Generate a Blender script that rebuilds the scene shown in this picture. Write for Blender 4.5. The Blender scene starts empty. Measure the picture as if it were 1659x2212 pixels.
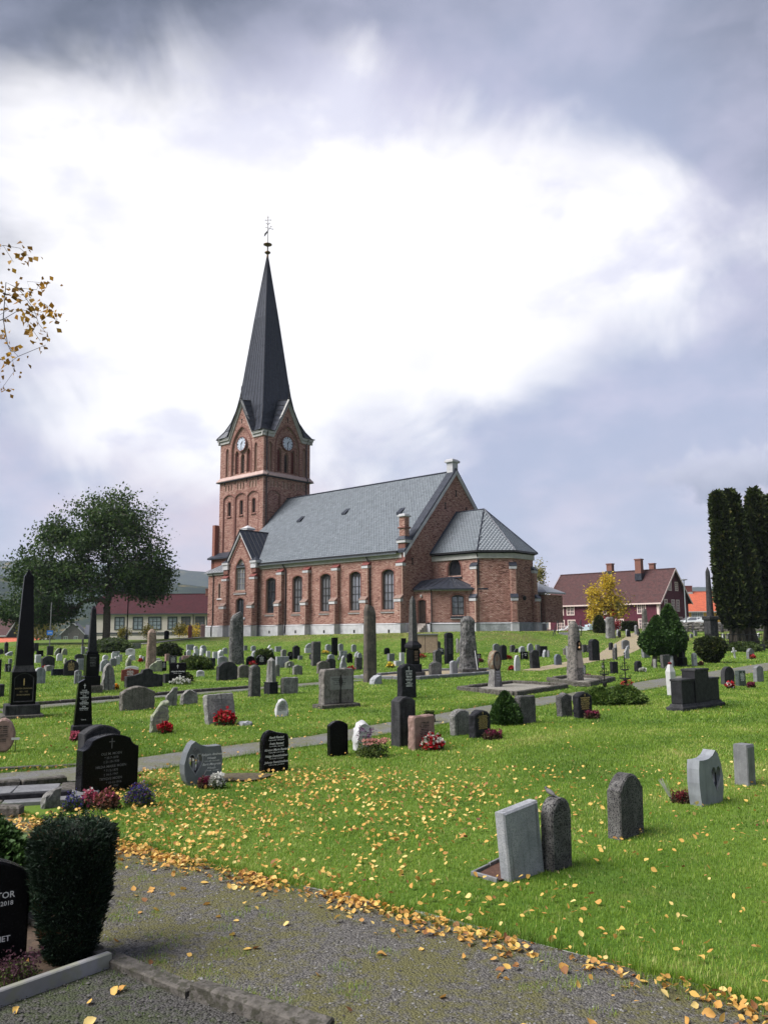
import bpy,bmesh,math,random
import numpy as np
from mathutils import Vector,Matrix,noise as mnoise
from mathutils.geometry import tessellate_polygon
SC = bpy.context.scene
COL = SC.collection
RND = random.Random(7)
NR = np.random.default_rng(11)

# ------------------------------------------------------------------ camera
EYE = 1.85
PITCH = math.atan((1364 - 1106) / 1780.0)
ROLL = 0.0068
cam = bpy.data.cameras.new('camera')
camo = bpy.data.objects.new('camera',cam)
COL.objects.link(camo)
cam.sensor_fit = 'VERTICAL'
cam.sensor_height = 36.0
cam.sensor_width = 27.0
cam.lens = 1780 / 2212 * 36.0
cam.clip_start = 0.05
cam.clip_end = 20000
_r = Vector((1,0,0)); _u = Vector((0,-math.sin(PITCH),math.cos(PITCH))); _f = Vector((0,math.cos(PITCH),math.sin(PITCH)))
_cx = _r * math.cos(ROLL) - _u * math.sin(ROLL); _cy = _r * math.sin(ROLL) + _u * math.cos(ROLL)
_m = Matrix((( _cx.x,_cy.x,-_f.x,0),(_cx.y,_cy.y,-_f.y,0),(_cx.z,_cy.z,-_f.z,EYE),(0,0,0,1)))
camo.matrix_world = _m
SC.camera = camo

# ------------------------------------------------------------------ exposure
SC.view_settings.view_transform = 'Standard'
SC.view_settings.look = 'None'
SC.view_settings.gamma = 1
SC.view_settings.use_curve_mapping = False
SC.view_settings.exposure = 2.3

# ------------------------------------------------------------------ sun (veiled, very soft)
SUN_EL,SUN_AZ = math.radians(50),math.radians(-112)     # azimuth from +Y, clockwise
sun = bpy.data.lights.new('sun','SUN')
sun.energy = 1.5
sun.angle = math.radians(40)
sun.color = (1.0,0.965,0.93)
suno = bpy.data.objects.new('sun',sun)
COL.objects.link(suno)
_sd = Vector((math.sin(SUN_AZ) * math.cos(SUN_EL),math.cos(SUN_AZ) * math.cos(SUN_EL),math.sin(SUN_EL)))
suno.rotation_euler = _sd.to_track_quat('Z','Y').to_euler()

# ------------------------------------------------------------------ sky: Nishita behind a broken overcast
class NT:
    """small node-tree writer"""
    def __init__(s,tree):
        s.t = tree; s.n = tree.nodes; s.l = tree.links
    def new(s,typ,**kw):
        nd = s.n.new(typ)
        for k,v in kw.items(): setattr(nd,k,v)
        return nd
    def put(s,sock,v):
        if isinstance(v,bpy.types.NodeSocket): s.l.new(v,sock)
        elif v is not None: sock.default_value = v
    def math(s,op,a,b=None,c=None,clamp=False):
        nd = s.new('ShaderNodeMath',operation=op,use_clamp=clamp)
        for i,v in enumerate((a,b,c)):
            if v is not None: s.put(nd.inputs[i],v)
        return nd.outputs[0]
    def vmath(s,op,a,b=None):
        nd = s.new('ShaderNodeVectorMath',operation=op)
        s.put(nd.inputs[0],a)
        if b is not None: s.put(nd.inputs[1],b)
        return nd.outputs[0]
    def noise(s,vec,scale,detail=4,rough=0.55,dist=0.0):
        nd = s.new('ShaderNodeTexNoise')
        if vec is not None: s.put(nd.inputs['Vector'],vec)
        nd.inputs['Scale'].default_value = scale; nd.inputs['Detail'].default_value = detail
        nd.inputs['Roughness'].default_value = rough; nd.inputs['Distortion'].default_value = dist
        return nd.outputs['Fac']
    def ss(s,v,a,b,lo=0.0,hi=1.0):
        nd = s.new('ShaderNodeMapRange',interpolation_type='SMOOTHSTEP')
        s.put(nd.inputs[0],v)
        for i,q in enumerate((a,b,lo,hi)): s.put(nd.inputs[i + 1],q)
        return nd.outputs[0]
    def mix(s,f,a,b):
        nd = s.new('ShaderNodeMix',data_type='RGBA')
        s.put(nd.inputs[0],f)
        for i,v in ((6,a),(7,b)):
            if isinstance(v,(tuple,list)) and len(v) == 3: v = (*v,1)
            s.put(nd.inputs[i],v)
        return nd.outputs[2]

world = bpy.data.worlds.new('World')
SC.world = world
world.use_nodes = True
wt = NT(world.node_tree)
wt.n.clear()
SKYK = 0.05
SEED = 6.6
def sky():
    tc = wt.new('ShaderNodeTexCoord')
    d = tc.outputs['Generated']
    sep = wt.new('ShaderNodeSeparateXYZ'); wt.put(sep.inputs[0],d)
    x,y,z = sep.outputs
    zz = wt.math('MAXIMUM',z,-0.02)
    den = wt.math('ADD',zz,0.42)
    comb = wt.new('ShaderNodeCombineXYZ')
    wt.put(comb.inputs[0],wt.math('DIVIDE',x,den)); wt.put(comb.inputs[1],wt.math('DIVIDE',y,den))
    comb.inputs[2].default_value = SEED
    p = comb.outputs[0]
    warp = wt.new('ShaderNodeTexNoise'); wt.put(warp.inputs['Vector'],p)
    warp.inputs['Scale'].default_value = 0.7; warp.inputs['Detail'].default_value = 2
    wv = wt.vmath('SCALE',wt.vmath('SUBTRACT',warp.outputs['Color'],(0.5,0.5,0.5)))
    wv.node.inputs['Scale'].default_value = 0.3
    pw = wt.vmath('ADD',p,wv)
    n1 = wt.noise(pw,1.7,6,0.52)
    n2 = wt.noise(pw,4.2,6,0.55)
    n3 = wt.noise(d,5.0,5,0.55,0.6)
    az = wt.math('ARCTAN2',x,y)
    el = wt.math('ARCSINE',z)
    # the bright break in the clouds, straight ahead above the church
    a = wt.math('DIVIDE',wt.math('ADD',az,0.08),0.41)
    eb = wt.math('ADD',el,wt.math('MULTIPLY',az,-0.02))
    hw = wt.math('MAXIMUM',wt.math('SUBTRACT',0.170,wt.math('MULTIPLY',az,0.15)),0.1)
    e = wt.math('DIVIDE',wt.math('SUBTRACT',eb,0.40),hw)
    rr = wt.math('SQRT',wt.math('ADD',wt.math('MULTIPLY',a,a),wt.math('MULTIPLY',e,e)))
    f = wt.math('SUBTRACT',1.0,rr)
    f = wt.math('ADD',f,wt.math('MULTIPLY',wt.math('SUBTRACT',n1,0.5),1.3))
    f = wt.math('ADD',f,wt.math('MULTIPLY',wt.math('SUBTRACT',n3,0.5),1.5))
    gap = wt.ss(f,-0.42,0.26)
    # cloud grey: lavender low down, slate blue higher up
    a2 = wt.math('DIVIDE',wt.math('SUBTRACT',az,0.13),0.40); e2 = wt.math('DIVIDE',wt.math('SUBTRACT',el,0.34),0.42)
    r2 = wt.math('SQRT',wt.math('ADD',wt.math('MULTIPLY',a2,a2),wt.math('MULTIPLY',e2,e2)))
    hi = wt.math('MULTIPLY',wt.ss(wt.math('ADD',r2,wt.math('MULTIPLY',wt.math('SUBTRACT',n1,0.5),0.9)),0.60,1.35),wt.ss(el,0.2,0.42))
    low = wt.mix(wt.ss(n2,0.36,0.66),(0.46,0.51,0.69),(0.64,0.63,0.80))
    warm = wt.math('MULTIPLY',wt.ss(el,0.28,0.10),wt.ss(az,0.25,-0.2,0.35,1.0))
    low = wt.mix(wt.math('MULTIPLY',warm,wt.ss(n1,0.40,0.58)),low,(0.84,0.69,0.77))
    top = wt.mix(wt.ss(n2,0.35,0.68),(0.13,0.15,0.205),(0.40,0.42,0.55))
    cl = wt.mix(hi,low,top)
    glow = wt.mix(wt.math('MULTIPLY',wt.ss(n2,0.54,0.68),wt.ss(rr,0.25,1.1)),(1.15,1.13,1.15),(0.84,0.84,0.98))
    col = wt.mix(gap,cl,glow)
    # a separate small cumulus low on the right
    ca = wt.math('DIVIDE',wt.math('SUBTRACT',az,0.405),0.085)
    ce = wt.math('DIVIDE',wt.math('SUBTRACT',el,0.172),0.036)
    cr = wt.math('SQRT',wt.math('ADD',wt.math('MULTIPLY',ca,ca),wt.math('MULTIPLY',ce,ce)))
    cn = wt.noise(d,24,5,0.6)
    cf = wt.ss(wt.math('ADD',wt.math('SUBTRACT',1.0,cr),wt.math('MULTIPLY',wt.math('SUBTRACT',cn,0.5),2.2)),-0.05,0.40)
    cshade = wt.mix(wt.ss(wt.math('ADD',ce,wt.math('MULTIPLY',cn,1.2)),-0.5,1.4),(0.24,0.27,0.39),(0.66,0.67,0.80))
    col = wt.mix(wt.math('MULTIPLY',cf,0.85),col,cshade)
    # below the horizon: dull
    col = wt.mix(wt.ss(z,-0.01,-0.05),col,(0.25,0.27,0.28))
    k = 1.0 / (SKYK * 2 ** SC.view_settings.exposure)
    mul = wt.vmath('SCALE',col); mul.node.inputs['Scale'].default_value = k
    ns = wt.new('ShaderNodeTexSky',sky_type='NISHITA')
    ns.sun_disc = False; ns.sun_elevation = SUN_EL; ns.sun_rotation = SUN_AZ
    fin = wt.mix(0.94,ns.outputs[0],mul)
    bg = wt.new('ShaderNodeBackground'); bg.inputs['Strength'].default_value = SKYK
    wt.put(bg.inputs['Color'],fin)
    out = wt.new('ShaderNodeOutputWorld'); wt.l.new(bg.outputs[0],out.inputs[0])
sky()
SC.render.engine = 'CYCLES'
# ------------------------------------------------------------------ helpers
def tag(o,label=None,cat=None,group=None,kind=None):
    if label: o['label'] = label
    if cat: o['category'] = cat
    if group: o['group'] = group
    if kind: o['kind'] = kind
    return o
def empty(name,loc=(0,0,0),rz=0.0,label=None,cat=None,group=None,rx=0.0,ry=0.0):
    o = bpy.data.objects.new(name,None); COL.objects.link(o)
    o.location = loc; o.rotation_euler = (rx,ry,rz); o.empty_display_size = 0.2
    return tag(o,label,cat,group)
def link(name,me,mat=None,parent=None,loc=(0,0,0),rot=(0,0,0)):
    o = bpy.data.objects.new(name,me); COL.objects.link(o)
    if mat is not None and len(me.materials) == 0: me.materials.append(mat)
    if parent is not None: o.parent = parent
    o.location = loc; o.rotation_euler = rot
    return o
def npmesh(name,V,F,tone=None,smooth=False):
    """V (n,3), F (m,k) constant k; tone per face -> attribute 'tone'"""
    V = np.asarray(V,np.float32); F = np.asarray(F,np.int32)
    me = bpy.data.meshes.new(name)
    m,k = F.shape
    me.vertices.add(len(V)); me.vertices.foreach_set('co',V.ravel())
    me.loops.add(m * k); me.loops.foreach_set('vertex_index',F.ravel())
    me.polygons.add(m)
    me.polygons.foreach_set('loop_start',np.arange(0,m * k,k,dtype=np.int32))
    if smooth: me.polygons.foreach_set('use_smooth',np.ones(m,bool))
    if tone is not None:
        at = me.attributes.new('tone','FLOAT','FACE'); at.data.foreach_set('value',np.asarray(tone,np.float32))
    me.update(calc_edges=True)
    return me
class MB:
    """collects polygons, builds ONE mesh object"""
    def __init__(s): s.v = []; s.f = []
    def add(s,vs,fs):
        b = len(s.v); s.v += [tuple(q) for q in vs]; s.f += [tuple(i + b for i in q) for q in fs]
        return s
    def box(s,x0,x1,y0,y1,z0,z1):
        return s.add([(x0,y0,z0),(x1,y0,z0),(x1,y1,z0),(x0,y1,z0),(x0,y0,z1),(x1,y0,z1),(x1,y1,z1),(x0,y1,z1)],
                     [(0,3,2,1),(4,5,6,7),(0,1,5,4),(1,2,6,5),(2,3,7,6),(3,0,4,7)])
    def bevbox(s,x0,x1,y0,y1,z0,z1,c=0.02):
        return s.loft([[(x0 + a,y0 + a),(x1 - a,y0 + a),(x1 - a,y1 - a),(x0 + a,y1 - a)] for a in (c,0,0,c)],[z0,z0 + c,z1 - c,z1])
    def loft(s,rings,zs,cap=True):
        n = len(rings[0]); vs = []; fs = []
        for r,z in zip(rings,zs):
            for i,p in enumerate(r): vs.append((p[0],p[1],z if not hasattr(z,'__len__') else z[i]))
        for k in range(len(rings) - 1):
            for i in range(n):
                j = (i + 1) % n
                fs.append((k * n + i,k * n + j,(k + 1) * n + j,(k + 1) * n + i))
        if cap:
            fs.append(tuple(range(n - 1,-1,-1))); fs.append(tuple((len(rings) - 1) * n + i for i in range(n)))
        return s.add(vs,fs)
    def lathe(s,prof,n=16,cx=0,cy=0):
        rings = [[(cx + r * math.cos(2 * math.pi * i / n),cy + r * math.sin(2 * math.pi * i / n)) for i in range(n)] for r,z in prof]
        return s.loft(rings,[z for r,z in prof])
    def tube(s,pts,rad,n=6,cap=True):
        pts = [Vector(p) for p in pts]
        if not hasattr(rad,'__len__'): rad = [rad] * len(pts)
        vs = []; fs = []
        up = Vector((0,0,1))
        for i,p in enumerate(pts):
            t = (pts[min(i + 1,len(pts) - 1)] - pts[max(i - 1,0)])
            if t.length < 1e-9: t = Vector((0,0,1))
            t.normalize()
            a = t.cross(up if abs(t.z) < 0.95 else Vector((1,0,0))).normalized(); b = t.cross(a)
            for k in range(n):
                an = 2 * math.pi * k / n
                vs.append(p + (a * math.cos(an) + b * math.sin(an)) * rad[i])
        for i in range(len(pts) - 1):
            for k in range(n):
                j = (k + 1) % n
                fs.append((i * n + k,i * n + j,(i + 1) * n + j,(i + 1) * n + k))
        if cap:
            fs.append(tuple(range(n - 1,-1,-1))); fs.append(tuple((len(pts) - 1) * n + k for k in range(n)))
        return s.add(vs,fs)
    def build(s,name,mat,parent=None,loc=(0,0,0),rot=(0,0,0),smooth=False):
        me = bpy.data.meshes.new(name); me.from_pydata(s.v,[],s.f)
        if smooth:
            for p in me.polygons: p.use_smooth = True
        me.update()
        return link(name,me,mat,parent,loc,rot)
def share(name,me,parent,loc=(0,0,0),rot=(0,0,0),mat=None): return link(name,me,mat,parent,loc,rot)
def copy_tree(o,parent=None):
    c = o.copy(); COL.objects.link(c)
    if parent is not None: c.parent = parent
    for ch in list(o.children): copy_tree(ch,c)
    return c
def sst(a,b,x):
    t = min(1,max(0,(x - a) / (b - a))); return t * t * (3 - 2 * t)

# ------------------------------------------------------------------ materials
def srgb(r,g,b):
    f = lambda c: c / 12.92 if c <= 0.04045 else ((c + 0.055) / 1.055) ** 2.4
    return (f(r / 255),f(g / 255),f(b / 255))
MATS = {}
def newmat(name):
    m = bpy.data.materials.new(name); m.use_nodes = True
    t = NT(m.node_tree); t.n.clear()
    out = t.new('ShaderNodeOutputMaterial'); bs = t.new('ShaderNodeBsdfPrincipled')
    t.l.new(bs.outputs[0],out.inputs[0])
    MATS[name] = m
    return m,t,bs,out
def coords(t,jitter=True):
    tc = t.new('ShaderNodeTexCoord')
    if not jitter: return tc.outputs['Object']
    oi = t.new('ShaderNodeObjectInfo')
    k = t.math('MULTIPLY',oi.outputs['Random'],37.0)
    cb = t.new('ShaderNodeCombineXYZ')
    for i in range(3): t.put(cb.inputs[i],k)
    return t.vmath('ADD',tc.outputs['Object'],cb.outputs[0])
def bump(t,bs,h,strength,dist):
    b = t.new('ShaderNodeBump'); b.inputs['Strength'].default_value = strength; b.inputs['Distance'].default_value = dist
    t.put(b.inputs['Height'],h); t.put(bs.inputs['Normal'],b.outputs[0])
def M(name,c1,c2=None,scale=8.0,rough=0.7,bmp=0.0,bscale=None,spec=0.4,c3=None,s3=60.0,lo=0.35,hi=0.65,f3=0.5,metal=0.0,world=False,streak=0.0,bdist=0.01):
    """two-tone noise material with optional fine speckle c3, bump and downward dirt streaks"""
    if name in MATS: return MATS[name]
    m,t,bs,out = newmat(name)
    if world:
        g = t.new('ShaderNodeNewGeometry'); p = g.outputs['Position']
    else: p = coords(t)
    c2 = c2 or tuple(q * 0.8 for q in c1)
    col = t.mix(t.ss(t.noise(p,scale,5,0.6),lo,hi),c1,c2)
    if c3: col = t.mix(t.math('MULTIPLY',t.ss(t.noise(p,s3,2,0.6),0.50,0.60),f3),col,c3)
    if streak:
        mp = t.new('ShaderNodeMapping'); t.put(mp.inputs[0],p); mp.inputs['Scale'].default_value = (14,14,0.9)
        sn = t.ss(t.noise(mp.outputs[0],1.0,4,0.65),0.48,0.68)
        col = t.mix(t.math('MULTIPLY',sn,streak),col,tuple(q * 0.22 for q in c1))
    t.put(bs.inputs['Base Color'],col)
    rn = t.ss(t.noise(p,scale * 2.3,3,0.6),0.3,0.7,max(0.02,rough - 0.1),min(1,rough + 0.1))
    t.put(bs.inputs['Roughness'],rn)
    bs.inputs['Specular IOR Level'].default_value = spec
    bs.inputs['Metallic'].default_value = metal
    if bmp: bump(t,bs,t.noise(p,bscale or scale * 4,4,0.65),bmp,bdist)
    return m
def M_tone(name,ramp,rough=0.8,spec=0.2,transl=0.0,nscale=0.0,ncol=None,nlo=.4,nhi=.65,bmp=0.0,bscale=40):
    """colour driven by the per-face attribute 'tone' (0..1)"""
    if name in MATS: return MATS[name]
    m,t,bs,out = newmat(name)
    at = t.new('ShaderNodeAttribute',attribute_name='tone')
    cr = t.new('ShaderNodeValToRGB'); t.put(cr.inputs[0],at.outputs['Fac'])
    while len(cr.color_ramp.elements) < len(ramp): cr.color_ramp.elements.new(0.5)
    for e,(pos,c) in zip(cr.color_ramp.elements,ramp): e.position = pos; e.color = (*c,1)
    col = cr.outputs[0]
    if nscale:
        g = t.new('ShaderNodeNewGeometry')
        col = t.mix(t.ss(t.noise(g.outputs['Position'],nscale,4,0.6),nlo,nhi),col,ncol)
    if bmp:
        g = t.new('ShaderNodeNewGeometry'); bump(t,bs,t.noise(g.outputs['Position'],bscale,3,.6),bmp,.01)
    t.put(bs.inputs['Base Color'],col); bs.inputs['Roughness'].default_value = rough
    bs.inputs['Specular IOR Level'].default_value = spec
    if transl:
        tr = t.new('ShaderNodeBsdfTranslucent'); t.put(tr.inputs[0],col)
        mx = t.new('ShaderNodeMixShader'); mx.inputs[0].default_value = transl
        t.l.new(bs.outputs[0],mx.inputs[1]); t.l.new(tr.outputs[0],mx.inputs[2]); t.l.new(mx.outputs[0],out.inputs[0])
    return m
# stones
G = {}
G['black'] = M('polished_black_granite',(.003,.003,.004),(.005,.005,.006),30,.22,spec=.09,c3=(.012,.012,.014),s3=180,f3=.25)
G['dark'] = M('dark_granite',(.015,.015,.017),(.042,.042,.045),5,.65,.35,60,spec=.1,c3=(.14,.14,.14),s3=140,f3=.3,streak=.5)
G['blackrough'] = M('rough_black_granite',(.008,.008,.010),(.022,.022,.026),12,.55,.5,70,spec=.1,c3=(.05,.05,.054),s3=120,f3=.35)
G['speck'] = M('speckled_granite',(.075,.072,.07),(.14,.136,.13),9,.8,.4,70,spec=.15,c3=(.015,.015,.018),s3=80,f3=.95,streak=.25)
G['grey'] = M('grey_granite',(.13,.133,.14),(.19,.193,.20),8,.6,.15,60,c3=(.10,.10,.11),s3=140,f3=.5,streak=.25)
G['greyst'] = M('weathered_grey_stone',(.15,.146,.137),(.25,.243,.23),6,.85,.5,35,c3=(.07,.07,.07),s3=30,f3=.6,streak=.8)
G['brgrey'] = M('weathered_brown_stone',(.105,.095,.083),(.18,.165,.145),7,.9,.5,35,c3=(.05,.045,.04),s3=40,f3=.7,streak=.5)
G['lgrey'] = M('pale_grey_granite',(.23,.24,.26),(.33,.335,.355),6,.7,.2,60,c3=(.14,.145,.155),s3=110,f3=.6,streak=.55)
G['white'] = M('white_marble',(.38,.38,.39),(.47,.47,.48),5,.5,.1,40,c3=(.32,.32,.32),s3=20,f3=.3)
G['red'] = M('red_granite',(.14,.03,.022),(.20,.05,.035),20,.3,c3=(.05,.015,.012),s3=130,f3=.6)
G['pink'] = M('pink_granite',(.22,.13,.12),(.28,.175,.155),12,.6,.1,60,c3=(.15,.10,.09),s3=130,f3=.5)
G['brown'] = M('brown_pink_granite',(.20,.125,.105),(.27,.175,.15),14,.6,.3,60,c3=(.12,.08,.07),s3=110,f3=.5)
G['lichen'] = M('lichen_stone',(.17,.17,.155),(.32,.35,.22),7,.9,.5,35,c3=(.09,.09,.085),s3=28,f3=.6,streak=.5)
G['green'] = M('green_grey_granite',(.03,.04,.037),(.06,.075,.068),12,.35,spec=.2,c3=(.16,.18,.17),s3=120,f3=.4)
G['navy'] = M('blue_black_granite',(.010,.012,.02),(.018,.021,.034),14,.3,spec=.2,c3=(.06,.07,.09),s3=130,f3=.4)
G['slate'] = M('blue_grey_stone',(.09,.105,.13),(.13,.15,.18),8,.55,.1,60)
G['conc'] = M('old_concrete',(.115,.104,.092),(.055,.05,.042),14,.95,.9,40,c3=(.035,.034,.022),s3=22,f3=.85)
G['marble'] = M('grey_marble',(.30,.30,.31),(.21,.21,.205),4,.5,.1,30,c3=(.22,.23,.13),s3=7,f3=.4)
INK = {'w': M('white_paint_lettering',(.75,.75,.75),rough=.5),'g': M('gold_lettering',(.55,.40,.16),rough=.35,metal=.4),
       'k': M('black_lettering',(.02,.015,.015),rough=.6),'d': M('grey_lettering',(.13,.13,.13),rough=.7),'p': M('pale_engraving',(.42,.42,.43),rough=.7)}
G['iron'] = M('black_iron',(.006,.007,.007),(.012,.012,.012),20,.5,spec=.25)
G['wood'] = M('weathered_wood',(.40,.29,.20),(.30,.21,.15),10,.8,.2,40)
G['brass'] = M('dark_bronze',(.10,.06,.03),(.16,.10,.05),20,.4,metal=.7)
G['wpaint'] = M('white_paint',(.45,.45,.45),(.38,.38,.38),6,.5)
G['soil'] = M('dark_soil',(.05,.035,.024),(.09,.06,.04),20,.95,.8,50)
G['glassdark'] = M('dark_window_glass',(.012,.014,.018),(.02,.024,.03),3,.06,spec=1.0)
# ------------------------------------------------------------------ terrain
TH = math.radians(48.4)
CA = np.array([-math.sin(TH),math.cos(TH)]); CB = np.array([math.cos(TH),math.sin(TH)]); C0 = np.array([1.9406,76.0])
def ssn(a,b,x):
    t = np.clip((x - a) / (b - a),0,1); return t * t * (3 - 2 * t)
def terrain(x,y):
    x = np.asarray(x,float); y = np.asarray(y,float)
    r = x / np.maximum(y,1.0)
    h = .30 * ssn(25,65,y)
    wr = ssn(.17,.30,r); h = h + wr * (1.1 * ssn(52,80,y) + .6 * ssn(80,112,y))
    wl = ssn(-.16,-.24,r) * ssn(-.5,-.4,r); h = h + wl * .6 * ssn(68,90,y)
    u = (x - C0[0]) * CA[0] + (y - C0[1]) * CA[1]; v = (x - C0[0]) * CB[0] + (y - C0[1]) * CB[1]
    dx = np.maximum(np.maximum(-8.2 - u,u - 31),0); dy = np.maximum(np.maximum(-.8 - v,v - 16.8),0)
    w = 1 - ssn(1.2,10.5,np.hypot(dx,dy))
    h = h + (1.66 - .0115 * u - h) * w
    far = ssn(140,420,np.hypot(x,y))
    return h * (1 - far) - 5.0 * far
def tz(x,y): return float(terrain(x,y))

# centre lines of the paths: (x, y, half width)
P1_UP = [(-6.2,11.2),(-4.15,9.23),(-3.61,8.74),(-3.26,8.39),(-2.32,7.65),(-1.54,7.05),(-.65,6.38),(.03,5.87),(.64,5.41),(1.13,5.0),(1.53,4.68),(1.88,4.39),(3.2,3.3),(5.5,1.4)]
P1_LO = [(-4.6,7.6),(-2.56,5.78),(-1.75,5.13),(-1.24,4.74),(-.74,4.41),(-.43,4.23),(.6,3.5),(2.2,2.3),(4.2,.4)]
P2 = [(-9.0,8.3,.62),(-4.91,10.86,.6),(-4.02,11.3,.55),(-3.16,12.5,.55),(-2.11,13.7,.5),(-1.03,14.75,.5),(-.26,15.85,.5),(1.08,17.8,.55),(2.44,19.9,.55),(3.91,21.85,.6),(7.36,26.22,.7),(10.49,30.5,.75),(15.75,36.7,.9),(18.03,39.5,.95),(26,49,1.0)]
P3 = [(-14,15.5,.4),(-9.11,20.94,.45),(-8.28,22.3,.45),(-7.42,23.6,.45),(-5.39,26.22,.5),(-2.37,30.0,.55),(-.77,32.2,.5)]
P4 = [(6.5,37.5,.5),(8.28,40.71,.6),(13.17,50.5,.8),(18.47,63.5,1.3),(20.89,68.4,1.5),(25,78,1.6)]
P5 = [(-27.5,76,.5),(-25.02,81.05,.55),(-23.55,84.98,.55),(-20.59,89.45,.55),(-19,93,.6)]
def resample(pts,step):
    P = np.array(pts,float); s = np.r_[0,np.cumsum(np.hypot(*np.diff(P[:,:2],axis=0).T))]
    q = np.arange(0,s[-1],step); return np.stack([np.interp(q,s,P[:,k]) for k in range(P.shape[1])],1)
def dist_poly(x,y,pts):
    """distance to polyline and interpolated 3rd column"""
    P = np.array(pts,float); best = np.full(np.shape(x),1e9); wv = np.zeros(np.shape(x))
    for a,b in zip(P[:-1],P[1:]):
        dx,dy = b[0] - a[0],b[1] - a[1]; L = dx * dx + dy * dy
        t = np.clip(((x - a[0]) * dx + (y - a[1]) * dy) / L,0,1)
        d = np.hypot(x - a[0] - t * dx,y - a[1] - t * dy); k = d < best
        best = np.where(k,d,best); wv = np.where(k,a[2] + t * (b[2] - a[2]) if len(a) > 2 else 0,wv)
    return best,wv
def yline(pts,x):
    P = np.array(pts); return np.interp(x,P[:,0],P[:,1])
def on_path1(x,y,m=0.0): return (y < yline(P1_UP,x) - m) & (y > yline(P1_LO,x) + m)
def on_paths(x,y,m=0.0):
    r = on_path1(x,y,m)
    for P in (P2,P3,P4,P5):
        d,w = dist_poly(x,y,P); r |= d < w - m
    return r

def ground_mat():
    m,t,bs,out = newmat('lawn_soil_and_moss')
    g = t.new('ShaderNodeNewGeometry'); p = g.outputs['Position']
    n1 = t.noise(p,.35,4,.6); n2 = t.noise(p,3.0,5,.65); n3 = t.noise(p,40,3,.6)
    col = t.mix(t.ss(n1,.38,.62),(.060,.118,.014),(.098,.162,.024))
    col = t.mix(t.math('MULTIPLY',t.ss(n2,.5,.72),.6),col,(.15,.175,.045))
    col = t.mix(t.math('MULTIPLY',t.ss(n3,.5,.7),.55),col,(.035,.065,.012))
    # dry, browner turf on the bank round the church
    sep = t.new('ShaderNodeSeparateXYZ'); t.put(sep.inputs[0],p)
    hz = t.math('MULTIPLY',t.ss(sep.outputs[2],.5,1.3),t.ss(t.noise(p,.22,4,.65),.44,.60))
    col = t.mix(t.math('MULTIPLY',hz,.75),col,(.125,.115,.045))
    # far fields
    dist = t.new('ShaderNodeVectorMath',operation='LENGTH'); t.put(dist.inputs[0],p)
    col = t.mix(t.ss(dist.outputs['Value'],150,260),col,t.mix(t.ss(t.noise(p,.006,2),.45,.55),(.10,.17,.045),(.19,.21,.075)))
    t.put(bs.inputs['Base Color'],col); bs.inputs['Roughness'].default_value = .9; bs.inputs['Specular IOR Level'].default_value = .1
    bump(t,bs,t.math('ADD',n3,t.noise(p,14,3,.6)),.5,.03)
    return m
def gravel_mat(name,c1,c2,moss,mossamt):
    m,t,bs,out = newmat(name)
    g = t.new('ShaderNodeNewGeometry'); p = g.outputs['Position']
    vo = t.new('ShaderNodeTexVoronoi'); t.put(vo.inputs['Vector'],p); vo.inputs['Scale'].default_value = 75
    sep = t.new('ShaderNodeSeparateColor'); t.put(sep.inputs[0],vo.outputs['Color'])
    col = t.mix(sep.outputs[0],c1,c2)
    col = t.mix(t.ss(t.noise(p,120,2),.5,.7),col,tuple(q * 1.5 for q in c2))
    mn = t.math('ADD',t.math('MULTIPLY',t.noise(p,1.6,5,.7),.6),t.math('MULTIPLY',t.noise(p,14,4,.65),.4))
    col = t.mix(t.math('MULTIPLY',t.ss(mn,.43,.57),mossamt),col,moss)
    t.put(bs.inputs['Base Color'],col); bs.inputs['Roughness'].default_value = .9; bs.inputs['Specular IOR Level'].default_value = .2
    h = t.math('SUBTRACT',t.math('MULTIPLY',t.noise(p,30,4,.6),.8),vo.outputs['Distance'])
    bump(t,bs,h,.9,.012)
    return m
GROUNDM = ground_mat()
GRAVEL = gravel_mat('grey_gravel_with_moss',(.047,.044,.041),(.12,.114,.107),(.105,.10,.035),.85)
GRAVEL2 = gravel_mat('trodden_gravel',(.10,.10,.10),(.17,.168,.165),(.12,.125,.04),.6)
SAND = gravel_mat('sandy_path_surface',(.22,.175,.125),(.29,.235,.175),(.25,.25,.10),.4)
PEBBLE = gravel_mat('pale_pebble_bed',(.15,.14,.125),(.28,.265,.245),(.2,.2,.1),.3)
LIGHTP = gravel_mat('pale_paving_surface',(.25,.245,.235),(.32,.315,.30),(.2,.2,.1),.2)

def uneven(x,y):
    k = (np.hypot(x,y) < 120) & (y > 8) & ~on_paths(x,y,-1.0)
    n = np.array([mnoise.noise((a * .28,b * .28,0)) * .045 if q else 0.0 for a,b,q in zip(x,y,k)])
    return np.minimum(n,.03)
def make_ground():
    # graded grid: fine near, coarse far, reaching the horizon
    ys = np.r_[-90,-50,-25,-12,np.arange(-6,60,.75),np.arange(60,130,1.4),np.geomspace(130,3050,30)]
    th = np.linspace(-1,1,150)
    V = []; 
    for y in ys:
        half = 26 + abs(y) * 1.15
        xs = th * half
        V.append(np.stack([xs,np.full_like(xs,y),terrain(xs,np.full_like(xs,y))],1))
    V = np.concatenate(V); n = len(th)
    V[:,2] += uneven(V[:,0],V[:,1])     # gentle unevenness of the turf
    i = np.arange(len(ys) - 1)[:,None] * n + np.arange(n - 1)[None]
    F = np.stack([i,i + 1,i + n + 1,i + n],-1).reshape(-1,4)
    o = link('ground',npmesh('ground',V,F,smooth=True),GROUNDM); tag(o,kind='structure')
    return o
ground = make_ground()
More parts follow.
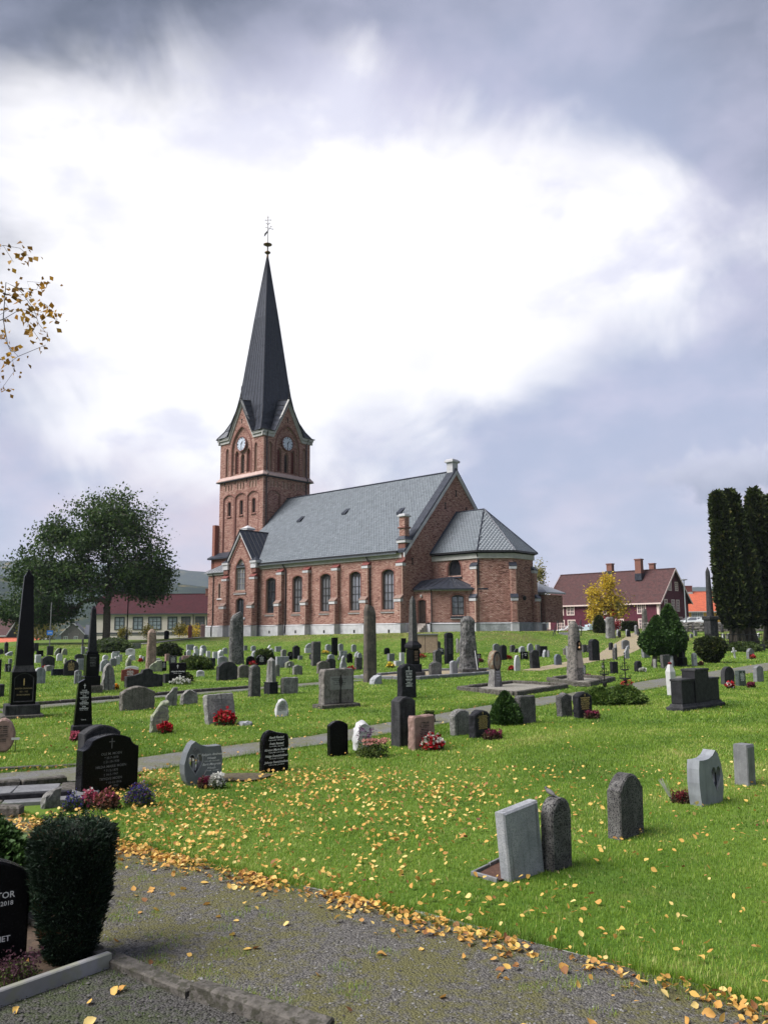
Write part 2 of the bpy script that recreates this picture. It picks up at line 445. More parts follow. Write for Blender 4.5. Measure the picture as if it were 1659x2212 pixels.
def strip(name,L,R,mat,lift):
    k = len(L); V = []
    m = 5
    for a,b in zip(L,R):
        for j in range(m):
            t = j / (m - 1); x = a[0] + (b[0] - a[0]) * t; y = a[1] + (b[1] - a[1]) * t
            V.append((x,y,tz(x,y) + lift))
    i = np.arange(k - 1)[:,None] * m + np.arange(m - 1)[None]
    F = np.stack([i,i + m,i + m + 1,i + 1],-1).reshape(-1,4)
    me = npmesh(name,np.array(V),F)
    if me.polygons[0].normal.z < 0: me.flip_normals()
    o = link(name,me,mat); tag(o,kind='structure')
    return o
def path(name,pts,mat,lift,ragged=.09):
    Q = resample(pts,.5); d = np.gradient(Q[:,:2],axis=0); d /= np.hypot(d[:,0],d[:,1])[:,None]
    nrm = np.stack([-d[:,1],d[:,0]],1)
    e1 = np.array([mnoise.noise((i * .45,0,1)) for i in range(len(Q))]) * ragged; e2 = np.array([mnoise.noise((i * .45,5,1)) for i in range(len(Q))]) * ragged
    return strip(name,Q[:,:2] + nrm * (Q[:,2] + e1)[:,None],Q[:,:2] - nrm * (Q[:,2] + e2)[:,None],mat,lift)
def path1():
    xs = np.linspace(-4.6,3.6,50)
    up = [(x,float(yline(P1_UP,x))) for x in xs]; lo = [(x - .0,float(yline(P1_LO,x))) for x in xs]
    strip('gravel_path',up,lo,GRAVEL,.012)
    # the gravelled grave plot in the near left corner, below the concrete kerb
    strip('grave_gravel',lo,[(x - .9,y - 1.6) for x,y in lo],gravel_mat('dark_plot_gravel',(.028,.026,.024),(.075,.072,.07),(.045,.06,.02),.7),.006)
path1()
path('footpath',P2,GRAVEL2,.012); path('grassy_track',P3,GRAVEL2,.012,.2)
path('sandy_path',P4,SAND,.012); path('paved_walk',P5,LIGHTP,.05,.0)

o = MB().add([(-1.85 + .34 * math.cos(a) * (1 + .2 * math.sin(3 * a)),10.98 + .34 * math.sin(a) * (1 + .2 * math.cos(2 * a)),.016) for a in np.linspace(0,6.1,20)],[tuple(range(20))]).build('bare_soil',M('bare_brown_soil',(.06,.045,.03),(.10,.085,.045),14,.95,.8,50)); tag(o,kind='structure')
# ------------------------------------------------------------------ hills
def hills():
    m,t,bs,out = newmat('distant_forest')
    g = t.new('ShaderNodeNewGeometry'); p = g.outputs['Position']
    n = t.noise(p,.035,4,.7); n2 = t.noise(p,.004,4,.6)
    col = t.mix(t.ss(n,.42,.6),(.010,.019,.014),(.024,.038,.02))
    col = t.mix(t.math('MULTIPLY',t.ss(n2,.48,.6),t.ss(n,.53,.64)),col,(.15,.11,.035))
    t.put(bs.inputs['Base Color'],col); bs.inputs['Roughness'].default_value = 1; bs.inputs['Specular IOR Level'].default_value = 0
    def ridge(name,y0,y1,prof,z0,rough,seed,lab):
        az = np.linspace(-.75,.75,150); rows = 26
        V = []
        for k in range(rows):
            f = k / (rows - 1)
            for a in az:
                D = y0 + (y1 - y0) * f
                top = float(np.interp(a,*zip(*prof)))
                h = z0 + (top - z0) * (f ** .8) if f < .8 else z0 + (top - z0) * (.8 ** .8 + (1 - .8 ** .8) * math.sin((f - .8) / .2 * math.pi / 2))
                x = a * D
                h += (mnoise.noise((x * .0025,D * .0025,seed)) * rough + mnoise.noise((x * .02,D * .02,seed)) * rough * .3) * min(1,f * 3)
                h += (RND.random() * rough * .10) * (f > .05)
                V.append((x,D,h))
        n_ = len(az); i = np.arange(rows - 1)[:,None] * n_ + np.arange(n_ - 1)[None]
        F = np.stack([i,i + 1,i + n_ + 1,i + n_],-1).reshape(-1,4)
        o = link(name,npmesh(name,np.array(V),F),m); tag(o,kind='structure')
    # the valley sides go on round the back of the churchyard
    V = []; an = np.linspace(math.pi / 2 + .72,2.5 * math.pi - .72,120)
    for k,(R,h) in enumerate(((900,-8),(1150,22),(1400,46),(1600,60))):
        for a in an: V.append((math.cos(a) * R,math.sin(a) * R,h * (1 + .35 * mnoise.noise((a * 5,k,3))) + (RND.random() * 5 if k else 0)))
    i = np.arange(3)[:,None] * 120 + np.arange(119)[None]
    o = link('valley_sides',npmesh('valley_sides',np.array(V),np.stack([i,i + 1,i + 121,i + 120],-1).reshape(-1,4)),m); tag(o,kind='structure')
    ridge('hills',900,1500,[(-.75,150),(-.5,128),(-.43,98),(-.33,92),(-.25,84),(-.15,66),(.0,26),(.2,0),(.75,-6)],-6,12,2,'')
    ridge('far_hills',2100,3000,[(-.75,300),(-.48,275),(-.3,238),(-.2,198),(-.1,175),(.1,120),(.3,132),(.39,152),(.5,140),(.75,120)],-6,20,5,'')
hills()
# ------------------------------------------------------------------ church
def brickmat():
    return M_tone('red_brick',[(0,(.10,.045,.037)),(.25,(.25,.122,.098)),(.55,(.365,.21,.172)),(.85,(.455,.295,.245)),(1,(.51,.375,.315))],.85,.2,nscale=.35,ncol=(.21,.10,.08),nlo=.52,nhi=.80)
BRICK = brickmat()
MORTAR = M('brick_mortar',(.36,.25,.20),(.28,.18,.14),6,.95)
REDTRIM = M('dark_red_brick_trim',(.125,.048,.038),(.18,.08,.062),9,.8,.2,60)
LIME = M('white_limewash',(.47,.47,.49),(.37,.37,.385),1.6,.85,.2,20,c3=(.36,.36,.36),s3=9,f3=.35,streak=.12)
CREAM = M('pale_cornice_paint',(.40,.395,.375),(.33,.325,.31),3,.7)
SHEET = M('dark_sheet_metal',(.026,.030,.042),(.040,.045,.060),3,.45,spec=.3,metal=.2)
SHEETL = M('grey_sheet_metal',(.20,.215,.235),(.27,.28,.30),3,.45,spec=.5,metal=.2)
SLATE = M_tone('grey_slates',[(0,(.085,.100,.118)),(.5,(.118,.138,.160)),(1,(.155,.178,.203))],.55,.45)
SLATEB = M('slate_underlay',(.07,.08,.09),(.09,.10,.11),5,.7)
DKFRAME = M('dark_window_frame',(.018,.017,.018),(.03,.028,.028),8,.5)
GLASS = M('church_window_glass',(.20,.21,.23),(.25,.25,.27),.9,.05,spec=1,metal=.5)
PIPE = M('black_downpipe_paint',(.012,.012,.014),(.02,.02,.022),8,.4)
DOORM = M('brown_black_door_paint',(.022,.014,.011),(.035,.022,.017),8,.5)

church = empty('church',(C0[0],C0[1],0),math.atan2(-CA[1],-CA[0]),'brick church with a tall dark spire and grey slate roof on the grassy mound','church')
# local frame: X towards the apse (east), Y into the building, Z up
def inside(P,poly):
    x,y = P[:,0],P[:,1]; c = np.zeros(len(P),bool); n = len(poly)
    for i in range(n):
        x0,y0 = poly[i]; x1,y1 = poly[(i + 1) % n]
        if y0 == y1: continue
        k = ((y0 > y) != (y1 > y)) & (x < (x1 - x0) * (y - y0) / (y1 - y0) + x0)
        c ^= k
    return c
def rect(a,b,z0,z1): return [(a,z0),(b,z0),(b,z1),(a,z1)]
def seg_arch(a,b,z0,zs,rise,n=8):
    """opening with a segmental arch: springing zs, crown zs+rise"""
    p = [(a,z0),(b,z0)]
    w = (b - a) / 2; R = (w * w + rise * rise) / (2 * rise); cz = zs + rise - R; an = math.asin(min(1,w / R))
    for i in range(n + 1):
        t = an - 2 * an * i / n; p.append(((a + b) / 2 + R * math.sin(t),cz + R * math.cos(t)))
    return p
def lancet(a,b,z0,zs,k=1.0,n=6):
    """pointed arch, radius k*width"""
    w = b - a; R = k * w; p = [(a,z0),(b,z0)]
    top = math.sqrt(R * R - (R - w / 2) ** 2); a0 = math.asin(top / R)
    for i in range(n + 1):
        t = a0 * i / n; p.append((b - R + R * math.cos(t),zs + R * math.sin(t)))
    for i in range(n - 1,-1,-1):
        t = a0 * i / n; p.append((a + R - R * math.cos(t),zs + R * math.sin(t)))
    return p
def ring_strip(poly,w,skipbase=True):
    """outer outline of an opening grown by w (for trims)"""
    n = len(poly); out = []
    for i in range(n):
        p0 = Vector(poly[i - 1]); p1 = Vector(poly[i]); p2 = Vector(poly[(i + 1) % n])
        e1 = (p1 - p0); e2 = (p2 - p1)
        if e1.length < 1e-6: e1 = e2
        if e2.length < 1e-6: e2 = e1
        n1 = Vector((e1.y,-e1.x)).normalized(); n2 = Vector((e2.y,-e2.x)).normalized()
        m = n1 + n2
        m = m / max(.35,m.length_squared / 2) if m.length > 1e-6 else n1
        out.append((p1.x + m.x * w,p1.y + m.y * w))
    return out
BR = dict(V=[],F=[],T=[],nv=0)
FRONTBR = []     # the 300 bricks that show largest, kept as single objects
class Face:
    """a vertical wall plane: s runs from p0 to p1 (left to right seen from outside), z up"""
    def __init__(f,p0,p1,off=0.0):
        f.p0 = np.array(p0,float); p1 = np.array(p1,float); f.L = float(np.hypot(*(p1 - f.p0)))
        f.d = (p1 - f.p0) / f.L; f.n = np.array([f.d[1],-f.d[0]]); f.off = off
    def P(f,s,z,o=0.0):
        q = f.p0 + f.d * s + f.n * (o + f.off); return (q[0],q[1],z)
    def plate(f,mb,outer,holes=(),o=0.0,depth=None):
        """flat face with holes at outward offset o; reveals go in by each hole's depth"""
        polys = [[Vector((*q,0)) for q in outer]] + [[Vector((*q,0)) for q in h] for h,d in holes]
        flat = [q for pl in polys for q in pl]
        tris = tessellate_polygon(polys)
        fs = []
        for t in tris:
            a,b,c = (flat[i] for i in t)
            fs.append(t if (b - a).cross(c - a).z > 0 else (t[0],t[2],t[1]))
        mb.add([f.P(q.x,q.y,o) for q in flat],fs)
        for h,d in holes:
            n = len(h); vs = [f.P(s,z,o) for s,z in h] + [f.P(s,z,o - d) for s,z in h]
            mb.add(vs,[(i,n + i,n + (i + 1) % n,(i + 1) % n) for i in range(n)])
        if depth:
            n = len(outer); vs = [f.P(s,z,o) for s,z in outer] + [f.P(s,z,o - depth) for s,z in outer]
            mb.add(vs,[(i,(i + 1) % n,n + (i + 1) % n,n + i) for i in range(n)])
    def fill(f,mb,poly,o):
        f.plate(mb,poly,(),o)
    def block(f,mb,a,b,z0,z1,o0,o1):
        vs = [f.P(s,z,o) for o in (o0,o1) for s,z in ((a,z0),(b,z0),(b,z1),(a,z1))]
        mb.add(vs,[(4,5,6,7),(3,2,1,0),(0,1,5,4),(1,2,6,5),(2,3,7,6),(3,0,4,7)])
    def trim(f,mb,poly,w,o0,o1,closed=False):
        """raised band round an opening (not under its base)"""
        out = ring_strip(poly,w); n = len(poly)
        idx = list(range(1,n)) + [0]
        for i,j in zip(idx[:-1],idx[1:]):
            a,b,c,d = poly[i],poly[j],out[j],out[i]
            vs = [f.P(*q,o) for o in (o0,o1) for q in (a,b,c,d)]
            mb.add(vs,[(4,7,6,5),(0,1,5,4),(2,3,7,6),(1,2,6,5),(3,0,4,7)])
    def bricks(f,outer,holes,o=0.0,keep=None,tone=0.0):
        BL,BH,J = .25,.065,.012
        z0 = min(q[1] for q in outer); z1 = max(q[1] for q in outer); s0 = min(q[0] for q in outer); s1 = max(q[0] for q in outer)
        rows = np.arange(z0 + .006,z1 - BH,BH + J)
        cs,cz,cl = [],[],[]
        for i,z in enumerate(rows):
            st = np.arange(s0 + .004 + (0 if i % 2 else -(BL + J) / 2),s1,BL + J)
            cs.append(st); cz.append(np.full(len(st),z)); cl.append(np.full(len(st),BL))
        cs = np.concatenate(cs); cz = np.concatenate(cz); cl = np.concatenate(cl)
        def ok(s,l,z):
            r = np.ones(len(s),bool)
            for fs in (0,.5,1):
                for fz in (0,1):
                    P = np.stack([s + l * fs,z + BH * fz],1)
                    r &= inside(P,outer)
                    for h in holes: r &= ~inside(P,h)
            return r
        k = ok(cs,cl,cz)
        hl = np.full(len(cs),(BL - J) / 2)
        ka = ~k & ok(cs,hl,cz); kb = ~k & ok(cs + BL / 2 + J / 2,hl,cz)
        s = np.r_[cs[k],cs[ka],cs[kb] + BL / 2 + J / 2]; l = np.r_[cl[k],hl[ka],hl[kb]]; z = np.r_[cz[k],cz[ka],cz[kb]]
        n = len(s)
        if n == 0: return
        pr = o + .006 + NR.random(n) * .005
        base = f.p0[None] + f.d[None] * s[:,None]; e = f.d[None] * l[:,None]
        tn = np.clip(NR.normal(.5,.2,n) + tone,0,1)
        if keep is not None:
            for q in range(n):
                if len(FRONTBR) < 300 and keep(s[q],z[q]) and l[q] > .2:
                    FRONTBR.append((f,s[q],z[q],o)); tn[q] = -1
            m = tn >= 0; base,e,z,pr,tn = base[m],e[m],z[m],pr[m],tn[m]; n = len(z)
        nn = f.n[None]
        def v(a,dz,oo):
            q = base + e * a + nn * (np.asarray(oo).reshape(-1,1) + f.off)
            return np.concatenate([q,(z + dz)[:,None]],1)
        oi = np.full(n,o - .01)
        V = np.stack([v(0,0,oi),v(1,0,oi),v(1,BH,oi),v(0,BH,oi),v(0,0,pr),v(1,0,pr),v(1,BH,pr),v(0,BH,pr)],1).reshape(-1,3)
        F = np.array([(4,5,6,7),(0,1,5,4),(1,2,6,5),(2,3,7,6),(3,0,4,7)])
        F = (F[None] + (np.arange(n) * 8)[:,None,None]).reshape(-1,4)
        return V,F,np.repeat(tn,5)
class Wall:
    """one wall part: mortar backing + joined brick facing as a child"""
    def __init__(w,name): w.name = name; w.mb = MB(); w.br = []
    def face(w,f,outer,holes=(),o=0.0,brick=True,keep=None,tone=0.0):
        f.plate(w.mb,outer,holes,o)
        if brick:
            r = f.bricks(outer,[h for h,d in holes],o,keep,tone)
            if r: w.br.append(r)
    def box(w,f,a,b,z0,z1,o,tone=0.0,zi=None):
        """brick pier on face f between s=a..b, projecting o"""
        top = zi if zi is not None else z1
        w.face(f,rect(a,b,z0,z1),(),o,True,None,tone)
        for sa,sb,rev in ((a,a,0),(b,b,1)):
            q0 = np.array(f.P(sa,0,o if rev else -.02)[:2]); q1 = np.array(f.P(sa,0,-.02 if rev else o)[:2])
            g = Face(q0,q1)
            w.face(g,rect(0,g.L,z0,z1),(),0,True,None,tone - .06)  # side faces of the pier: shade put into a darker brick tone
        w.mb.add([f.P(a,z1,-.02),f.P(b,z1,-.02),f.P(b,z1,o),f.P(a,z1,o)],[(0,3,2,1)])
    def done(w,parent=church):
        o = w.mb.build(w.name,MORTAR,parent)
        if w.br:
            V,F,T = [],[],[]; nv = 0
            for v,f,t in w.br: V.append(v); F.append(f + nv); T.append(t); nv += len(v)
            b = link('brick_facing',npmesh('brick_facing',np.concatenate(V),np.concatenate(F),np.concatenate(T)),BRICK,o); tag(b,kind='stuff')
        return o
def slab_cap(f,mb,a,b,z,o,d,h,back=0.0,slope=.25,ov=.06):
    """sloped capping stone on a buttress step"""
    vs = [f.P(a - ov,z,o + ov),f.P(b + ov,z,o + ov),f.P(b + ov,z,back),f.P(a - ov,z,back),
          f.P(a - ov,z + h,o + ov),f.P(b + ov,z + h,o + ov),f.P(b + ov,z + h + slope,back),f.P(a - ov,z + h + slope,back)]
    mb.add(vs,[(0,1,5,4),(1,2,6,5),(3,0,4,7),(4,5,6,7),(0,3,2,1),(2,3,7,6)])
TILECAP = M('red_clay_cap_tiles',(.17,.042,.034),(.13,.035,.03),8,.7)
BROWNCAP = M('brown_stone_cap',(.16,.10,.085),(.22,.15,.12),8,.8)
def buttress(f,a,b,z0,lo,hi,o1=.75,o2=.42,captile=True,metal=False):
    w = Wall('buttress')
    w.box(f,a,b,z0,lo,o1); w.box(f,a,b,lo,hi,o2)
    o = w.done()
    m = MB(); slab_cap(f,m,a,b,lo,o1,0,.26,o2 - .005,0.0,.05); m.build('cap_stone',LIME,o)
    m = MB(); slab_cap(f,m,a,b,hi,o2,0,.26,-.02,0.0,.05); m.build('cap_stone',LIME,o)
    m = MB(); slab_cap(f,m,a,b,lo + .262,o1,0,.05,o2 - .01,.34,.08); m.build('cap_tile',BROWNCAP if not metal else SHEET,o)
    m = MB(); slab_cap(f,m,a,b,hi + .262,o2,0,.05,-.02,.34,.08); m.build('cap_tile',TILECAP if not metal else SHEET,o)
    # limewashed foot
    m = MB(); f.block(m,a - .05,b + .05,.6,z0 - .12,-.02,o1 + .10); slab_cap(f,m,a - .05,b + .05,z0 - .118,o1 + .10,0,.02,-.02,.10,.03); m.build('buttress_plinth',LIME,o)
    return o
def nave_window(f,a,b,z0,z1,dark=False,shared=[None]):
    """three lancet lights over a 3 x 4 grid, set back in the wall"""
    hole = seg_arch(a,b,z0,z1 - .28,.28)
    fr = MB(); wd = b - a; o = -.24
    # tracery plate with three pointed holes, then bars
    cols = [(a + .06 + i * (wd - .12) / 3 + .035,a + .06 + (i + 1) * (wd - .12) / 3 - .035) for i in range(3)]
    zs = z1 - .78
    f.plate(fr,hole,[(lancet(c0,c1,z0 + .10,zs,1.25,4),.07) for c0,c1 in cols],o)
    for k in range(1,4): f.block(fr,a + .05,b - .05,z0 + .1 + k * (zs - z0) / 4 - .02 + .0,z0 + .1 + k * (zs - z0) / 4 + .035,o - .07,o + .012)
    w = fr.build('window',DKFRAME,church)
    gl = MB(); f.fill(gl,hole,o - .045)
    gl.build('pane',G['glassdark'] if dark else GLASS,w)
    s = MB(); slab_cap(f,s,a - .12,b + .12,z0 - .22,.10,0,.10,-.22,.10,.02); s.build('sill',BROWNCAP,w)
    s = MB(); f.block(s,a - .14,b + .14,z0 - .30,z0 - .222,-.02,.09); s.build('sill_edge',LIME,w)
    t = MB(); f.trim(t,hole,.12,-.02,.025); t.build('brick_surround',REDTRIM,w)
    return hole

ZB = 2.62      # top of the limewashed plinth
EAVE = 8.62
front = Face((-25.4,0),(0,0)); U = lambda u: 25.4 - u      # s from distance u to the east corner
def church_body():
    # ---------------- nave, long wall
    wins = [(1.42,2.92),(5.66,7.14),(9.78,11.24),(13.94,15.40),(18.08,19.62)]
    holes = [seg_arch(U(b),U(a),3.86,7.36,.28) for a,b in wins]
    w = Wall('nave_wall')
    w.face(front,rect(0,25.4,ZB,EAVE),[(h,.3) for h in holes])
    back = Face((0,16),(-25.4,16)); back.plate(w.mb,rect(0,25.4,.5,EAVE + .3))
    w.done()
    for i,(a,b) in enumerate(wins): nave_window(front,U(b),U(a),3.86,7.64,dark=(i == 4))
    for uc in (17.1,13.02,8.84,4.74): buttress(front,U(uc) - .36,U(uc) + .36,ZB,4.55,7.85)
    buttress(front,U(.02) - .74,U(.02),ZB,4.55,7.85)
    # ---------------- east gable wall
    g = Face((0,0),(0,16))
    w = Wall('gable_wall')
    w.face(g,[(0,ZB),(16,ZB),(16,9.2),(8,17.75),(0,9.2)],(),tone=-.10)  # gable turned from the light: its shade is painted into the brick tone
    w.done()
    for s,z in ((6.2,14.1),(8.0,15.55),(9.7,14.0),(1.0,8.3)):
        m = MB(); g.block(m,s - .05,s + .05,z - .28,z + .28,-.01,.05)
        for q in (-.3,.26): g.block(m,s - .16,s + .16,z + q,z + q + .07,-.01,.05)
        m.build('wall_anchor',G['iron'],church)
    # gable coping: dark metal strip on the roof, white board below
    def coping(sign):
        y0,z0,y1,z1 = (-.3 if sign < 0 else 16.3),9.05,8.0,17.95
        m = MB()
        vs = []
        for x in (-.75,.14):
            vs += [(x,y0,z0),(x,y1,z1),(x,y1,z1 + .22),(x,y0,z0 + .22)]
        m.add(vs,[(0,1,2,3),(7,6,5,4),(3,2,6,7),(0,4,5,1),(0,3,7,4),(1,5,6,2)])
        c = m.build('gable_coping',SHEET,church)
        m = MB()
        for k in range(1,13):
            t = k / 13; y = y0 + (y1 - y0) * t; z = z0 + (z1 - z0) * t + .222
            e = .02 * (1 if y1 > y0 else -1)
            m.add([(-.76,y - e,z - .0),(.15,y - e,z),(.15,y + e,z + .02),(-.76,y + e,z + .02)],[(0,1,2,3)])
        m.build('coping_seams',PIPE,c)
        m = MB(); vs = []
        for x in (.02,.17):
            vs += [(x,y0,z0 - .42),(x,y1,z1 - .42),(x,y1,z1 - .01),(x,y0,z0 - .01)]
        m.add(vs,[(0,1,2,3),(7,6,5,4),(3,2,6,7),(0,4,5,1),(0,3,7,4),(1,5,6,2)])
        m.build('bargeboard',LIME,church)
    coping(-1); coping(1)
    m = MB(); m.bevbox(-.75,-.02,7.55,8.45,17.7,18.75); m.bevbox(-.92,.14,7.38,8.62,18.75,18.98); m.bevbox(-.8,.02,7.5,8.5,18.98,19.1)
    m.build('gable_pinnacle',LIME,church)
    # corner turret on the nave's near corner
    m = MB(); m.box(-.78,.06,-.1,.75,8.4,10.1); t = m.build('corner_turret',REDTRIM,church)
    m = MB(); m.loft([[(-.95,-.28),(.22,-.28),(.22,.95),(-.95,.95)],[(-.6,.05),(-.1,.05),(-.1,.6),(-.6,.6)]],[10.28,10.75]); m.build('turret_roof',SHEET,t)
    m = MB(); m.bevbox(-.9,.17,-.22,.88,9.98,10.28); m.build('turret_band',LIME,t)
    f = Face((-.68,-.02),(-.02,-.02)); w = Wall('chimney'); w.face(f,rect(0,.66,10.5,12.45)); f2 = Face((-.02,-.02),(-.02,.64)); w.face(f2,rect(0,.66,10.5,12.45),tone=-.1)  # chimney's east side shaded through its brick tone
    w.mb.box(-.67,-.03,-.01,.63,10.5,12.45); c = w.done(); c.parent = church
    m = MB(); m.bevbox(-.8,.1,-.14,.76,11.35,11.5); m.build('chimney_band',REDTRIM,c)
    m = MB(); m.bevbox(-.82,.12,-.16,.78,12.45,12.6); m.bevbox(-.72,.02,-.06,.68,12.6,12.72); m.build('chimney_cap',LIME,c)
    # ---------------- plinth
    m = MB()
    def pl(f,a,b,o=.10,zt=ZB - .12): 
        f.block(m,a,b,.4,zt,-.05,o); slab_cap(f,m,a,b,zt + .002,o,0,.02,-.05,.10,.03)
    pl(front,0,25.4); pl(g,-.1,16)
    p = m.build('plinth',LIME,church)
    for u in (2.0,6.45,10.6,14.8,18.9):
        m = MB(); front.block(m,U(u) - .11,U(u) + .11,1.72,2.02,.05,.104); m.build('plinth_vent',G['iron'],p)
    # cornice and gutter
    m = MB(); front.block(m,0,25.05,EAVE + .0,EAVE + .42,-.02,.14); front.block(m,0,25.05,EAVE + .422,EAVE + .5,-.02,.24); m.build('cornice',CREAM,church)
    m = MB(); front.block(m,-.1,24.72,9.12,9.27,.32,.50); m.build('gutter',PIPE,church)
    for u in (16.5,4.5):
        m = MB(); s = U(u)
        m.tube([front.P(s - .12,9.12,.42),front.P(s - .1,8.75,.3),front.P(s + .1,8.35,.12),front.P(s + .12,7.9,.10),front.P(s + .12,2.7,.10),front.P(s + .12,1.7,.24)],.065,6)
        m.build('downpipe',PIPE,church)
    # ---------------- nave roof
    m = MB()
    R0,R1 = (-.48,9.05),(8.0,17.85)
    m.add([(-25.4,R0[0],R0[1]),(-.74,R0[0],R0[1]),(-.74,R1[0],R1[1]),(-25.4,R1[0],R1[1]),(-25.4,16.48,R0[1]),(-.74,16.48,R0[1]),
           (-25.4,R0[0],R0[1] - .1),(-.74,R0[0],R0[1] - .1)],
          [(0,1,2,3),(5,4,3,2),(6,7,1,0)])
    m.add([(-25.4,-.4,9.0),(-25.4,16.4,9.0),(-25.4,8,17.8)],[(0,1,2)])
    roof = m.build('nave_roof',SLATEB,church)
    slates(roof,(-25.4,R0[0],R0[1]),(-.76,R0[0],R0[1]),(-.76,R1[0],R1[1]),(-25.4,R1[0],R1[1]),[])
    m = MB(); m.box(-25.4,-.74,7.9,8.1,17.83,17.95); m.build('ridge_cap',SHEET,roof)
    for u,t in ((19.3,.60),(12.4,.62),(3.9,.52)):
        y = R0[0] + (R1[0] - R0[0]) * t; z = R0[1] + (R1[1] - R0[1]) * t
        m = MB(); m.add([(-u - .3,y - .3,z - .22),(-u + .3,y - .3,z - .22),(-u + .3,y + .45,z + .52),(-u - .3,y + .45,z + .52),(-u - .3,y - .3,z - .02),(-u + .3,y - .3,z - .02)],
                        [(0,1,5,4),(4,5,2,3),(1,2,5),(0,4,3)])
        m.build('roof_vent',SHEET,roof)
SLATE_MESH = [None]
def slates(parent,p0,p1,p2,p3,singles,single_max=0,W=.34,E=.27):
    """slates laid course by course over the roof plane p0 p1 (eave) p2 p3 (ridge)"""
    p0,p1,p2,p3 = (np.array(q,float) for q in (p0,p1,p2,p3))
    nrm = np.cross(p1 - p0,p3 - p0) if np.linalg.norm(p3 - p0) > .1 else np.cross(p1 - p0,p2 - p0); nrm /= np.linalg.norm(nrm)
    ex = (p1 - p0) / np.linalg.norm(p1 - p0); ey = np.cross(nrm,ex)
    poly = [((q - p0) @ ex,(q - p0) @ ey) for q in (p0,p1,p2,p3)]
    H = max(q[1] for q in poly); a0 = min(q[0] for q in poly); a1 = max(q[0] for q in poly)
    S_,Y_ = [],[]
    for i,y in enumerate(np.arange(-.02,H - .05,E)):
        x = np.arange(a0 - W * (.5 if i % 2 else 0),a1,W); S_.append(x); Y_.append(np.full(len(x),y))
    S_ = np.concatenate(S_); Y_ = np.concatenate(Y_)
    big = [(q[0],q[1]) for q in poly]
    c = np.array(big).mean(0)
    k = inside(np.stack([S_ + W / 2,Y_ + E * .6],1),big)
    S_,Y_ = S_[k],Y_[k]; n = len(S_)
    # hexagonal-tailed slate, tail lifted off the plane
    L = E * 1.35; g = .008
    sh = np.array([(g,.07,.014),(W * .28,0,.017),(W * .72,0,.017),(W - g,.07,.014),(W - g,L,.004),(g,L,.004)])
    low = sh.copy(); low[:,2] -= .014
    ref = np.concatenate([sh,low])
    lift = NR.random(n) * .003
    tn = np.clip(NR.normal(.5,.17,n),0,1)
    Vl = ref[None] + np.stack([S_,Y_,lift],1)[:,None]
    F = np.array([(0,1,2,3),(0,3,4,5),(7,6,0,1)[::-1],(8,7,1,2)[::-1],(9,8,2,3)[::-1],(6,11,5,0)[::-1]])
    V = p0 + Vl[...,0:1] * ex + Vl[...,1:2] * ey + Vl[...,2:3] * nrm
    if single_max:
        order = np.argsort(np.abs(S_ - (a0 + a1) / 2) + Y_ * .3)[:single_max]
        if SLATE_MESH[0] is None:
            me = [npmesh('slate',ref,F,np.full(6,t)) for t in (.38,.46,.55,.64)]
            for q in me: q.materials.append(SLATE)
            SLATE_MESH[0] = me
        rot = Matrix((ex,ey,nrm)).transposed().to_4x4()
        for i in order:
            o = link('slate',SLATE_MESH[0][int(RND.random() * 4)],None,parent)
            o.matrix_local = Matrix.Translation(p0 + S_[i] * ex + Y_[i] * ey + lift[i] * nrm) @ rot
        keep = np.ones(n,bool); keep[order] = False; V = V[keep]; tn = tn[keep]; n = len(tn)
    Fa = (F[None] + (np.arange(n) * 12)[:,None,None]).reshape(-1,4)
    o = link('slates',npmesh('slates',V.reshape(-1,3),Fa,np.repeat(tn,6)),SLATE,parent); tag(o,kind='stuff')
church_body()

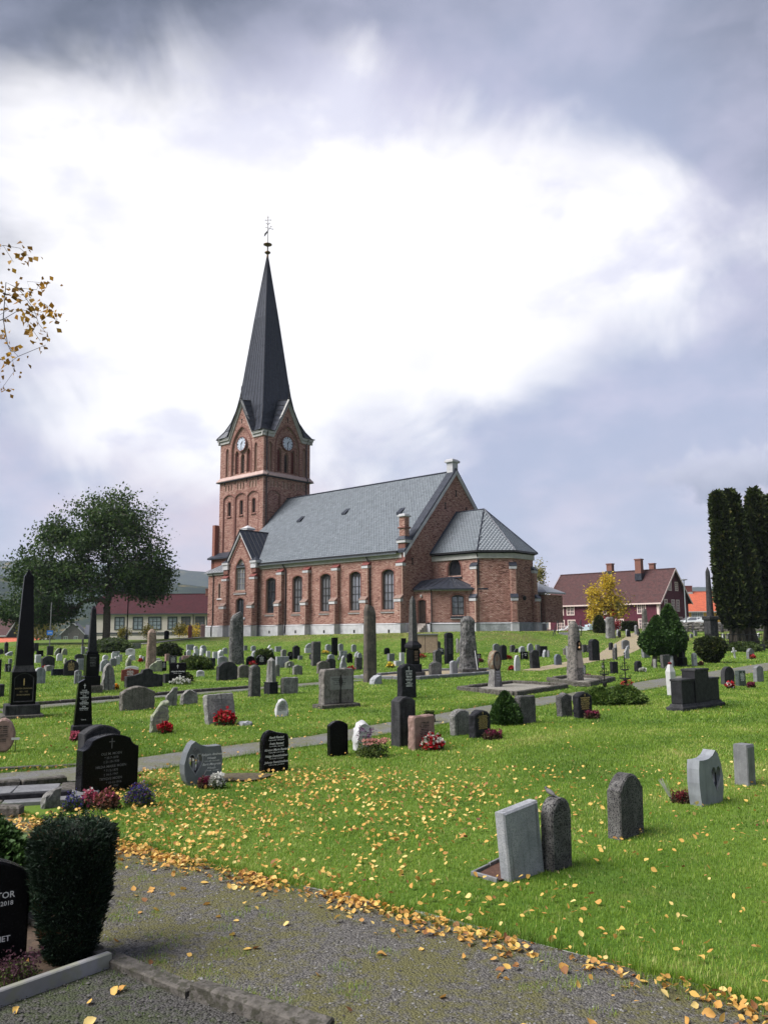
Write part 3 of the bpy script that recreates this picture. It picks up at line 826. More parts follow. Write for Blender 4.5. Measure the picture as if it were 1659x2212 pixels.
def chancel():
    c1,c2,c3,c4 = (5.35,4.04),(7.62,6.31),(7.62,9.72),(5.35,12.0)
    zt = 8.45; E_ = 8.9
    w = Wall('chancel_wall')
    fA = Face((0,4.04),c1); fB = Face(c1,c2); fC = Face(c2,c3); fD = Face(c3,c4)
    wh = lancet(1.84,3.36,6.98,7.55,.85)
    w.face(fA,rect(0,fA.L,ZB,zt),[(wh,.3)],tone=.02)
    w.face(fB,rect(0,fB.L,ZB,zt),tone=-.08); w.face(fC,rect(0,fC.L,ZB,zt),tone=-.12); w.face(fD,rect(0,fD.L,ZB,zt),brick=False)  # shade on the turned apse faces painted as darker brick
    Face(c4,(0,12.0)).plate(w.mb,rect(0,5.35,.5,zt))
    w.done()
    m = MB(); fA.fill(m,wh,-.26); gl = m.build('pane',G['glassdark'],church)
    m = MB(); f = fA; f.plate(m,wh,[(lancet(1.94,3.26,7.08,7.58,.85),.06)],-.2); wn = m.build('window',DKFRAME,church); gl.parent = wn
    m = MB(); f.trim(m,wh,.16,-.02,.03); m.build('brick_surround',REDTRIM,wn)
    m = MB(); slab_cap(f,m,1.75,3.45,6.72,.14,0,.12,-.2,.1,.02); m.build('sill',SHEET,wn)
    # cornice, gutter
    m = MB(); mg = MB()
    for f,e0,e1 in ((fA,0,.06),(fB,-.06,.06),(fC,-.06,.06),(fD,-.06,0)):
        f.block(m,e0,f.L + e1,zt,zt + .45,-.02,.15); f.block(mg,e0 * 4,f.L + e1 * 4,E_ + .1,E_ + .27,.3,.46)
    m.build('chancel_cornice',CREAM,church); mg.build('chancel_gutter',PIPE,church)
    # plinth
    m = MB()
    for f in (fA,fB,fC,fD):
        f.block(m,-.04,f.L + .04,.4,ZB - .14,-.05,.12); slab_cap(f,m,-.04,f.L + .04,ZB - .138,.12,0,.02,-.05,.12,.03)
    m.build('chancel_plinth',M('stained_limewash',(.36,.38,.395),(.24,.255,.265),1.3,.85,.2,20,c3=(.2,.21,.21),s3=6,f3=.5,streak=.5),church)
    # roof
    ov = .42; R = [(0.05,4.04 - ov),(5.35 + ov * .41,4.04 - ov),(7.62 + ov,6.31 - ov * .41),(7.62 + ov,9.72 + ov * .41),(5.35 + ov * .41,12 + ov),(0.05,12 + ov)]
    ap = (3.35,8.02,13.62); rd = (0.05,8.02,13.62)
    ez = E_ + .2; m = MB(); vs = [(x,y,ez) for x,y in R] + [ap,rd]
    m.add(vs,[(0,1,6,7),(1,2,6),(2,3,6),(3,4,6),(4,5,7,6),(5,4,3,2,1,0)])
    roof = m.build('chancel_roof',SLATEB,church)
    slates(roof,vs[0],vs[1],ap,rd,[],130); slates(roof,vs[1],vs[2],ap,ap,[],110); slates(roof,vs[2],vs[3],ap,ap,[],60)
    m = MB()
    for a,b in ((vs[1],ap),(vs[2],ap),(vs[3],ap),(rd,ap)): m.tube([a,b],.09,4)
    m.build('hip_flashing',SHEET,roof)
    m = MB(); m.tube([(0.0 + .05,4.04 - ov,ez + .03),(0.05,8.02,13.66)],.12,4); m.build('abutment_flashing',SHEET,roof)
    # buttresses of the apse
    for f,a,b in ((fA,fA.L - .72,fA.L - .08),(fB,fB.L - .35,fB.L + .2)): 
        buttress(f,a,b,ZB,4.55,7.45,.5,.3,metal=True)
    buttress(fC,fC.L - .3,fC.L + .2,ZB,4.55,7.2,.55,.3,metal=True)
    m = MB(); m.tube([fA.P(fA.L + .02,9.0,.35),fA.P(fA.L,8.5,.1),fA.P(fA.L,6.0,.1)],.06,6); m.build('downpipe',PIPE,church)
    # wall lamp with bracket
    m = MB(); m.tube([fC.P(1.2,5.0,0),fC.P(1.2,5.1,.3),fC.P(1.2,5.0,.35)],.03,5); lb = m.build('wall_lamp',G['iron'],church)
    m = MB(); q = fC.P(1.2,0,.35); m.lathe([(.02,5.02),(.17,4.96),(.17,4.72),(.08,4.6)],8,q[0],q[1]); m.build('lamp_shade',G['iron'],lb)
    # ---------------- sacristy porch in the corner
    p0,p1,p2 = (0.02,1.24),(1.98,1.24),(5.62,4.75)
    fP = Face(p0,p1); fQ = Face(p1,p2); zt2 = 5.5
    dh = seg_arch(.42,1.32,2.62,4.60,.10); wh = seg_arch(1.88,3.02,3.28,4.95,.16)
    w = Wall('porch_wall')
    w.face(fP,rect(0,fP.L,ZB,zt2),[(dh,.18)])
    w.face(fQ,rect(0,fQ.L,ZB,zt2),[(wh,.22)],keep=lambda s,z: z > 2.7 and s < 3.1,tone=.02)
    w.mb.box(.05,2,1.3,4,5.0,5.5)
    fR = Face(p2,(5.3,6.0)); fR.plate(w.mb,rect(0,fR.L,.5,zt2))
    wo = w.done()
    tones = [.2,.38,.5,.62,.8]; mats = []
    bm = []
    for t in tones:
        V = np.array([(0,-.012,0),(.25,-.012,0),(.25,-.012,.065),(0,-.012,.065),(0,.01,0),(.25,.01,0),(.25,.01,.065),(0,.01,.065)])
        Fq = np.array([(0,1,2,3),(0,4,5,1),(1,5,6,2),(2,6,7,3),(3,7,4,0)])
        me = npmesh('brick',V,Fq,np.full(5,t)); me.materials.append(BRICK); bm.append(me)
    for f,s,z,o in FRONTBR:
        q = f.P(s,z,o); b = link('brick',bm[min(4,max(0,int(RND.gauss(2.5,1.1))))],None,wo,q,(0,0,math.atan2(f.d[1],f.d[0])))
    m = MB(); fP.fill(m,dh,-.15)
    for k in range(1,4): fP.block(m,.42 + k * .225 - .008,.42 + k * .225 + .008,2.66,4.6,-.15,-.135)
    d = m.build('door',DOORM,church)
    m = MB(); m.tube([fP.P(1.22,3.7,-.15),fP.P(1.22,3.7,-.08),fP.P(1.12,3.7,-.08)],.018,5); m.build('handle',G['brass'],d)
    m = MB(); fP.trim(m,dh,.1,-.02,.02); m.build('brick_surround',REDTRIM,d)
    m = MB(); q = fP.P(.87,0,.1); m.lathe([(.02,4.92),(.07,4.95),(.1,5.05),(.07,5.15),(.02,5.2)],10,q[0],q[1]); m.build('globe_lamp',G['wpaint'],church)
    m = MB()
    fQ.plate(m,wh,[(seg_arch(1.96,2.41,3.36,4.9,.06,3),.05),(seg_arch(2.49,2.94,3.36,4.9,.06,3),.05)],-.14)
    for z in (3.95,4.48): fQ.block(m,1.95,2.95,z - .025,z + .025,-.19,-.13)
    wn = m.build('window',DKFRAME,church)
    m = MB(); fQ.fill(m,wh,-.18); m.build('pane',GLASS,wn)
    m = MB(); fQ.trim(m,wh,.14,-.02,.03); m.build('brick_surround',REDTRIM,wn)
    m = MB(); slab_cap(fQ,m,1.78,3.12,3.02,.1,0,.12,-.2,.12,.02); m.build('sill',SHEET,wn)
    m = MB(); fQ.block(m,1.76,3.14,2.93,3.018,-.02,.1); m.build('sill_edge',LIME,wn)
    m = MB(); fP.block(m,0,fP.L,zt2,zt2 + .18,-.02,.12); fQ.block(m,0,fQ.L,zt2,zt2 + .18,-.02,.12); m.build('porch_cornice',CREAM,church)
    # roof: low hipped sheet metal
    ez = zt2 + .2
    e = [(0.05,.92),(2.12,.92),(5.95,4.6),(5.5,6.0)]
    hp = (2.2,4.02,6.92); m = MB()
    vs = [(x,y,ez) for x,y in e] + [hp,(0.03,2.3,6.55),(0.05,4.02,6.75),(4.6,4.1,6.3)]
    m.add(vs,[(0,1,4,5),(1,2,4),(2,3,7,4),(5,4,6),(3,2,1,0)])
    m.add([(x,y,ez - .12) for x,y in e] + [(x,y,ez) for x,y in e],[(0,1,5,4),(1,2,6,5),(2,3,7,6)])
    rf = m.build('porch_roof',SHEET,church)
    m = MB()
    for k in range(1,7):
        t = k / 7
        a = Vector((e[1][0] + (e[2][0] - e[1][0]) * t,e[1][1] + (e[2][1] - e[1][1]) * t,ez)); m.tube([a,a.lerp(Vector(hp),.93 if k in (3,4) else .75)],.022,4)
    for k in range(0,4):
        a = Vector((e[0][0] + (e[1][0] - e[0][0]) * k / 3.2,e[0][1],ez)); b = Vector((.06 + .65 * k,2.2 + .45 * k,6.52 + .1 * k)); m.tube([a,b],.022,4)
    m.build('standing_seams',PIPE,rf)
    m = MB()
    fP.block(m,1.5,fP.L,.4,ZB - .14,-.05,.12); fP.block(m,0,.25,.4,ZB - .14,-.05,.12); fQ.block(m,-.1,fQ.L + .1,.4,ZB - .14,-.05,.12); slab_cap(fQ,m,-.1,fQ.L + .1,ZB - .138,.12,0,.02,-.05,.12,.03)
    m.build('porch_plinth',LIME,church)
    st = MB()
    for k in range(5): fP.block(st,.2,1.5,1.5,2.55 - k * .19,-.1 if k == 0 else .02 + k * .28,.3 + k * .28)
    st.build('porch_steps',M('step_granite',(.25,.22,.20),(.33,.30,.27),6,.85,.2),church)
    m = MB(); r0 = 1.42; m.tube([fP.P(r0,1.7,1.4),fP.P(r0,2.6,1.4),fP.P(r0,3.4,.15),fP.P(r0,2.5,.15)],.022,5); m.build('handrail',G['iron'],church)
    m = MB(); q = .0; m.tube([fQ.P(q,5.6,.2),fQ.P(q,5.3,.1),fQ.P(q,2.7,.1),fQ.P(q - .1,2.5,.18),fQ.P(q - .1,1.75,.2)],.055,6); m.tube([fQ.P(fQ.L,5.6,.2),fQ.P(fQ.L,5.3,.1),fQ.P(fQ.L,2.7,.1),fQ.P(fQ.L + .1,2.2,.2)],.055,6); m.build('downpipe',PIPE,church)
    # low north annex seen past the apse
    fN = Face((3.0,13.6),(6.5,13.6)); w = Wall('annex_wall')
    w.face(fN,rect(0,3.5,ZB,5.35),tone=-.1); fM = Face((6.5,13.6),(6.5,17)); w.face(fM,rect(0,3.4,ZB,5.35),tone=-.1); w.done()
    m = MB(); fN.block(m,0,3.6,.4,ZB - .1,-.05,.12); m.build('annex_plinth',LIME,church); m = MB(); fN.block(m,0,3.5,5.35,5.55,-.02,.1); m.build('annex_cornice',LIME,church)
    m = MB(); m.add([(3,13.2,5.6),(6.9,13.2,5.6),(6.9,17,5.6),(3,17,6.9),(3,14.4,6.9),(5.0,15,6.6),(3,13.2,5.45),(6.9,13.2,5.45),(6.9,17,5.45)],[(0,1,5,4),(1,2,5),(2,3,4,5),(6,7,1,0),(7,8,2,1)]); m.build('annex_roof',SHEETL,church)
    m = MB(); m.tube([fN.P(3.05,5.5,.2),fN.P(3.05,2.7,.1),fN.P(3.1,1.5,.2)],.055,6); m.build('downpipe',PIPE,church)
chancel()
# ------------------------------------------------------------------ west bay, stair block, tower
def bay():
    f = Face((-25.75,-.5),(-21.05,-.5)); L = f.L; ax = L / 2
    wh = lancet(ax - .85,ax + .85,6.45,8.55,.92,8); dh = seg_arch(ax - .68,ax + .68,3.62,5.35,.24)
    w = Wall('bay_wall')
    w.face(f,[(0,ZB),(L,ZB),(L,9.1),(ax,12.85),(0,9.1)],[(wh,.3),(dh,.28)])
    g = Face((-21.05,-.5),(-21.05,.02)); w.face(g,rect(0,g.L,ZB,9.1),tone=-.08)  # bay return: side shade set in the brick tone
    w.done()
    m = MB()
    o = -.2
    f.plate(m,wh,[(lancet(ax - .76,ax - .05,6.55,8.3,1.0,5),.07),(lancet(ax + .05,ax + .76,6.55,8.3,1.0,5),.07),([(ax + .24 * math.cos(k * math.pi / 4),9.28 + .24 * math.sin(k * math.pi / 4)) for k in range(8)],.07)],o)
    for z in (7.2,7.85,8.4): f.block(m,ax - .8,ax + .8,z - .03,z + .03,o - .06,o + .02)
    for s in (ax - .4,ax + .4): f.block(m,s - .02,s + .02,6.5,9.0,o - .06,o + .01)
    wn = m.build('window',M('pale_window_bars',(.20,.19,.16),rough=.6),church)
    m = MB(); f.fill(m,wh,-.25); m.build('pane',GLASS,wn)
    m = MB(); f.trim(m,wh,.15,-.02,.03); m.build('brick_surround',REDTRIM,wn)
    m = MB(); slab_cap(f,m,ax - 1.05,ax + 1.05,6.12,.1,0,.12,-.2,.14,.02); m.build('sill',BROWNCAP,wn)
    m = MB(); f.block(m,ax - 1.05,ax + 1.05,6.0,6.118,-.02,.1); m.build('sill_edge',LIME,wn)
    m = MB(); f.plate(m,dh,[(seg_arch(ax - .58,ax - .04,3.72,5.3,.12,3),.05),(seg_arch(ax + .04,ax + .58,3.72,5.3,.12,3),.05)],-.2); wn = m.build('window',DKFRAME,church)
    m = MB(); f.fill(m,dh,-.24); m.build('pane',G['glassdark'],wn)
    m = MB(); f.trim(m,dh,.12,-.02,.03); m.build('brick_surround',REDTRIM,wn)
    m = MB(); slab_cap(f,m,ax - .95,ax + .95,3.26,.1,0,.16,-.2,.14,.02); m.build('sill',LIME,wn)
    # raking stepped corbels, bargeboard
    m = MB()
    for sg in (-1,1):
        for k in range(14):
            t = k / 14; s = ax + sg * (2.2 - 2.2 * t); z = 9.0 + 3.25 * t
            f.block(m,s - .09,s + .09,z - .20,z + .05,-.02,.07)
    m.build('stepped_corbels',REDTRIM,church)
    m = MB()
    for sg in (-1,1):
        a = (ax + sg * 2.62,9.0); b = (ax,13.05)
        vs = [f.P(s,z + dz,o) for o in (-.03,.2) for s,z,dz in ((*a,-.1),(*b,-.38),(*b,0.0),(*a,.28))]
        m.add(vs,[(0,1,2,3),(4,5,6,7),(3,2,6,7),(0,1,5,4),(0,3,7,4)])
    m.build('bargeboard',LIME,church)
    m = MB(); X = -23.4
    for sg in (-1,1):
        e = (X + sg * 2.75,9.15); 
        m.add([(e[0],-.78,e[1]),(X,-.78,13.12),(X,6.2,13.12),(e[0],2.6,e[1] + .0)],[(0,1,2,3) if sg < 0 else (3,2,1,0)])
        m.add([(e[0],-.78,e[1] - .1),(X,-.78,13.02),(X,-.78,13.12),(e[0],-.78,e[1])],[(0,1,2,3)])
    r = m.build('bay_roof',SHEET,church)
    m = MB()
    for k in range(1,8):
        y = -.75 + k * .62
        for sg in (-1,1): m.tube([(X,y,13.13),(X + sg * 2.75,y,9.17)],.025,4)
    m.tube([(X,-.8,13.14),(X,6.2,13.14)],.06,5)
    m.build('standing_seams',PIPE,r)
    for s0,s1 in ((-.45,.35),(L - .3,L + .5)):
        b = buttress(f,s0,s1,ZB,4.45,7.55,.7,.38)
        m = MB(); f.block(m,s0 - .05,s1 + .05,8.8,9.35,-.4,.28); f.block(m,s0 - .14,s1 + .14,9.35,9.6,-.5,.36); m.build('pinnacle',LIME,b)
        w2 = MB(); f.block(w2,s0 + .02,s1 - .02,8.3,8.8,-.4,.2); w2.build('pinnacle_shaft',REDTRIM,b)
        m = MB(); q = [f.P(s,0,o)[:2] for s,o in ((s0 - .16,.38),(s1 + .16,.38),(s1 + .16,-.52),(s0 - .16,-.52))]; c = [f.P((s0 + s1) / 2,0,-.07)[:2]] * 4
        m.loft([q,c],[9.602,9.98]); m.build('pinnacle_roof',SHEET,b)
    m = MB(); f.block(m,0,L,.4,ZB - .12,-.05,.1); slab_cap(f,m,0,L,ZB - .118,.1,0,.02,-.05,.1,.03); m.build('bay_plinth',LIME,church)
    # square turret behind the bay, against the tower
    m = MB(); m.box(-26.6,-25.7,2.2,3.1,9,13.6); t = m.build('stair_turret',BRICKFLAT,church)
    m = MB(); m.bevbox(-26.75,-25.55,2.05,3.25,13.6,13.8); m.loft([[(-26.8,2.0),(-25.5,2.0),(-25.5,3.3),(-26.8,3.3)],[(-26.15,2.65)] * 4],[13.8,14.2]); m.build('turret_cap',LIME,t)
    # low stair block to the west
    f = Face((-29.75,-.1),(-26.1,-.1)); w = Wall('stair_block_wall')
    hs = [rect(1.9,2.28,5.75,7.35),rect(2.55,2.83,5.75,7.35)]
    w.face(f,rect(0,f.L,ZB,8.35),[(h,.25) for h in hs],tone=-.03)
    g = Face((-29.75,8),(-29.75,-.1)); w.face(g,rect(0,g.L,ZB,8.35),brick=False); w.done()
    m = MB()
    for h in hs: f.fill(m,h,-.2)
    wn = m.build('window',GLASS,church)
    m = MB(); slab_cap(f,m,1.75,2.95,5.55,.08,0,.1,-.1,.08,.02); m.build('sill',LIME,wn)
    m = MB(); f.block(m,-.1,f.L,8.35,8.62,-.02,.14); m.build('stair_cornice',CREAM,church)
    m = MB(); m.add([(-30.15,-.45,8.72),(-25.9,-.45,8.72),(-25.9,4.2,11.2),(-28.2,4.2,11.2),(-30.15,8,8.72),(-30.15,-.45,8.6),(-25.9,-.45,8.6)],[(0,1,2,3),(0,3,4),(5,6,1,0)])
    r = m.build('stair_roof',SHEETL,church)
    m = MB()
    for k in range(7):
        t = k / 7; a = Vector((-30.0 + 4.0 * t,-.43,8.74)); b = Vector((-28.0 + 2.0 * t,4.2,11.2)); m.tube([a,b],.028,4)
    m.build('standing_seams',PIPE,r)
    m = MB(); f.block(m,-.25,f.L,.4,ZB - .12,-.05,.16); slab_cap(f,m,-.25,f.L,ZB - .118,.16,0,.02,-.05,.12,.03); m.build('stair_plinth',LIME,church)
    m = MB(); s = 1.05; m.tube([f.P(s,8.55,.3),f.P(s,8.3,.1),f.P(s,2.7,.1),f.P(s - .08,2.4,.22),f.P(s - .08,1.4,.22)],.06,6); s = 3.45; m.tube([f.P(s,8.55,.3),f.P(s,8.3,.1),f.P(s,1.5,.25)],.06,6); m.build('downpipe',PIPE,church)
BRICKFLAT = M('plain_brickwork',(.26,.105,.075),(.16,.06,.045),9,.9,.3,50)

TX0,TX1,TY0,TY1 = -33.7,-25.4,4.2,11.75
def tower():
    faces = [Face((TX0,TY0),(TX1,TY0)),Face((TX1,TY0),(TX1,TY1)),Face((TX1,TY1),(TX0,TY1)),Face((TX0,TY1),(TX0,TY0))]
    ZS,ZC,ZG = 20.45,25.2,29.75
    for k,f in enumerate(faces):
        vis = k < 2; L = f.L; c = L / 2; tn = 0.0 if k == 0 else -.07  # tn darkens the east face's bricks, painting its shade
        w = Wall('tower_wall')
        pw = L * .245
        cs = [c - L * .28,c,c + L * .28] if k == 0 else [c - L * .27,c + L * .27]
        pan = [seg_arch(q - pw / 2,q + pw / 2,10.5,18.15,.45) for q in cs]
        nic = []
        for q in ([c - L * .28,c,c + L * .28]):
            for d in (-.55,0,.55): nic.append(seg_arch(q + d - .12,q + d + .12,19.1,19.75,.12,4))
        low = rect(0,L,1.2 if not vis else 8.0,ZS)
        w.face(f,low,[(h,.14) for h in pan] + [(h,.12) for h in nic],brick=vis,tone=tn)
        m = MB(); slits = []
        for i,q in enumerate(cs):
            hs = []
            if k == 0:
                sl = seg_arch(q - .28,q + .28,16.0,17.65,.1,4); hs = [(sl,.25)]; slits.append(sl)
            w.face(f,pan[i],hs,-.14,brick=vis,tone=tn - .02)
        for h in nic: f.fill(w.mb,h,-.12)
        # belfry stage with its gable
        arch = lancet(c - 1.85,c + 1.85,20.95,24.0,.86,9)
        sideN = [lancet(q - .23,q + .23,20.95,24.1,1.0,4) for q in (c - 2.75,c + 2.75)]
        top = [(0,ZS + .002),(L,ZS + .002),(L,ZC),(c + 2.3,ZC),(c,ZG - .25),(c - 2.3,ZC),(0,ZC)]
        w.face(f,top,[(arch,.22)] + [(h,.2) for h in sideN],brick=vis,tone=tn)
        lan = [lancet(c - 1.12 - .31,c - 1.12 + .31,21.1,23.5,1.0,5),lancet(c - .31,c + .31,21.1,23.0,1.0,5),lancet(c + 1.12 - .31,c + 1.12 + .31,21.1,23.5,1.0,5)]
        w.face(f,arch,[(h,.3) for h in lan],-.22,brick=vis,tone=tn)
        for h in sideN: f.fill(w.mb,h,-.2)
        w.done()
        if not vis: continue
        m = MB()
        for h in pan: f.trim(m,h,.10,-.02,.02)
        f.trim(m,arch,.16,-.02,.05)
        for h in sideN: f.trim(m,h,.07,-.02,.03)
        m.build('moulded_brick_trim',REDTRIM,church)
        m = MB()
        for h in lan: f.trim(m,h,.06,-.24,-.19)
        for h in pan:   # darker raking jamb shafts inside the panels
            a,b = h[0][0],h[1][0]; f.block(m,a,a + .07,10.5,18.1,-.14,-.05); f.block(m,b - .07,b,10.5,18.1,-.14,-.05)
        m.build('jamb_shaft',REDTRIM,church)
        # louvred shutters behind the lancets
        for i,h in enumerate(lan):
            m = MB(); f.fill(m,h,-.48)
            s0,s1 = h[0][0],h[1][0]
            for q in range(11):
                z = 21.2 + q * .22
                if z > 23.2 - (.5 if i == 1 else 0): break
                vs = [f.P(s,z + dz,o) for s in (s0 + .02,s1 - .02) for dz,o in ((0,-.36),(.14,-.46))]
                m.add(vs,[(0,2,3,1)])
            m.build('louvre',DOORM if i == 1 else M('red_brown_shutter',(.10,.022,.016),(.14,.03,.022),8,.6),church)
        if slits:
            for h in slits:
                m = MB(); f.fill(m,h,-.36); wn = m.build('window',G['glassdark'],church)
                m = MB(); f.trim(m,h,.1,-.16,-.11); slab_cap(f,m,h[0][0] - .12,h[1][0] + .12,15.8,-.02,0,.1,-.3,.12,.02); m.build('brick_surround',REDTRIM,wn)
        # wall anchors
        pts = [(1.0,20.1),(3.1,20.1),(5.3,20.1),(7.4,20.1),(c,27.6)] if k == 0 else [(c,27.6)]
        for s,z in pts:
            m = MB(); f.block(m,s - .04,s + .04,z - .3,z + .25,-.01,.05); f.block(m,s - .16,s + .16,z + .2,z + .27,-.01,.06); m.build('wall_anchor',G['iron'],church)
        # clock
        zc = 24.72; cl = empty('clock',f.P(c,zc,.0),math.atan2(f.d[1],f.d[0])); cl.parent = church
        def disc(r0,r1,y0,y1,n=32):
            mm = MB()
            if r0 == 0: mm.add([(r1 * math.cos(2 * math.pi * i / n),y0,r1 * math.sin(2 * math.pi * i / n)) for i in range(n)],[tuple(range(n))])
            else:
                vs = []
                for y in (y0,y1):
                    for r in (r0,r1): vs += [(r * math.cos(2 * math.pi * i / n),y,r * math.sin(2 * math.pi * i / n)) for i in range(n)]
                fs = []
                for i in range(n):
                    j = (i + 1) % n; fs += [(i,j,n + j,n + i),(2 * n + i,3 * n + i,3 * n + j,2 * n + j),(n + i,n + j,3 * n + j,3 * n + i),(i,2 * n + i,2 * n + j,j)]
                mm.add(vs,fs)
            return mm
        disc(0,.86,-.04,0).build('dial',M('clock_dial_enamel',(.48,.52,.60),(.43,.47,.55),2,.35),cl)
        disc(.84,.95,0,-.10).build('rim',REDTRIM,cl)
        m = MB()
        for i in range(12):
            a = i * math.pi / 6; ca,sa = math.cos(a),math.sin(a)
            for j in ((0,) if i % 3 else (-.045,.045)):
                vs = [(r * sa + (t + j) * ca,y,r * ca - (t + j) * sa) for y in (-.041,-.055) for r,t in ((.60,-.032),(.80,-.032),(.80,.032),(.60,.032))]
                m.add(vs,[(4,5,6,7),(0,1,5,4),(1,2,6,5),(2,3,7,6),(3,0,4,7)])
        m.build('numerals',G['iron'],cl)
        for nm,ln,wd,an,yy in (('minute_hand',.68,.030,math.pi,-.075),('hour_hand',.46,.045,math.radians(38),-.065)):
            m = MB(); ca,sa = math.cos(an),math.sin(an)
            vs = [(r * sa + t * ca,y,r * ca - t * sa) for y in (yy,yy - .012) for r,t in ((-.12,-wd),(ln * .7,-wd),(ln,0),(ln * .7,wd),(-.12,wd))]
            m.add(vs,[(5,6,7,8,9)] + [(i,(i + 1) % 5,5 + (i + 1) % 5,5 + i) for i in range(5)]); m.build(nm,G['iron'],cl)
        disc(0,.07,-.09,0,10).build('hub',G['iron'],cl)
    # string course: pink stone weathering
    m = MB(); e = [(.0,ZS - .16),(.32,ZS - .1),(.34,ZS - .02),(.02,ZS + .42)]
    R = [[(TX0 - d,TY0 - d),(TX1 + d,TY0 - d),(TX1 + d,TY1 + d),(TX0 - d,TY1 + d)] for d,z in e]
    m.loft(R,[z for d,z in e],False); m.build('string_course',M('pinkish_weathering_stone',(.42,.31,.28),(.35,.25,.225),3,.8),church)
    m = MB(); m.loft([[(TX0 - d,TY0 - d),(TX1 + d,TY0 - d),(TX1 + d,TY1 + d),(TX0 - d,TY1 + d)] for d in (.0,.36,.36,.0)],[ZS - .24,ZS - .2,ZS - .14,ZS - .12],False); m.build('drip_edge',SHEET,church)
    # gable cornices (cream bands following the gables)
    m = MB()
    for f in faces:
        L = f.L; c = L / 2
        line = [(-.32,ZC),(c - 2.3,ZC),(c,ZG - .2),(c + 2.3,ZC),(L + .32,ZC)]
        for o0,o1,lo,hi in ((-.02,.14,-.05,.32),(.0,.30,.322,.60)):
            for (a,za),(b,zb) in zip(line[:-1],line[1:]):
                st = 1.0 if za == zb else 1.55
                vs = [f.P(s,z + d,o) for o in (o0,o1) for s,z,d in ((a,za,lo * (1.0 if za == ZC and za == zb else 1)),(b,zb,lo * (st if zb > za else 1)),(b,zb,hi * (1.35 if zb > za else 1.0)),(a,za,hi * (1.35 if za > zb else 1.0)))]
                m.add(vs,[(4,5,6,7),(0,1,5,4),(1,2,6,5),(2,3,7,6),(3,0,4,7),(3,2,1,0)])
    m.build('gable_cornice',CREAM,church)
    # spire: square pyramid flaring to the tower corners, with four gable roofs
    cx,cy = (TX0 + TX1) / 2 + .0,(TY0 + TY1) / 2 - .1
    hx,hy = (TX1 - TX0) / 2 + .42,(TY1 - TY0) / 2 + .42
    def ring(rc,rm):   # corners at rc along diagonals, mids at rm
        k = rc / math.sqrt(2); out = []
        for i in range(4):
            a = math.pi / 4 + i * math.pi / 2; out.append((cx + rc * math.cos(a),cy + rc * math.sin(a)))
            b = a + math.pi / 4; out.append((cx + rm * math.cos(b),cy + rm * math.sin(b)))
        return out
    prof = [(50.1,.10),(41.7,1.52),(33.7,2.78),(31.5,3.16),(29.6,3.62),(28.0,4.25),(26.8,5.05),(25.84,6.0)]
    m = MB(); rings = []; zs = []
    for z,rc in prof:
        rm = rc / math.sqrt(2) * (1.0 if z > 31 else .98 if z > 29 else .86 if z > 27.5 else .74); rings.append(ring(rc,rm)); zs.append(z)
    m.loft(rings[::-1],zs[::-1]); sp = m.build('spire',SHEET,church)
    m = MB()
    for z,rc in prof: pass
    for i in range(8):
        for t in ([.0] if i % 2 == 0 else [.0]) + [.26,.5,.76]:
            line = []
            for r,z in zip(rings,zs):
                a = Vector((*r[i],z)); b = Vector((*r[(i + 1) % 8],z)); line.append(a.lerp(b,t))
            if t in (.26,.76): line = line[1:]
            m.tube(line[::-1],.045 if t else (.075 if i % 2 == 0 else .045),4)
    # staggered cross welts
    for i in range(8):
        for q in range(26):
            z = 31.5 + RND.random() * 16; t0 = RND.choice([.0,.26,.5,.76]); t1 = t0 + .24
            rc = float(np.interp(z,[p[0] for p in prof][::-1],[p[1] for p in prof][::-1])); rg = ring(rc * 1.004,rc * 1.004 / math.sqrt(2))
            a = Vector((*rg[i],z)); b = Vector((*rg[(i + 1) % 8],z)); m.tube([a.lerp(b,t0),a.lerp(b,min(1,t1))],.018,4)
    m.build('standing_seams',M('dark_seam_metal',(.018,.02,.026),(.03,.033,.042),4,.5,metal=.2),sp)
    m = MB()
    for i,f in enumerate(faces):
        L = f.L; c = L / 2; ov = .42
        for sg in (-1,1):
            a = f.P(c,ZG + .38,ov); b = f.P(c + sg * 2.42,ZC + .62,ov)
            c2 = f.P(c,ZG + .95,-2.6); d = f.P(c + sg * 1.6,ZC + 1.7,-2.4)
            m.add([a,b,d,c2,tuple(Vector(a) - Vector((0,0,.14))),tuple(Vector(b) - Vector((0,0,.14)))],[(0,1,2,3),(0,1,5,4)])
    gr = m.build('gable_roof',SHEET,church)
    m = MB()
    for i,f in enumerate(faces):
        L = f.L; c = L / 2
        m.tube([f.P(c,ZG + .4,.44),f.P(c,ZG + .97,-2.6)],.07,4)
        for sg in (-1,1):
            for q in range(1,6):
                t = q / 6; m.tube([Vector(f.P(c,ZG + .39,.40)).lerp(Vector(f.P(c + sg * 2.42,ZC + .63,.4)),t),Vector(f.P(c,ZG + .96,-2.6)).lerp(Vector(f.P(c + sg * 1.6,ZC + 1.71,-2.4)),t)],.03,4)
            m.tube([f.P(c,ZG + .38,.42),f.P(c + sg * 2.42,ZC + .62,.42)],.05,4)
        # corner eave edge
        m.tube([f.P(c + 2.4,ZC + .64,.42),f.P(L + .42,ZC + .64,.42)],.06,4); m.tube([f.P(c - 2.4,ZC + .64,.42),f.P(-.42,ZC + .64,.42)],.06,4)
    m.build('gable_roof_seams',PIPE,gr)
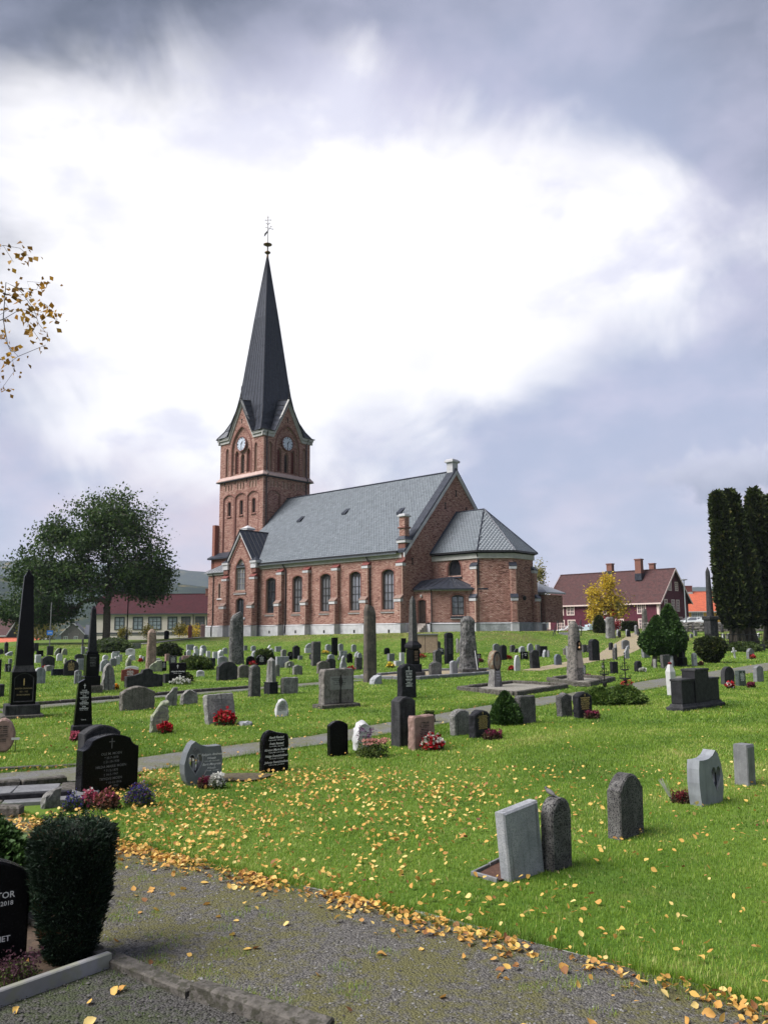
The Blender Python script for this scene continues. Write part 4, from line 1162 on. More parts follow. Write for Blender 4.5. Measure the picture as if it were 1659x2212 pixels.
    for f in faces:
        q = f.P(f.L / 2,0,.2); m = MB(); z = ZG + .5
        m.lathe([(.05,z),(.16,z + .12),(.05,z + .25),(.03,z + 1.7),(.0,z + 1.9)],8,q[0],q[1])
        for s in (-1,1):
            m.tube([(q[0],q[1],z + .35),(q[0] + s * .25 * f.d[0],q[1] + s * .25 * f.d[1],z + .75)],.025,4); m.tube([(q[0],q[1],z + 1.3),(q[0] + s * .16 * f.d[0],q[1] + s * .16 * f.d[1],z + 1.3)],.025,4)
        m.build('gable_finial',G['iron'],church)
    # downpipes at the corners
    m = MB()
    f = faces[1]; m.tube([f.P(.35,ZC + .5,.4),f.P(.45,ZC - .2,.1),f.P(.45,ZS + .5,.1),f.P(.45,ZS + .1,.42),f.P(.45,ZS - .5,.1),f.P(.45,11.5,.1)],.07,6)
    m.tube([f.P(f.L - .6,ZC + .5,.4),f.P(f.L - .7,ZC - .2,.1),f.P(f.L - .7,ZS + .5,.1),f.P(f.L - .7,ZS + .1,.42),f.P(f.L - .7,ZS - .5,.1),f.P(f.L - .7,18.0,.1)],.07,6)
    m.build('downpipe',PIPE,church)
    # finial: balls, rod, vane and cross
    m = MB(); m.lathe([(.16,49.9),(.13,50.5),(.06,50.6)],10,cx,cy); m.lathe([(.05,50.55),(.38,50.80),(.40,50.86),(.36,50.93),(.1,51.1)],14,cx,cy); m.lathe([(.07,51.05),(.08,51.65),(.2,51.75),(.56,51.93),(.56,51.99),(.2,52.12),(.04,52.2)],16,cx,cy)
    m.lathe([(.04,52.1),(.03,55.9),(0,56.1)],6,cx,cy)
    fn = m.build('finial',G['brass'],church,smooth=True)
    m = MB(); dx,dy = .8,-.6
    def bar(z0,a0,z1,a1,r=.03,yaw=0):
        cyw,syw = math.cos(yaw),math.sin(yaw); m.tube([(cx + a0 * cyw,cy + a0 * syw,z0),(cx + a1 * cyw,cy + a1 * syw,z1)],r,5)
    Y1 = math.radians(41.6)
    bar(54.3,-.1,54.1,.62,.028,Y1); bar(53.3,-.4,54.5,.42,.03,Y1)
    for a0,z in ((.62,54.1),(.42,54.5),(-.22,54.35)):
        m.lathe([(0,z - .08),(.08,z),(0,z + .08)],8,cx + a0 * math.cos(Y1),cy + a0 * math.sin(Y1))
    vs = [(cx + a * math.cos(Y1),cy + a * math.sin(Y1),z) for a,z in ((-.05,53.9),(.05,53.75),(-.3,53.25),(-.5,53.05),(-.42,53.5))]
    vs2 = [(x + .012,y - .016,z) for x,y,z in vs]
    m.add(vs + vs2,[(0,1,2,3,4),(9,8,7,6,5)] + [(i,(i + 1) % 5,5 + (i + 1) % 5,5 + i) for i in range(5)])
    for z,hw in ((55.35,.34),):
        bar(z,-hw,z + .04,hw,.028,Y1)
        for a0 in (-hw,hw): m.lathe([(0,z - .07),(.075,z + .01),(0,z + .09)],8,cx + a0 * math.cos(Y1),cy + a0 * math.sin(Y1))
    m.lathe([(0,55.65),(.08,55.74),(0,55.83)],8,cx,cy)
    for s in (-1,1): bar(54.75,0,54.98,s * .26,.035,Y1)
    m.build('weathervane',G['iron'],fn)
    # tower foot: stepped weathering on the west corner
    m = MB(); m.box(-34.3,TX1,3.6,4.2,8.5,10.9); m.box(-34.2,-33.7,3.6,11.9,8.5,15.0); ft = m.build('tower_buttress',BRICKFLAT,church)
    m = MB(); m.add([(-34.6,3.2,10.9),(-28,3.2,10.9),(-28,4.25,11.6),(-34.0,4.25,11.6),(-34.6,3.2,10.7),(-28,3.2,10.7),(-34.6,12,10.9),(-34.6,12,10.7)],[(0,1,2,3),(4,5,1,0),(0,6,7,4)]); m.build('buttress_roof',SHEET,ft)
bay(); tower()
# ------------------------------------------------------------------ houses
def frame_of(p,dx,dy):
    return math.atan2(dy,dx)
def gabled_house(name,label,cat,loc,rz,L,Wd,eave,ridge,wallmat,roofmat,trim,ov=.45,tiles=.34,boards=None,zbase=-2.0):
    """long side along local X (front at Y=0, facing -Y), gables at X=0 and X=L"""
    h = empty(name,loc,rz,label,cat)
    m = MB()
    m.add([(0,0,zbase),(L,0,zbase),(L,Wd,zbase),(0,Wd,zbase),(0,0,eave),(L,0,eave),(L,Wd,eave),(0,Wd,eave),(0,Wd / 2,ridge),(L,Wd / 2,ridge)],
          [(0,1,5,4),(2,3,7,6),(1,2,6,9,5),(3,0,4,8,7)])
    wl = m.build('wall',wallmat,h)
    if boards:
        m = MB()
        for k in range(int(L / boards)):
            x = (k + .5) * boards; m.box(x - .035,x + .035,-.02,0.002,0,eave)
        for k in range(int(Wd / boards)):
            y = (k + .5) * boards; zt = eave + (ridge - eave) * (1 - abs(y - Wd / 2) / (Wd / 2)) - .1; m.box(L - .002,L + .02,y - .035,y + .035,0,zt)
        tag(m.build('board_battens',wallmat,wl),kind='stuff')
    # roof planes as stepped tile courses
    sl = math.hypot(Wd / 2,ridge - eave); n = int((sl + ov) / tiles); ux,uz = (Wd / 2) / sl,(ridge - eave) / sl
    m = MB()
    for sg in (0,1):
        vs = []
        for k in range(n + 1):
            t0 = -ov + k * (sl + ov) / n
            for lift in ((.10,.06) if k else (.06,)):
                y = t0 * ux; z = eave + t0 * uz + lift
                yy = y if sg == 0 else Wd - y
                vs += [(-ov,yy,z),(L + ov,yy,z)]
        q = len(vs) // 2
        m.add(vs,[((2 * i,2 * i + 1,2 * i + 3,2 * i + 2) if sg == 0 else (2 * i + 1,2 * i,2 * i + 2,2 * i + 3)) for i in range(q - 1)])
    m.box(-ov,L + ov,Wd / 2 - .12,Wd / 2 + .12,ridge + .02,ridge + .16)
    rf = m.build('roof',roofmat,h)
    m = MB()
    for x0,x1 in ((-ov - .03,-ov + .0),(L + ov,L + ov + .03)):
        for sg in (0,1):
            a = (-ov * ux,eave - ov * uz); b = (Wd / 2,ridge)
            pts = [(a[0],a[1] - .18),(b[0],b[1] - .20),(b[0],b[1] + .14),(a[0],a[1] + .12)]
            if sg: pts = [(Wd - y,z) for y,z in pts]
            vs = [(x,y,z) for x in (x0,x1) for y,z in pts]; m.add(vs,[(0,1,2,3),(7,6,5,4),(2,3,7,6),(0,1,5,4)])
    m.box(-ov,L + ov,-ov * ux - .06,-ov * ux - .02,eave - ov * uz - .12,eave - ov * uz + .06)
    m.build('bargeboard',trim,h)
    return h,rf
def sash(parent,x,z,w,hh,trim,side='front',L=0,nx=4,nz=3,glass=None,inset=.06,fw=.13,pane=None):
    """window with surround, bars and a pane; side front (Y=0) or gable (X=L)"""
    m = MB()
    def bx(a,b,c,d,o0,o1):
        if side == 'front': m.box(a,b,-o1,-o0,c,d)
        else: m.box(L + o0,L + o1,a,b,c,d)
    bx(x - w / 2 - fw,x - w / 2,z - fw,z + hh + fw,0,.06); bx(x + w / 2,x + w / 2 + fw,z - fw,z + hh + fw,0,.06)
    bx(x - w / 2,x + w / 2,z - fw,z,0,.07); bx(x - w / 2,x + w / 2,z + hh,z + hh + fw,0,.07)
    for k in range(1,nx):
        t = x - w / 2 + w * k / nx; e = .05 if k * 2 == nx else .025; bx(t - e,t + e,z,z + hh,.012,.045)
    for k in range(1,nz):
        t = z + hh * k / nz; bx(x - w / 2,x + w / 2,t - .025,t + .025,.012,.042)
    f = m.build('window',trim,parent)
    m = MB()
    def bx2(a,b,c,d,o):
        if side == 'front': m.add([(a,-o,c),(b,-o,c),(b,-o,d),(a,-o,d)],[(0,1,2,3)])
        else: m.add([(L + o,a,c),(L + o,b,c),(L + o,b,d),(L + o,a,d)],[(0,1,2,3)])
    bx2(x - w / 2,x + w / 2,z,z + hh,.008)
    m.build('pane',glass or GLASS,f)
    return f
def chimney(rf,x,y,z0,z1,w,d,mat,capm):
    m = MB(); m.box(x - w / 2,x + w / 2,y - d / 2,y + d / 2,z0,z1 - .15); m.box(x - w / 2 - .07,x + w / 2 + .07,y - d / 2 - .07,y + d / 2 + .07,z1 - .15,z1)
    m.build('chimney',mat,rf)
    m = MB(); m.box(x - w / 2 - .05,x + w / 2 + .05,y - d / 2 - .05,y + d / 2 + .05,z0,z0 + (z1 - z0) * .32); m.build('chimney_flashing',capm,rf)
REDW = M('dark_red_painted_boards',(.10,.015,.032),(.075,.012,.024),3,.75)
REDTILE = M('weathered_red_roof_tiles',(.070,.025,.024),(.042,.017,.017),2.5,.8,.5,14)
ORTILE = M('orange_roof_tiles',(.48,.115,.055),(.36,.085,.045),2.5,.7,.4,14)
MAROON = M('maroon_metal_tiles',(.052,.012,.016),(.038,.010,.013),1.5,.6,spec=.15)
PINKTRIM = M('pale_pink_paint',(.66,.52,.49),(.58,.46,.43),4,.6)
CHBRICK = M('chimney_brick',(.20,.09,.065),(.15,.065,.05),8,.85)
def houses():
    # red timber house
    ang = math.atan2(-.70,.71)
    h,rf = gabled_house('red_house','long dark red timber house with pale window frames beyond the churchyard','house',(23.2,117.7,0),ang,16.6,8.5,5.55,9.75,REDW,REDTILE,PINKTRIM,boards=.22,ov=.5)
    m = MB(); m.box(-.02,.28,-.03,.1,1.5,5.4); m.box(16.3,16.64,-.03,.32,1.5,5.4); m.build('corner_board',PINKTRIM,h)
    for x in (1.9,3.6,8.5,10.9,14.2):
        sash(h,x,4.0,1.0,1.2,PINKTRIM,nx=4,nz=3)
        sash(h,x + .1,1.95,1.0,1.2,PINKTRIM,nx=4,nz=3)
    for y,z,hh in ((3.3,7.0,1.0),(5.2,7.0,1.0),(1.9,4.3,1.35),(4.0,4.3,1.35),(5.35,4.3,1.35),(4.3,1.9,1.5),(6.0,1.9,1.5)):
        sash(h,y,z,.72,hh,PINKTRIM,'gable',16.6,2,4,fw=.1)
    m = MB(); m.box(16.6,17.1,2.2,3.9,3.85,3.98); m.box(16.9,17.0,2.3,2.4,1.6,3.85); m.build('door_canopy',PINKTRIM,h)
    dm = MB(); dm.box(16.602,16.66,2.55,3.45,1.7,3.7); dm.build('door',DOORM,h)
    chimney(rf,7.6,4.25,9.5,11.05,.8,.7,CHBRICK,SHEET); chimney(rf,12.6,3.0,8.4,11.3,.85,.75,CHBRICK,SHEET); chimney(rf,13.3,5.4,9.2,10.8,.7,.6,CHBRICK,SHEET)
    # yellow house with an orange tiled roof
    YEL = M('ochre_yellow_paint',(.52,.30,.06),(.45,.26,.05),3,.7)
    h,rf = gabled_house('yellow_house','ochre yellow house with bright orange tile roof behind the grey column','house',(54.5,150,0),0,22,9,5.3,8.7,YEL,ORTILE,G['wpaint'],ov=.5)
    for x in (1.9,7.9,12,16): sash(h,x,3.95,1.9 if x < 3 else 1.05,1.05,G['wpaint'],nx=6 if x < 3 else 3,nz=3)
    for x in (1.9,7.9,12,16): sash(h,x,1.2,1.3,.9,G['wpaint'],nx=3,nz=2)
    m = MB(); m.box(-.02,22.02,-.06,.0,3.2,3.32); m.build('band_board',YEL,h)
    m = MB(); m.tube([(5.2,-.35,5.1),(5.3,-.12,4.8),(5.3,-.12,0)],.07,6); m.build('downpipe',M('yellowish_pipe_paint',(.6,.42,.2)),h)
    chimney(rf,1.6,4.5,8.2,9.9,2.2,1.0,M('red_brown_chimney',(.17,.05,.045)),G['wpaint'])
    m = MB(); m.add([(8,.6,5.9),(11.2,.6,5.9),(9.6,.6,8.1),(8,3.6,7.6),(11.2,3.6,7.6),(9.6,4.3,8.4)],[(0,1,2),(0,2,5,3),(1,4,5,2)]); dm = m.build('dormer',ORTILE,rf)
    m = MB(); m.add([(8.05,.55,6.6),(11.15,.55,6.6),(11.15,.55,5.8),(8.05,.55,5.8)],[(0,3,2,1)]); m.box(9.2,10.0,.5,.54,6.0,6.5); m.tube([(7.9,.5,5.85),(9.6,.5,8.15),(11.3,.5,5.85)],.1,4); m.build('dormer_trim',G['wpaint'],dm)
    # cream school building
    CR = M('cream_render',(.56,.51,.46),(.50,.455,.41),1.5,.85)
    DG = M('dark_grey_window_paint',(.035,.042,.048),(.05,.058,.065),6,.5)
    h,rf = gabled_house('school_building','long cream rendered building with maroon roof and dark window frames, left of the church','building',(-41.2,118,0),0,24,10,4.75,7.45,CR,MAROON,DG,ov=.45,tiles=.30)
    LG = M('pale_curtained_glass',(.26,.31,.34),(.18,.22,.25),2,.1,spec=.8)
    for x,w,n in ((3.6,1.15,2),(6.2,1.15,2),(8.6,1.6,3),(11.1,1.1,2),(13.0,1.05,2),(15.0,1.05,2),(16.6,1.05,2),(18.6,1.05,2)):
        sash(h,x,2.45,w,1.55,DG,nx=n,nz=3,glass=LG if x < 12 else GLASS,fw=.14)
    for x in (4.0,14.4,15.9): sash(h,x,.5,.95,.85,DG,nx=2,nz=2)
    m = MB(); m.box(-.02,24.02,-.05,0,1.75,1.95); m.box(-.02,24.02,-.035,0,1.55,1.65); m.build('plinth_band',DG,h)
    m = MB()
    for x in (1.6,14.05): m.tube([(x,-.42,4.6),(x,-.1,4.3),(x,-.1,0)],.06,6)
    m.build('downpipe',PIPE,h)
    chimney(rf,15.3,4.6,7.2,8.3,1.0,.8,CHBRICK,CHBRICK); chimney(rf,6.0,5.2,7.2,7.9,.9,.8,CHBRICK,CHBRICK)
    # small grey house lower down
    GB = M('grey_brown_cladding',(.14,.125,.115),(.10,.09,.085),4,.8)
    BL = M('blue_grey_roof_tiles',(.075,.082,.10),(.055,.06,.075),3,.6)
    h,rf = gabled_house('grey_house','small grey clad house with white trimmed gable, half behind the big tree','house',(-86.0,240,-3.0),math.radians(-90),8,6.0,4.6,7.6,GB,BL,G['wpaint'],ov=.5,boards=None,zbase=-3)
    h.rotation_euler = (0,0,math.radians(-78)); h.location = (-91.0,238,-2.7)
    for y in (1.2,3.9): sash(h,y,2.2,.8,1.5,G['wpaint'],'gable',8,2,1)
    for y in (2.0,4.5):
        m = MB(); m.lathe([(.0,4.3),(.12,4.4),(0,4.5)],6,8.1,y); m.build('wall_lamp',G['wpaint'],h)
    NV = M('navy_garage_cladding',(.022,.024,.05),(.03,.033,.06),4,.7)
    m = MB(); m.box(1.5,7.2,5.9,11.5,-3,3.6); m.build('garage',NV,h)
    m = MB(); m.add([(1.0,5.9,4.7),(7.9,5.9,4.3),(7.9,12,3.6),(1.0,12,3.6),(4.4,5.9,7.0),(4.4,12,6.7)],[(1,2,5,4),(0,4,5,3),(2,3,5)]); m.build('garage_roof',BL,h)
    m = MB(); m.add([(8.0,1.5,1.0),(11.0,1.2,.4),(11.0,7.8,.4),(8.0,7.8,1.6)],[(0,1,2,3)]); m.box(10.8,11.0,1.2,7.8,.2,.42); m.build('porch_roof',BL,h)
    # barn at the left edge, with a second low roof
    h,rf = gabled_house('barn','dark barn with weathered red tile roof at the left edge','barn',(-78,141,-1.2),0,13.6,8,3.1,6.0,M('dark_barn_boards',(.022,.018,.016),(.035,.028,.024),5,.8),REDTILE,G['wpaint'],ov=.6)
    h,rf = gabled_house('shed','low shed with an orange red tiled roof beside the dark barn','shed',(-63.0,135,-1.0),0,6,4,1.0,2.1,M('shed_boards',(.09,.03,.022),(.07,.025,.02),5,.8),ORTILE,REDW,ov=.4)
    # farmhouse across the valley
    h,rf = gabled_house('farmhouse','long white farmhouse far away in the valley fields','house',(-206,455,-3.5),0,22,8,5.5,9.0,G['wpaint'],BL,G['wpaint'],ov=.4)
    for x in (3,8,13,18): sash(h,x,2.2,1.3,1.5,DKFRAME,nx=2,nz=2)
houses()
# ------------------------------------------------------------------ trees
BARK = M('grey_brown_bark',(.055,.045,.036),(.095,.08,.065),9,.9,.8,30)
BIRCHB = M('birch_twig_bark',(.035,.026,.022),(.06,.045,.04),9,.8)
def leafmat(name,ramp,tr=.35): return M_tone(name,ramp,.6,.25,tr)
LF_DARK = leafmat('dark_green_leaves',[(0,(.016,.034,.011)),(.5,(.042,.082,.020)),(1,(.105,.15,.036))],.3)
LF_CON = leafmat('conifer_foliage',[(0,(.008,.012,.004)),(.45,(.026,.040,.010)),(.85,(.062,.082,.018)),(1,(.10,.085,.025))],.12)
LF_CEDAR = leafmat('clipped_cedar_foliage',[(0,(.016,.036,.010)),(.5,(.036,.082,.018)),(1,(.075,.135,.03))],.15)
LF_YEW = leafmat('yew_needles',[(0,(.004,.010,.006)),(.5,(.009,.021,.011)),(.93,(.02,.042,.019)),(1,(.07,.035,.015))],.1)
LF_JUN = leafmat('juniper_needles',[(0,(.03,.065,.012)),(.5,(.085,.145,.028)),(1,(.17,.22,.05))],.2)
LF_YEL = leafmat('yellow_autumn_leaves',[(0,(.26,.20,.02)),(.5,(.60,.42,.03)),(1,(.75,.58,.08))],.5)
LF_YG = leafmat('yellow_green_leaves',[(0,(.08,.095,.02)),(.5,(.20,.19,.035)),(1,(.40,.30,.05))],.4)
LF_OR = leafmat('orange_autumn_leaves',[(0,(.25,.09,.02)),(.5,(.50,.20,.03)),(1,(.62,.33,.05))],.4)
LF_BIRCH = leafmat('golden_birch_leaves',[(0,(.10,.055,.015)),(.5,(.30,.14,.02)),(1,(.46,.26,.04))],.45)
LF_RED = leafmat('dark_red_shrub_leaves',[(0,(.16,.01,.012)),(.5,(.30,.015,.02)),(1,(.42,.03,.03))],.3)
LF_GRN = leafmat('shrub_leaves',[(0,(.03,.055,.014)),(.5,(.065,.10,.025)),(1,(.13,.16,.04))],.3)
def leafmesh(name,P,size,mat,parent,nrm=None,up=0.0,elong=1.6,tone=None,jitter=1.0):
    """one mesh of leaf quads (rhombi) at points P"""
    P = np.asarray(P,float); n = len(P)
    if n == 0: return None
    d = NR.normal(size=(n,3)) * jitter
    if nrm is not None: d = d + np.asarray(nrm) * 1.2
    d[:,2] += up
    d /= np.linalg.norm(d,axis=1)[:,None] + 1e-9
    r = NR.normal(size=(n,3)); s = np.cross(d,r); s /= np.linalg.norm(s,axis=1)[:,None] + 1e-9
    sz = size * (0.6 + .8 * NR.random(n))[:,None]
    fold = np.cross(d,s) * .15
    V = np.stack([P,P + (d * .5 + s * .5 / elong + fold) * sz,P + d * sz,P + (d * .5 - s * .5 / elong + fold) * sz],1).reshape(-1,3)
    F = np.arange(4 * n).reshape(-1,4)
    if tone is None: tone = NR.random(n)
    return link(name,npmesh(name,V,F,tone),mat,parent)
def grow(trunk,targets,rtip,power=2.3,sag=.05,pull=.35):
    """attach every target to the nearest place of the growing skeleton; returns tubes [(pts, radii)]"""
    pos = [np.array(p,float) for p in trunk]; par = [i - 1 for i in range(len(trunk))]; dist = [0.0]
    for i in range(1,len(pos)): dist.append(dist[-1] + np.linalg.norm(pos[i] - pos[i - 1]))
    base = np.array(trunk[-1],float)
    tg = sorted([np.array(t,float) for t in targets],key=lambda t: np.linalg.norm(t - base))
    lastroot = len(trunk) - 1
    tips = []
    for t in tg:
        A = np.array(pos); d = np.linalg.norm(A - t,axis=1)
        cost = d + pull * np.array(dist) * .25 + np.where(A[:,2] > t[2] + .5,.6 * (A[:,2] - t[2]),0)
        cost[:max(1,lastroot - 4)] += 3
        i = int(np.argmin(cost)); L = d[i]; k = max(1,int(L / .55)); prev = i
        for j in range(1,k + 1):
            f = j / k; q = A[i] + (t - A[i]) * f; q = q + NR.normal(size=3) * .05 * L * (f < 1); q[2] += math.sin(f * math.pi) * L * sag * 2
            pos.append(q); par.append(prev); dist.append(dist[prev] + L / k); prev = len(pos) - 1
        tips.append(prev)
    n = len(pos); acc = np.zeros(n); kids = [[] for _ in range(n)]
    for i in range(n):
        if par[i] >= 0: kids[par[i]].append(i)
    for i in range(n - 1,-1,-1):
        if not kids[i]: acc[i] = rtip ** power
        if par[i] >= 0: acc[par[i]] += acc[i]
    R = acc ** (1 / power)
    tubes = []; done = set()
    def chain(i):
        pts = [pos[par[i]]] if par[i] >= 0 else []; rr = [min(R[par[i]],R[i] * 1.25)] if par[i] >= 0 else []
        while True:
            pts.append(pos[i]); rr.append(R[i])
            if not kids[i]: break
            ks = sorted(kids[i],key=lambda q: -R[q])
            for q in ks[1:]: stack.append(q)
            i = ks[0]
        tubes.append((pts,rr))
    stack = [0]
    while stack: chain(stack.pop())
    return tubes,np.array(pos),R
def branches_obj(tubes,name,mat,parent,rmin=0.0,rmax=1e9,sides=5):
    m = MB()
    for p,r in tubes:
        if rmin <= max(r) < rmax and len(p) > 1: m.tube(p,r,8 if max(r) > .12 else sides,False)
    if m.v: return m.build(name,mat,parent,smooth=True)
def big_tree():
    x0,y0 = -28.4,85.0; z0 = tz(x0,y0)
    t = empty('broadleaf_tree',(x0,y0,z0),0,'big spreading dark green tree with thinning autumn crown left of the church','tree')
    blobs = [(0,0,12.2,4.6,3.6),(-4.5,0,9.0,4.6,3.8),(-7.2,.5,5.4,3.4,3.0),(3.2,-.5,9.8,3.8,3.4),(3.6,.5,6.8,2.7,2.0),(-3.0,-2,5.5,4.0,2.6),(-9.2,0,3.6,1.9,1.5),(1.0,2,8,4.2,3.6),(-5.8,-1,3.4,3.2,1.2),(2.2,0,13.6,3.0,2.0),(4.2,0,5.4,1.8,1.0),(-7.5,0,3.2,3.0,1.5),(-6.0,-1,7.5,3.6,2.6),(-3.2,0,12,3.0,2.6),(1.5,-1,13.0,4.0,2.8),(-3.6,0,10.6,3.6,2.8),(-3.6,0,10.6,3.6,2.8)]
    tg = []
    while len(tg) < 1200:
        b = blobs[RND.randrange(len(blobs))]
        u = NR.normal(size=3); u /= np.linalg.norm(u); q = (RND.random() ** .4)
        p = np.array((b[0] + u[0] * b[3] * q,b[1] + u[1] * b[3] * .95 * q,b[2] + u[2] * b[4] * q))
        if mnoise.noise(Vector(p) * .38) < -.10: continue
        if p[2] < 2.2 or (abs(p[0]) < 1.6 and p[2] < 4.4): continue
        tg.append(p)
    trunk = [(0,0,-.4),(0,0,.5),(.02,0,1.6),(.0,0,2.8),(-.05,0,3.6)]
    tubes,pos,R = grow(trunk,tg,.026,2.2,.03)
    branches_obj(tubes,'trunk',BARK,t,.20); branches_obj(tubes,'branches',BARK,t,0,.20,4)
    P = []; T = []
    tips = np.array(tg)
    for q in tips:
        right = sst(-1,5,q[0]) * sst(8,12,q[2]); top = sst(11,15,q[2])
        dens = 1.0 - .72 * right - .25 * top
        n = int(44 * max(.22,dens) * (.6 + .8 * RND.random()))
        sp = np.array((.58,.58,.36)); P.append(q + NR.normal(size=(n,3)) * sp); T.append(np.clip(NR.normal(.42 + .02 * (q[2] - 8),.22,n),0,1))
    P = np.concatenate(P); T = np.concatenate(T)
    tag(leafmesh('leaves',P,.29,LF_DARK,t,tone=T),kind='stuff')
big_tree()
def small_tree(name,loc,label,h,crown,mat,nt,nl,size,rtip=.012,group=None,trunk_h=.25,up=0.2,bark=None,skip=-.25,cat='tree',spread=.28):
    """crown: list of (x,y,z,rx,rz) blobs"""
    t = empty(name,loc,0,label,cat,group)
    tg = []; guard = 0
    while len(tg) < nt and guard < 20000:
        guard += 1
        b = crown[RND.randrange(len(crown))]; u = NR.normal(size=3); u /= np.linalg.norm(u); q = RND.random() ** .45
        p = np.array((b[0] + u[0] * b[3] * q,b[1] + u[1] * b[3] * q,b[2] + u[2] * b[4] * q))
        if mnoise.noise(Vector(p) * 1.1 + Vector(loc)) < skip: continue
        tg.append(p)
    tk = [(0,0,-.2),(0,0,h * trunk_h * .5),(.03,0,h * trunk_h)]
    tubes,pos,R = grow(tk,tg,rtip)
    branches_obj(tubes,'trunk',bark or BARK,t)
    tips = np.array(tg)
    P = np.repeat(tips,nl,0) + NR.normal(size=(len(tips) * nl,3)) * spread * h / 6
    tag(leafmesh('leaves',P,size,mat,t,up=up),kind='stuff')
    return t
def shell_bush(name,loc,label,prof,mat,n,size,cat='shrub',up=.6,core=None,bump_=.12,trunk=None,lobes=0,seed=1,group=None,squash=1.0,needle=1.6,tip=None):
    """dense clipped or columnar foliage: prof = [(z, r)], leaf sprays on a lumpy shell over a dark core"""
    t = empty(name,loc,0,label,cat,group)
    Z = np.array([p[0] for p in prof]); Rr = np.array([p[1] for p in prof])
    def rad(a,z):
        r = np.interp(z,Z,Rr)
        k = np.array([mnoise.noise((math.cos(q) * 1.3 * lobes_k + seed,math.sin(q) * 1.3 * lobes_k,w * lobes_z)) for q,w in zip(a,z)])
        return r * (1 + bump_ * k * 2)
    lobes_k = 1.0 + lobes; lobes_z = 1.3 / max(.3,(Z[-1] - Z[0]) / 3)
    m = MB(); rings = []; zs = np.linspace(Z[0],Z[-1],18)
    for z in zs:
        an = np.linspace(0,2 * math.pi,14,endpoint=False); r = rad(an,np.full(14,z)) * .86
        rings.append([(q * math.cos(w),q * math.sin(w) * squash) for q,w in zip(r,an)])
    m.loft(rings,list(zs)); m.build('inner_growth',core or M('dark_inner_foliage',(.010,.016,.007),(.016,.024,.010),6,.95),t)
    # area weighted samples
    zz = np.linspace(Z[0],Z[-1],200); wgt = np.interp(zz,Z,Rr) + .03; wgt /= wgt.sum()
    z = NR.choice(zz,n,p=wgt) + NR.normal(size=n) * (Z[-1] - Z[0]) / 200
    a = NR.random(n) * 2 * math.pi; r = rad(a,z) * (.82 + .27 * NR.random(n))
    P = np.stack([r * np.cos(a),r * np.sin(a) * squash,z],1); nrm = np.stack([np.cos(a),np.sin(a),np.full(n,.1)],1)
    ph = np.array([mnoise.noise((p[0] * 5 / max(.4,Rr.max()),p[1] * 5 / max(.4,Rr.max()),p[2] * 5 / max(.4,Rr.max()))) for p in P]) if n < 30000 else NR.random(n) - .5
    tone = np.clip(.45 + ph * .55 + NR.normal(size=n) * .18,0,1)
    tag(leafmesh('foliage',P,size,mat,t,nrm,up,needle,tone,.7),kind='stuff')
    # cap of the crown
    if trunk:
        m = MB()
        for pts,rr in trunk: m.tube(pts,rr,7)
        m.build('trunk',BARK,t,smooth=True)
    return t
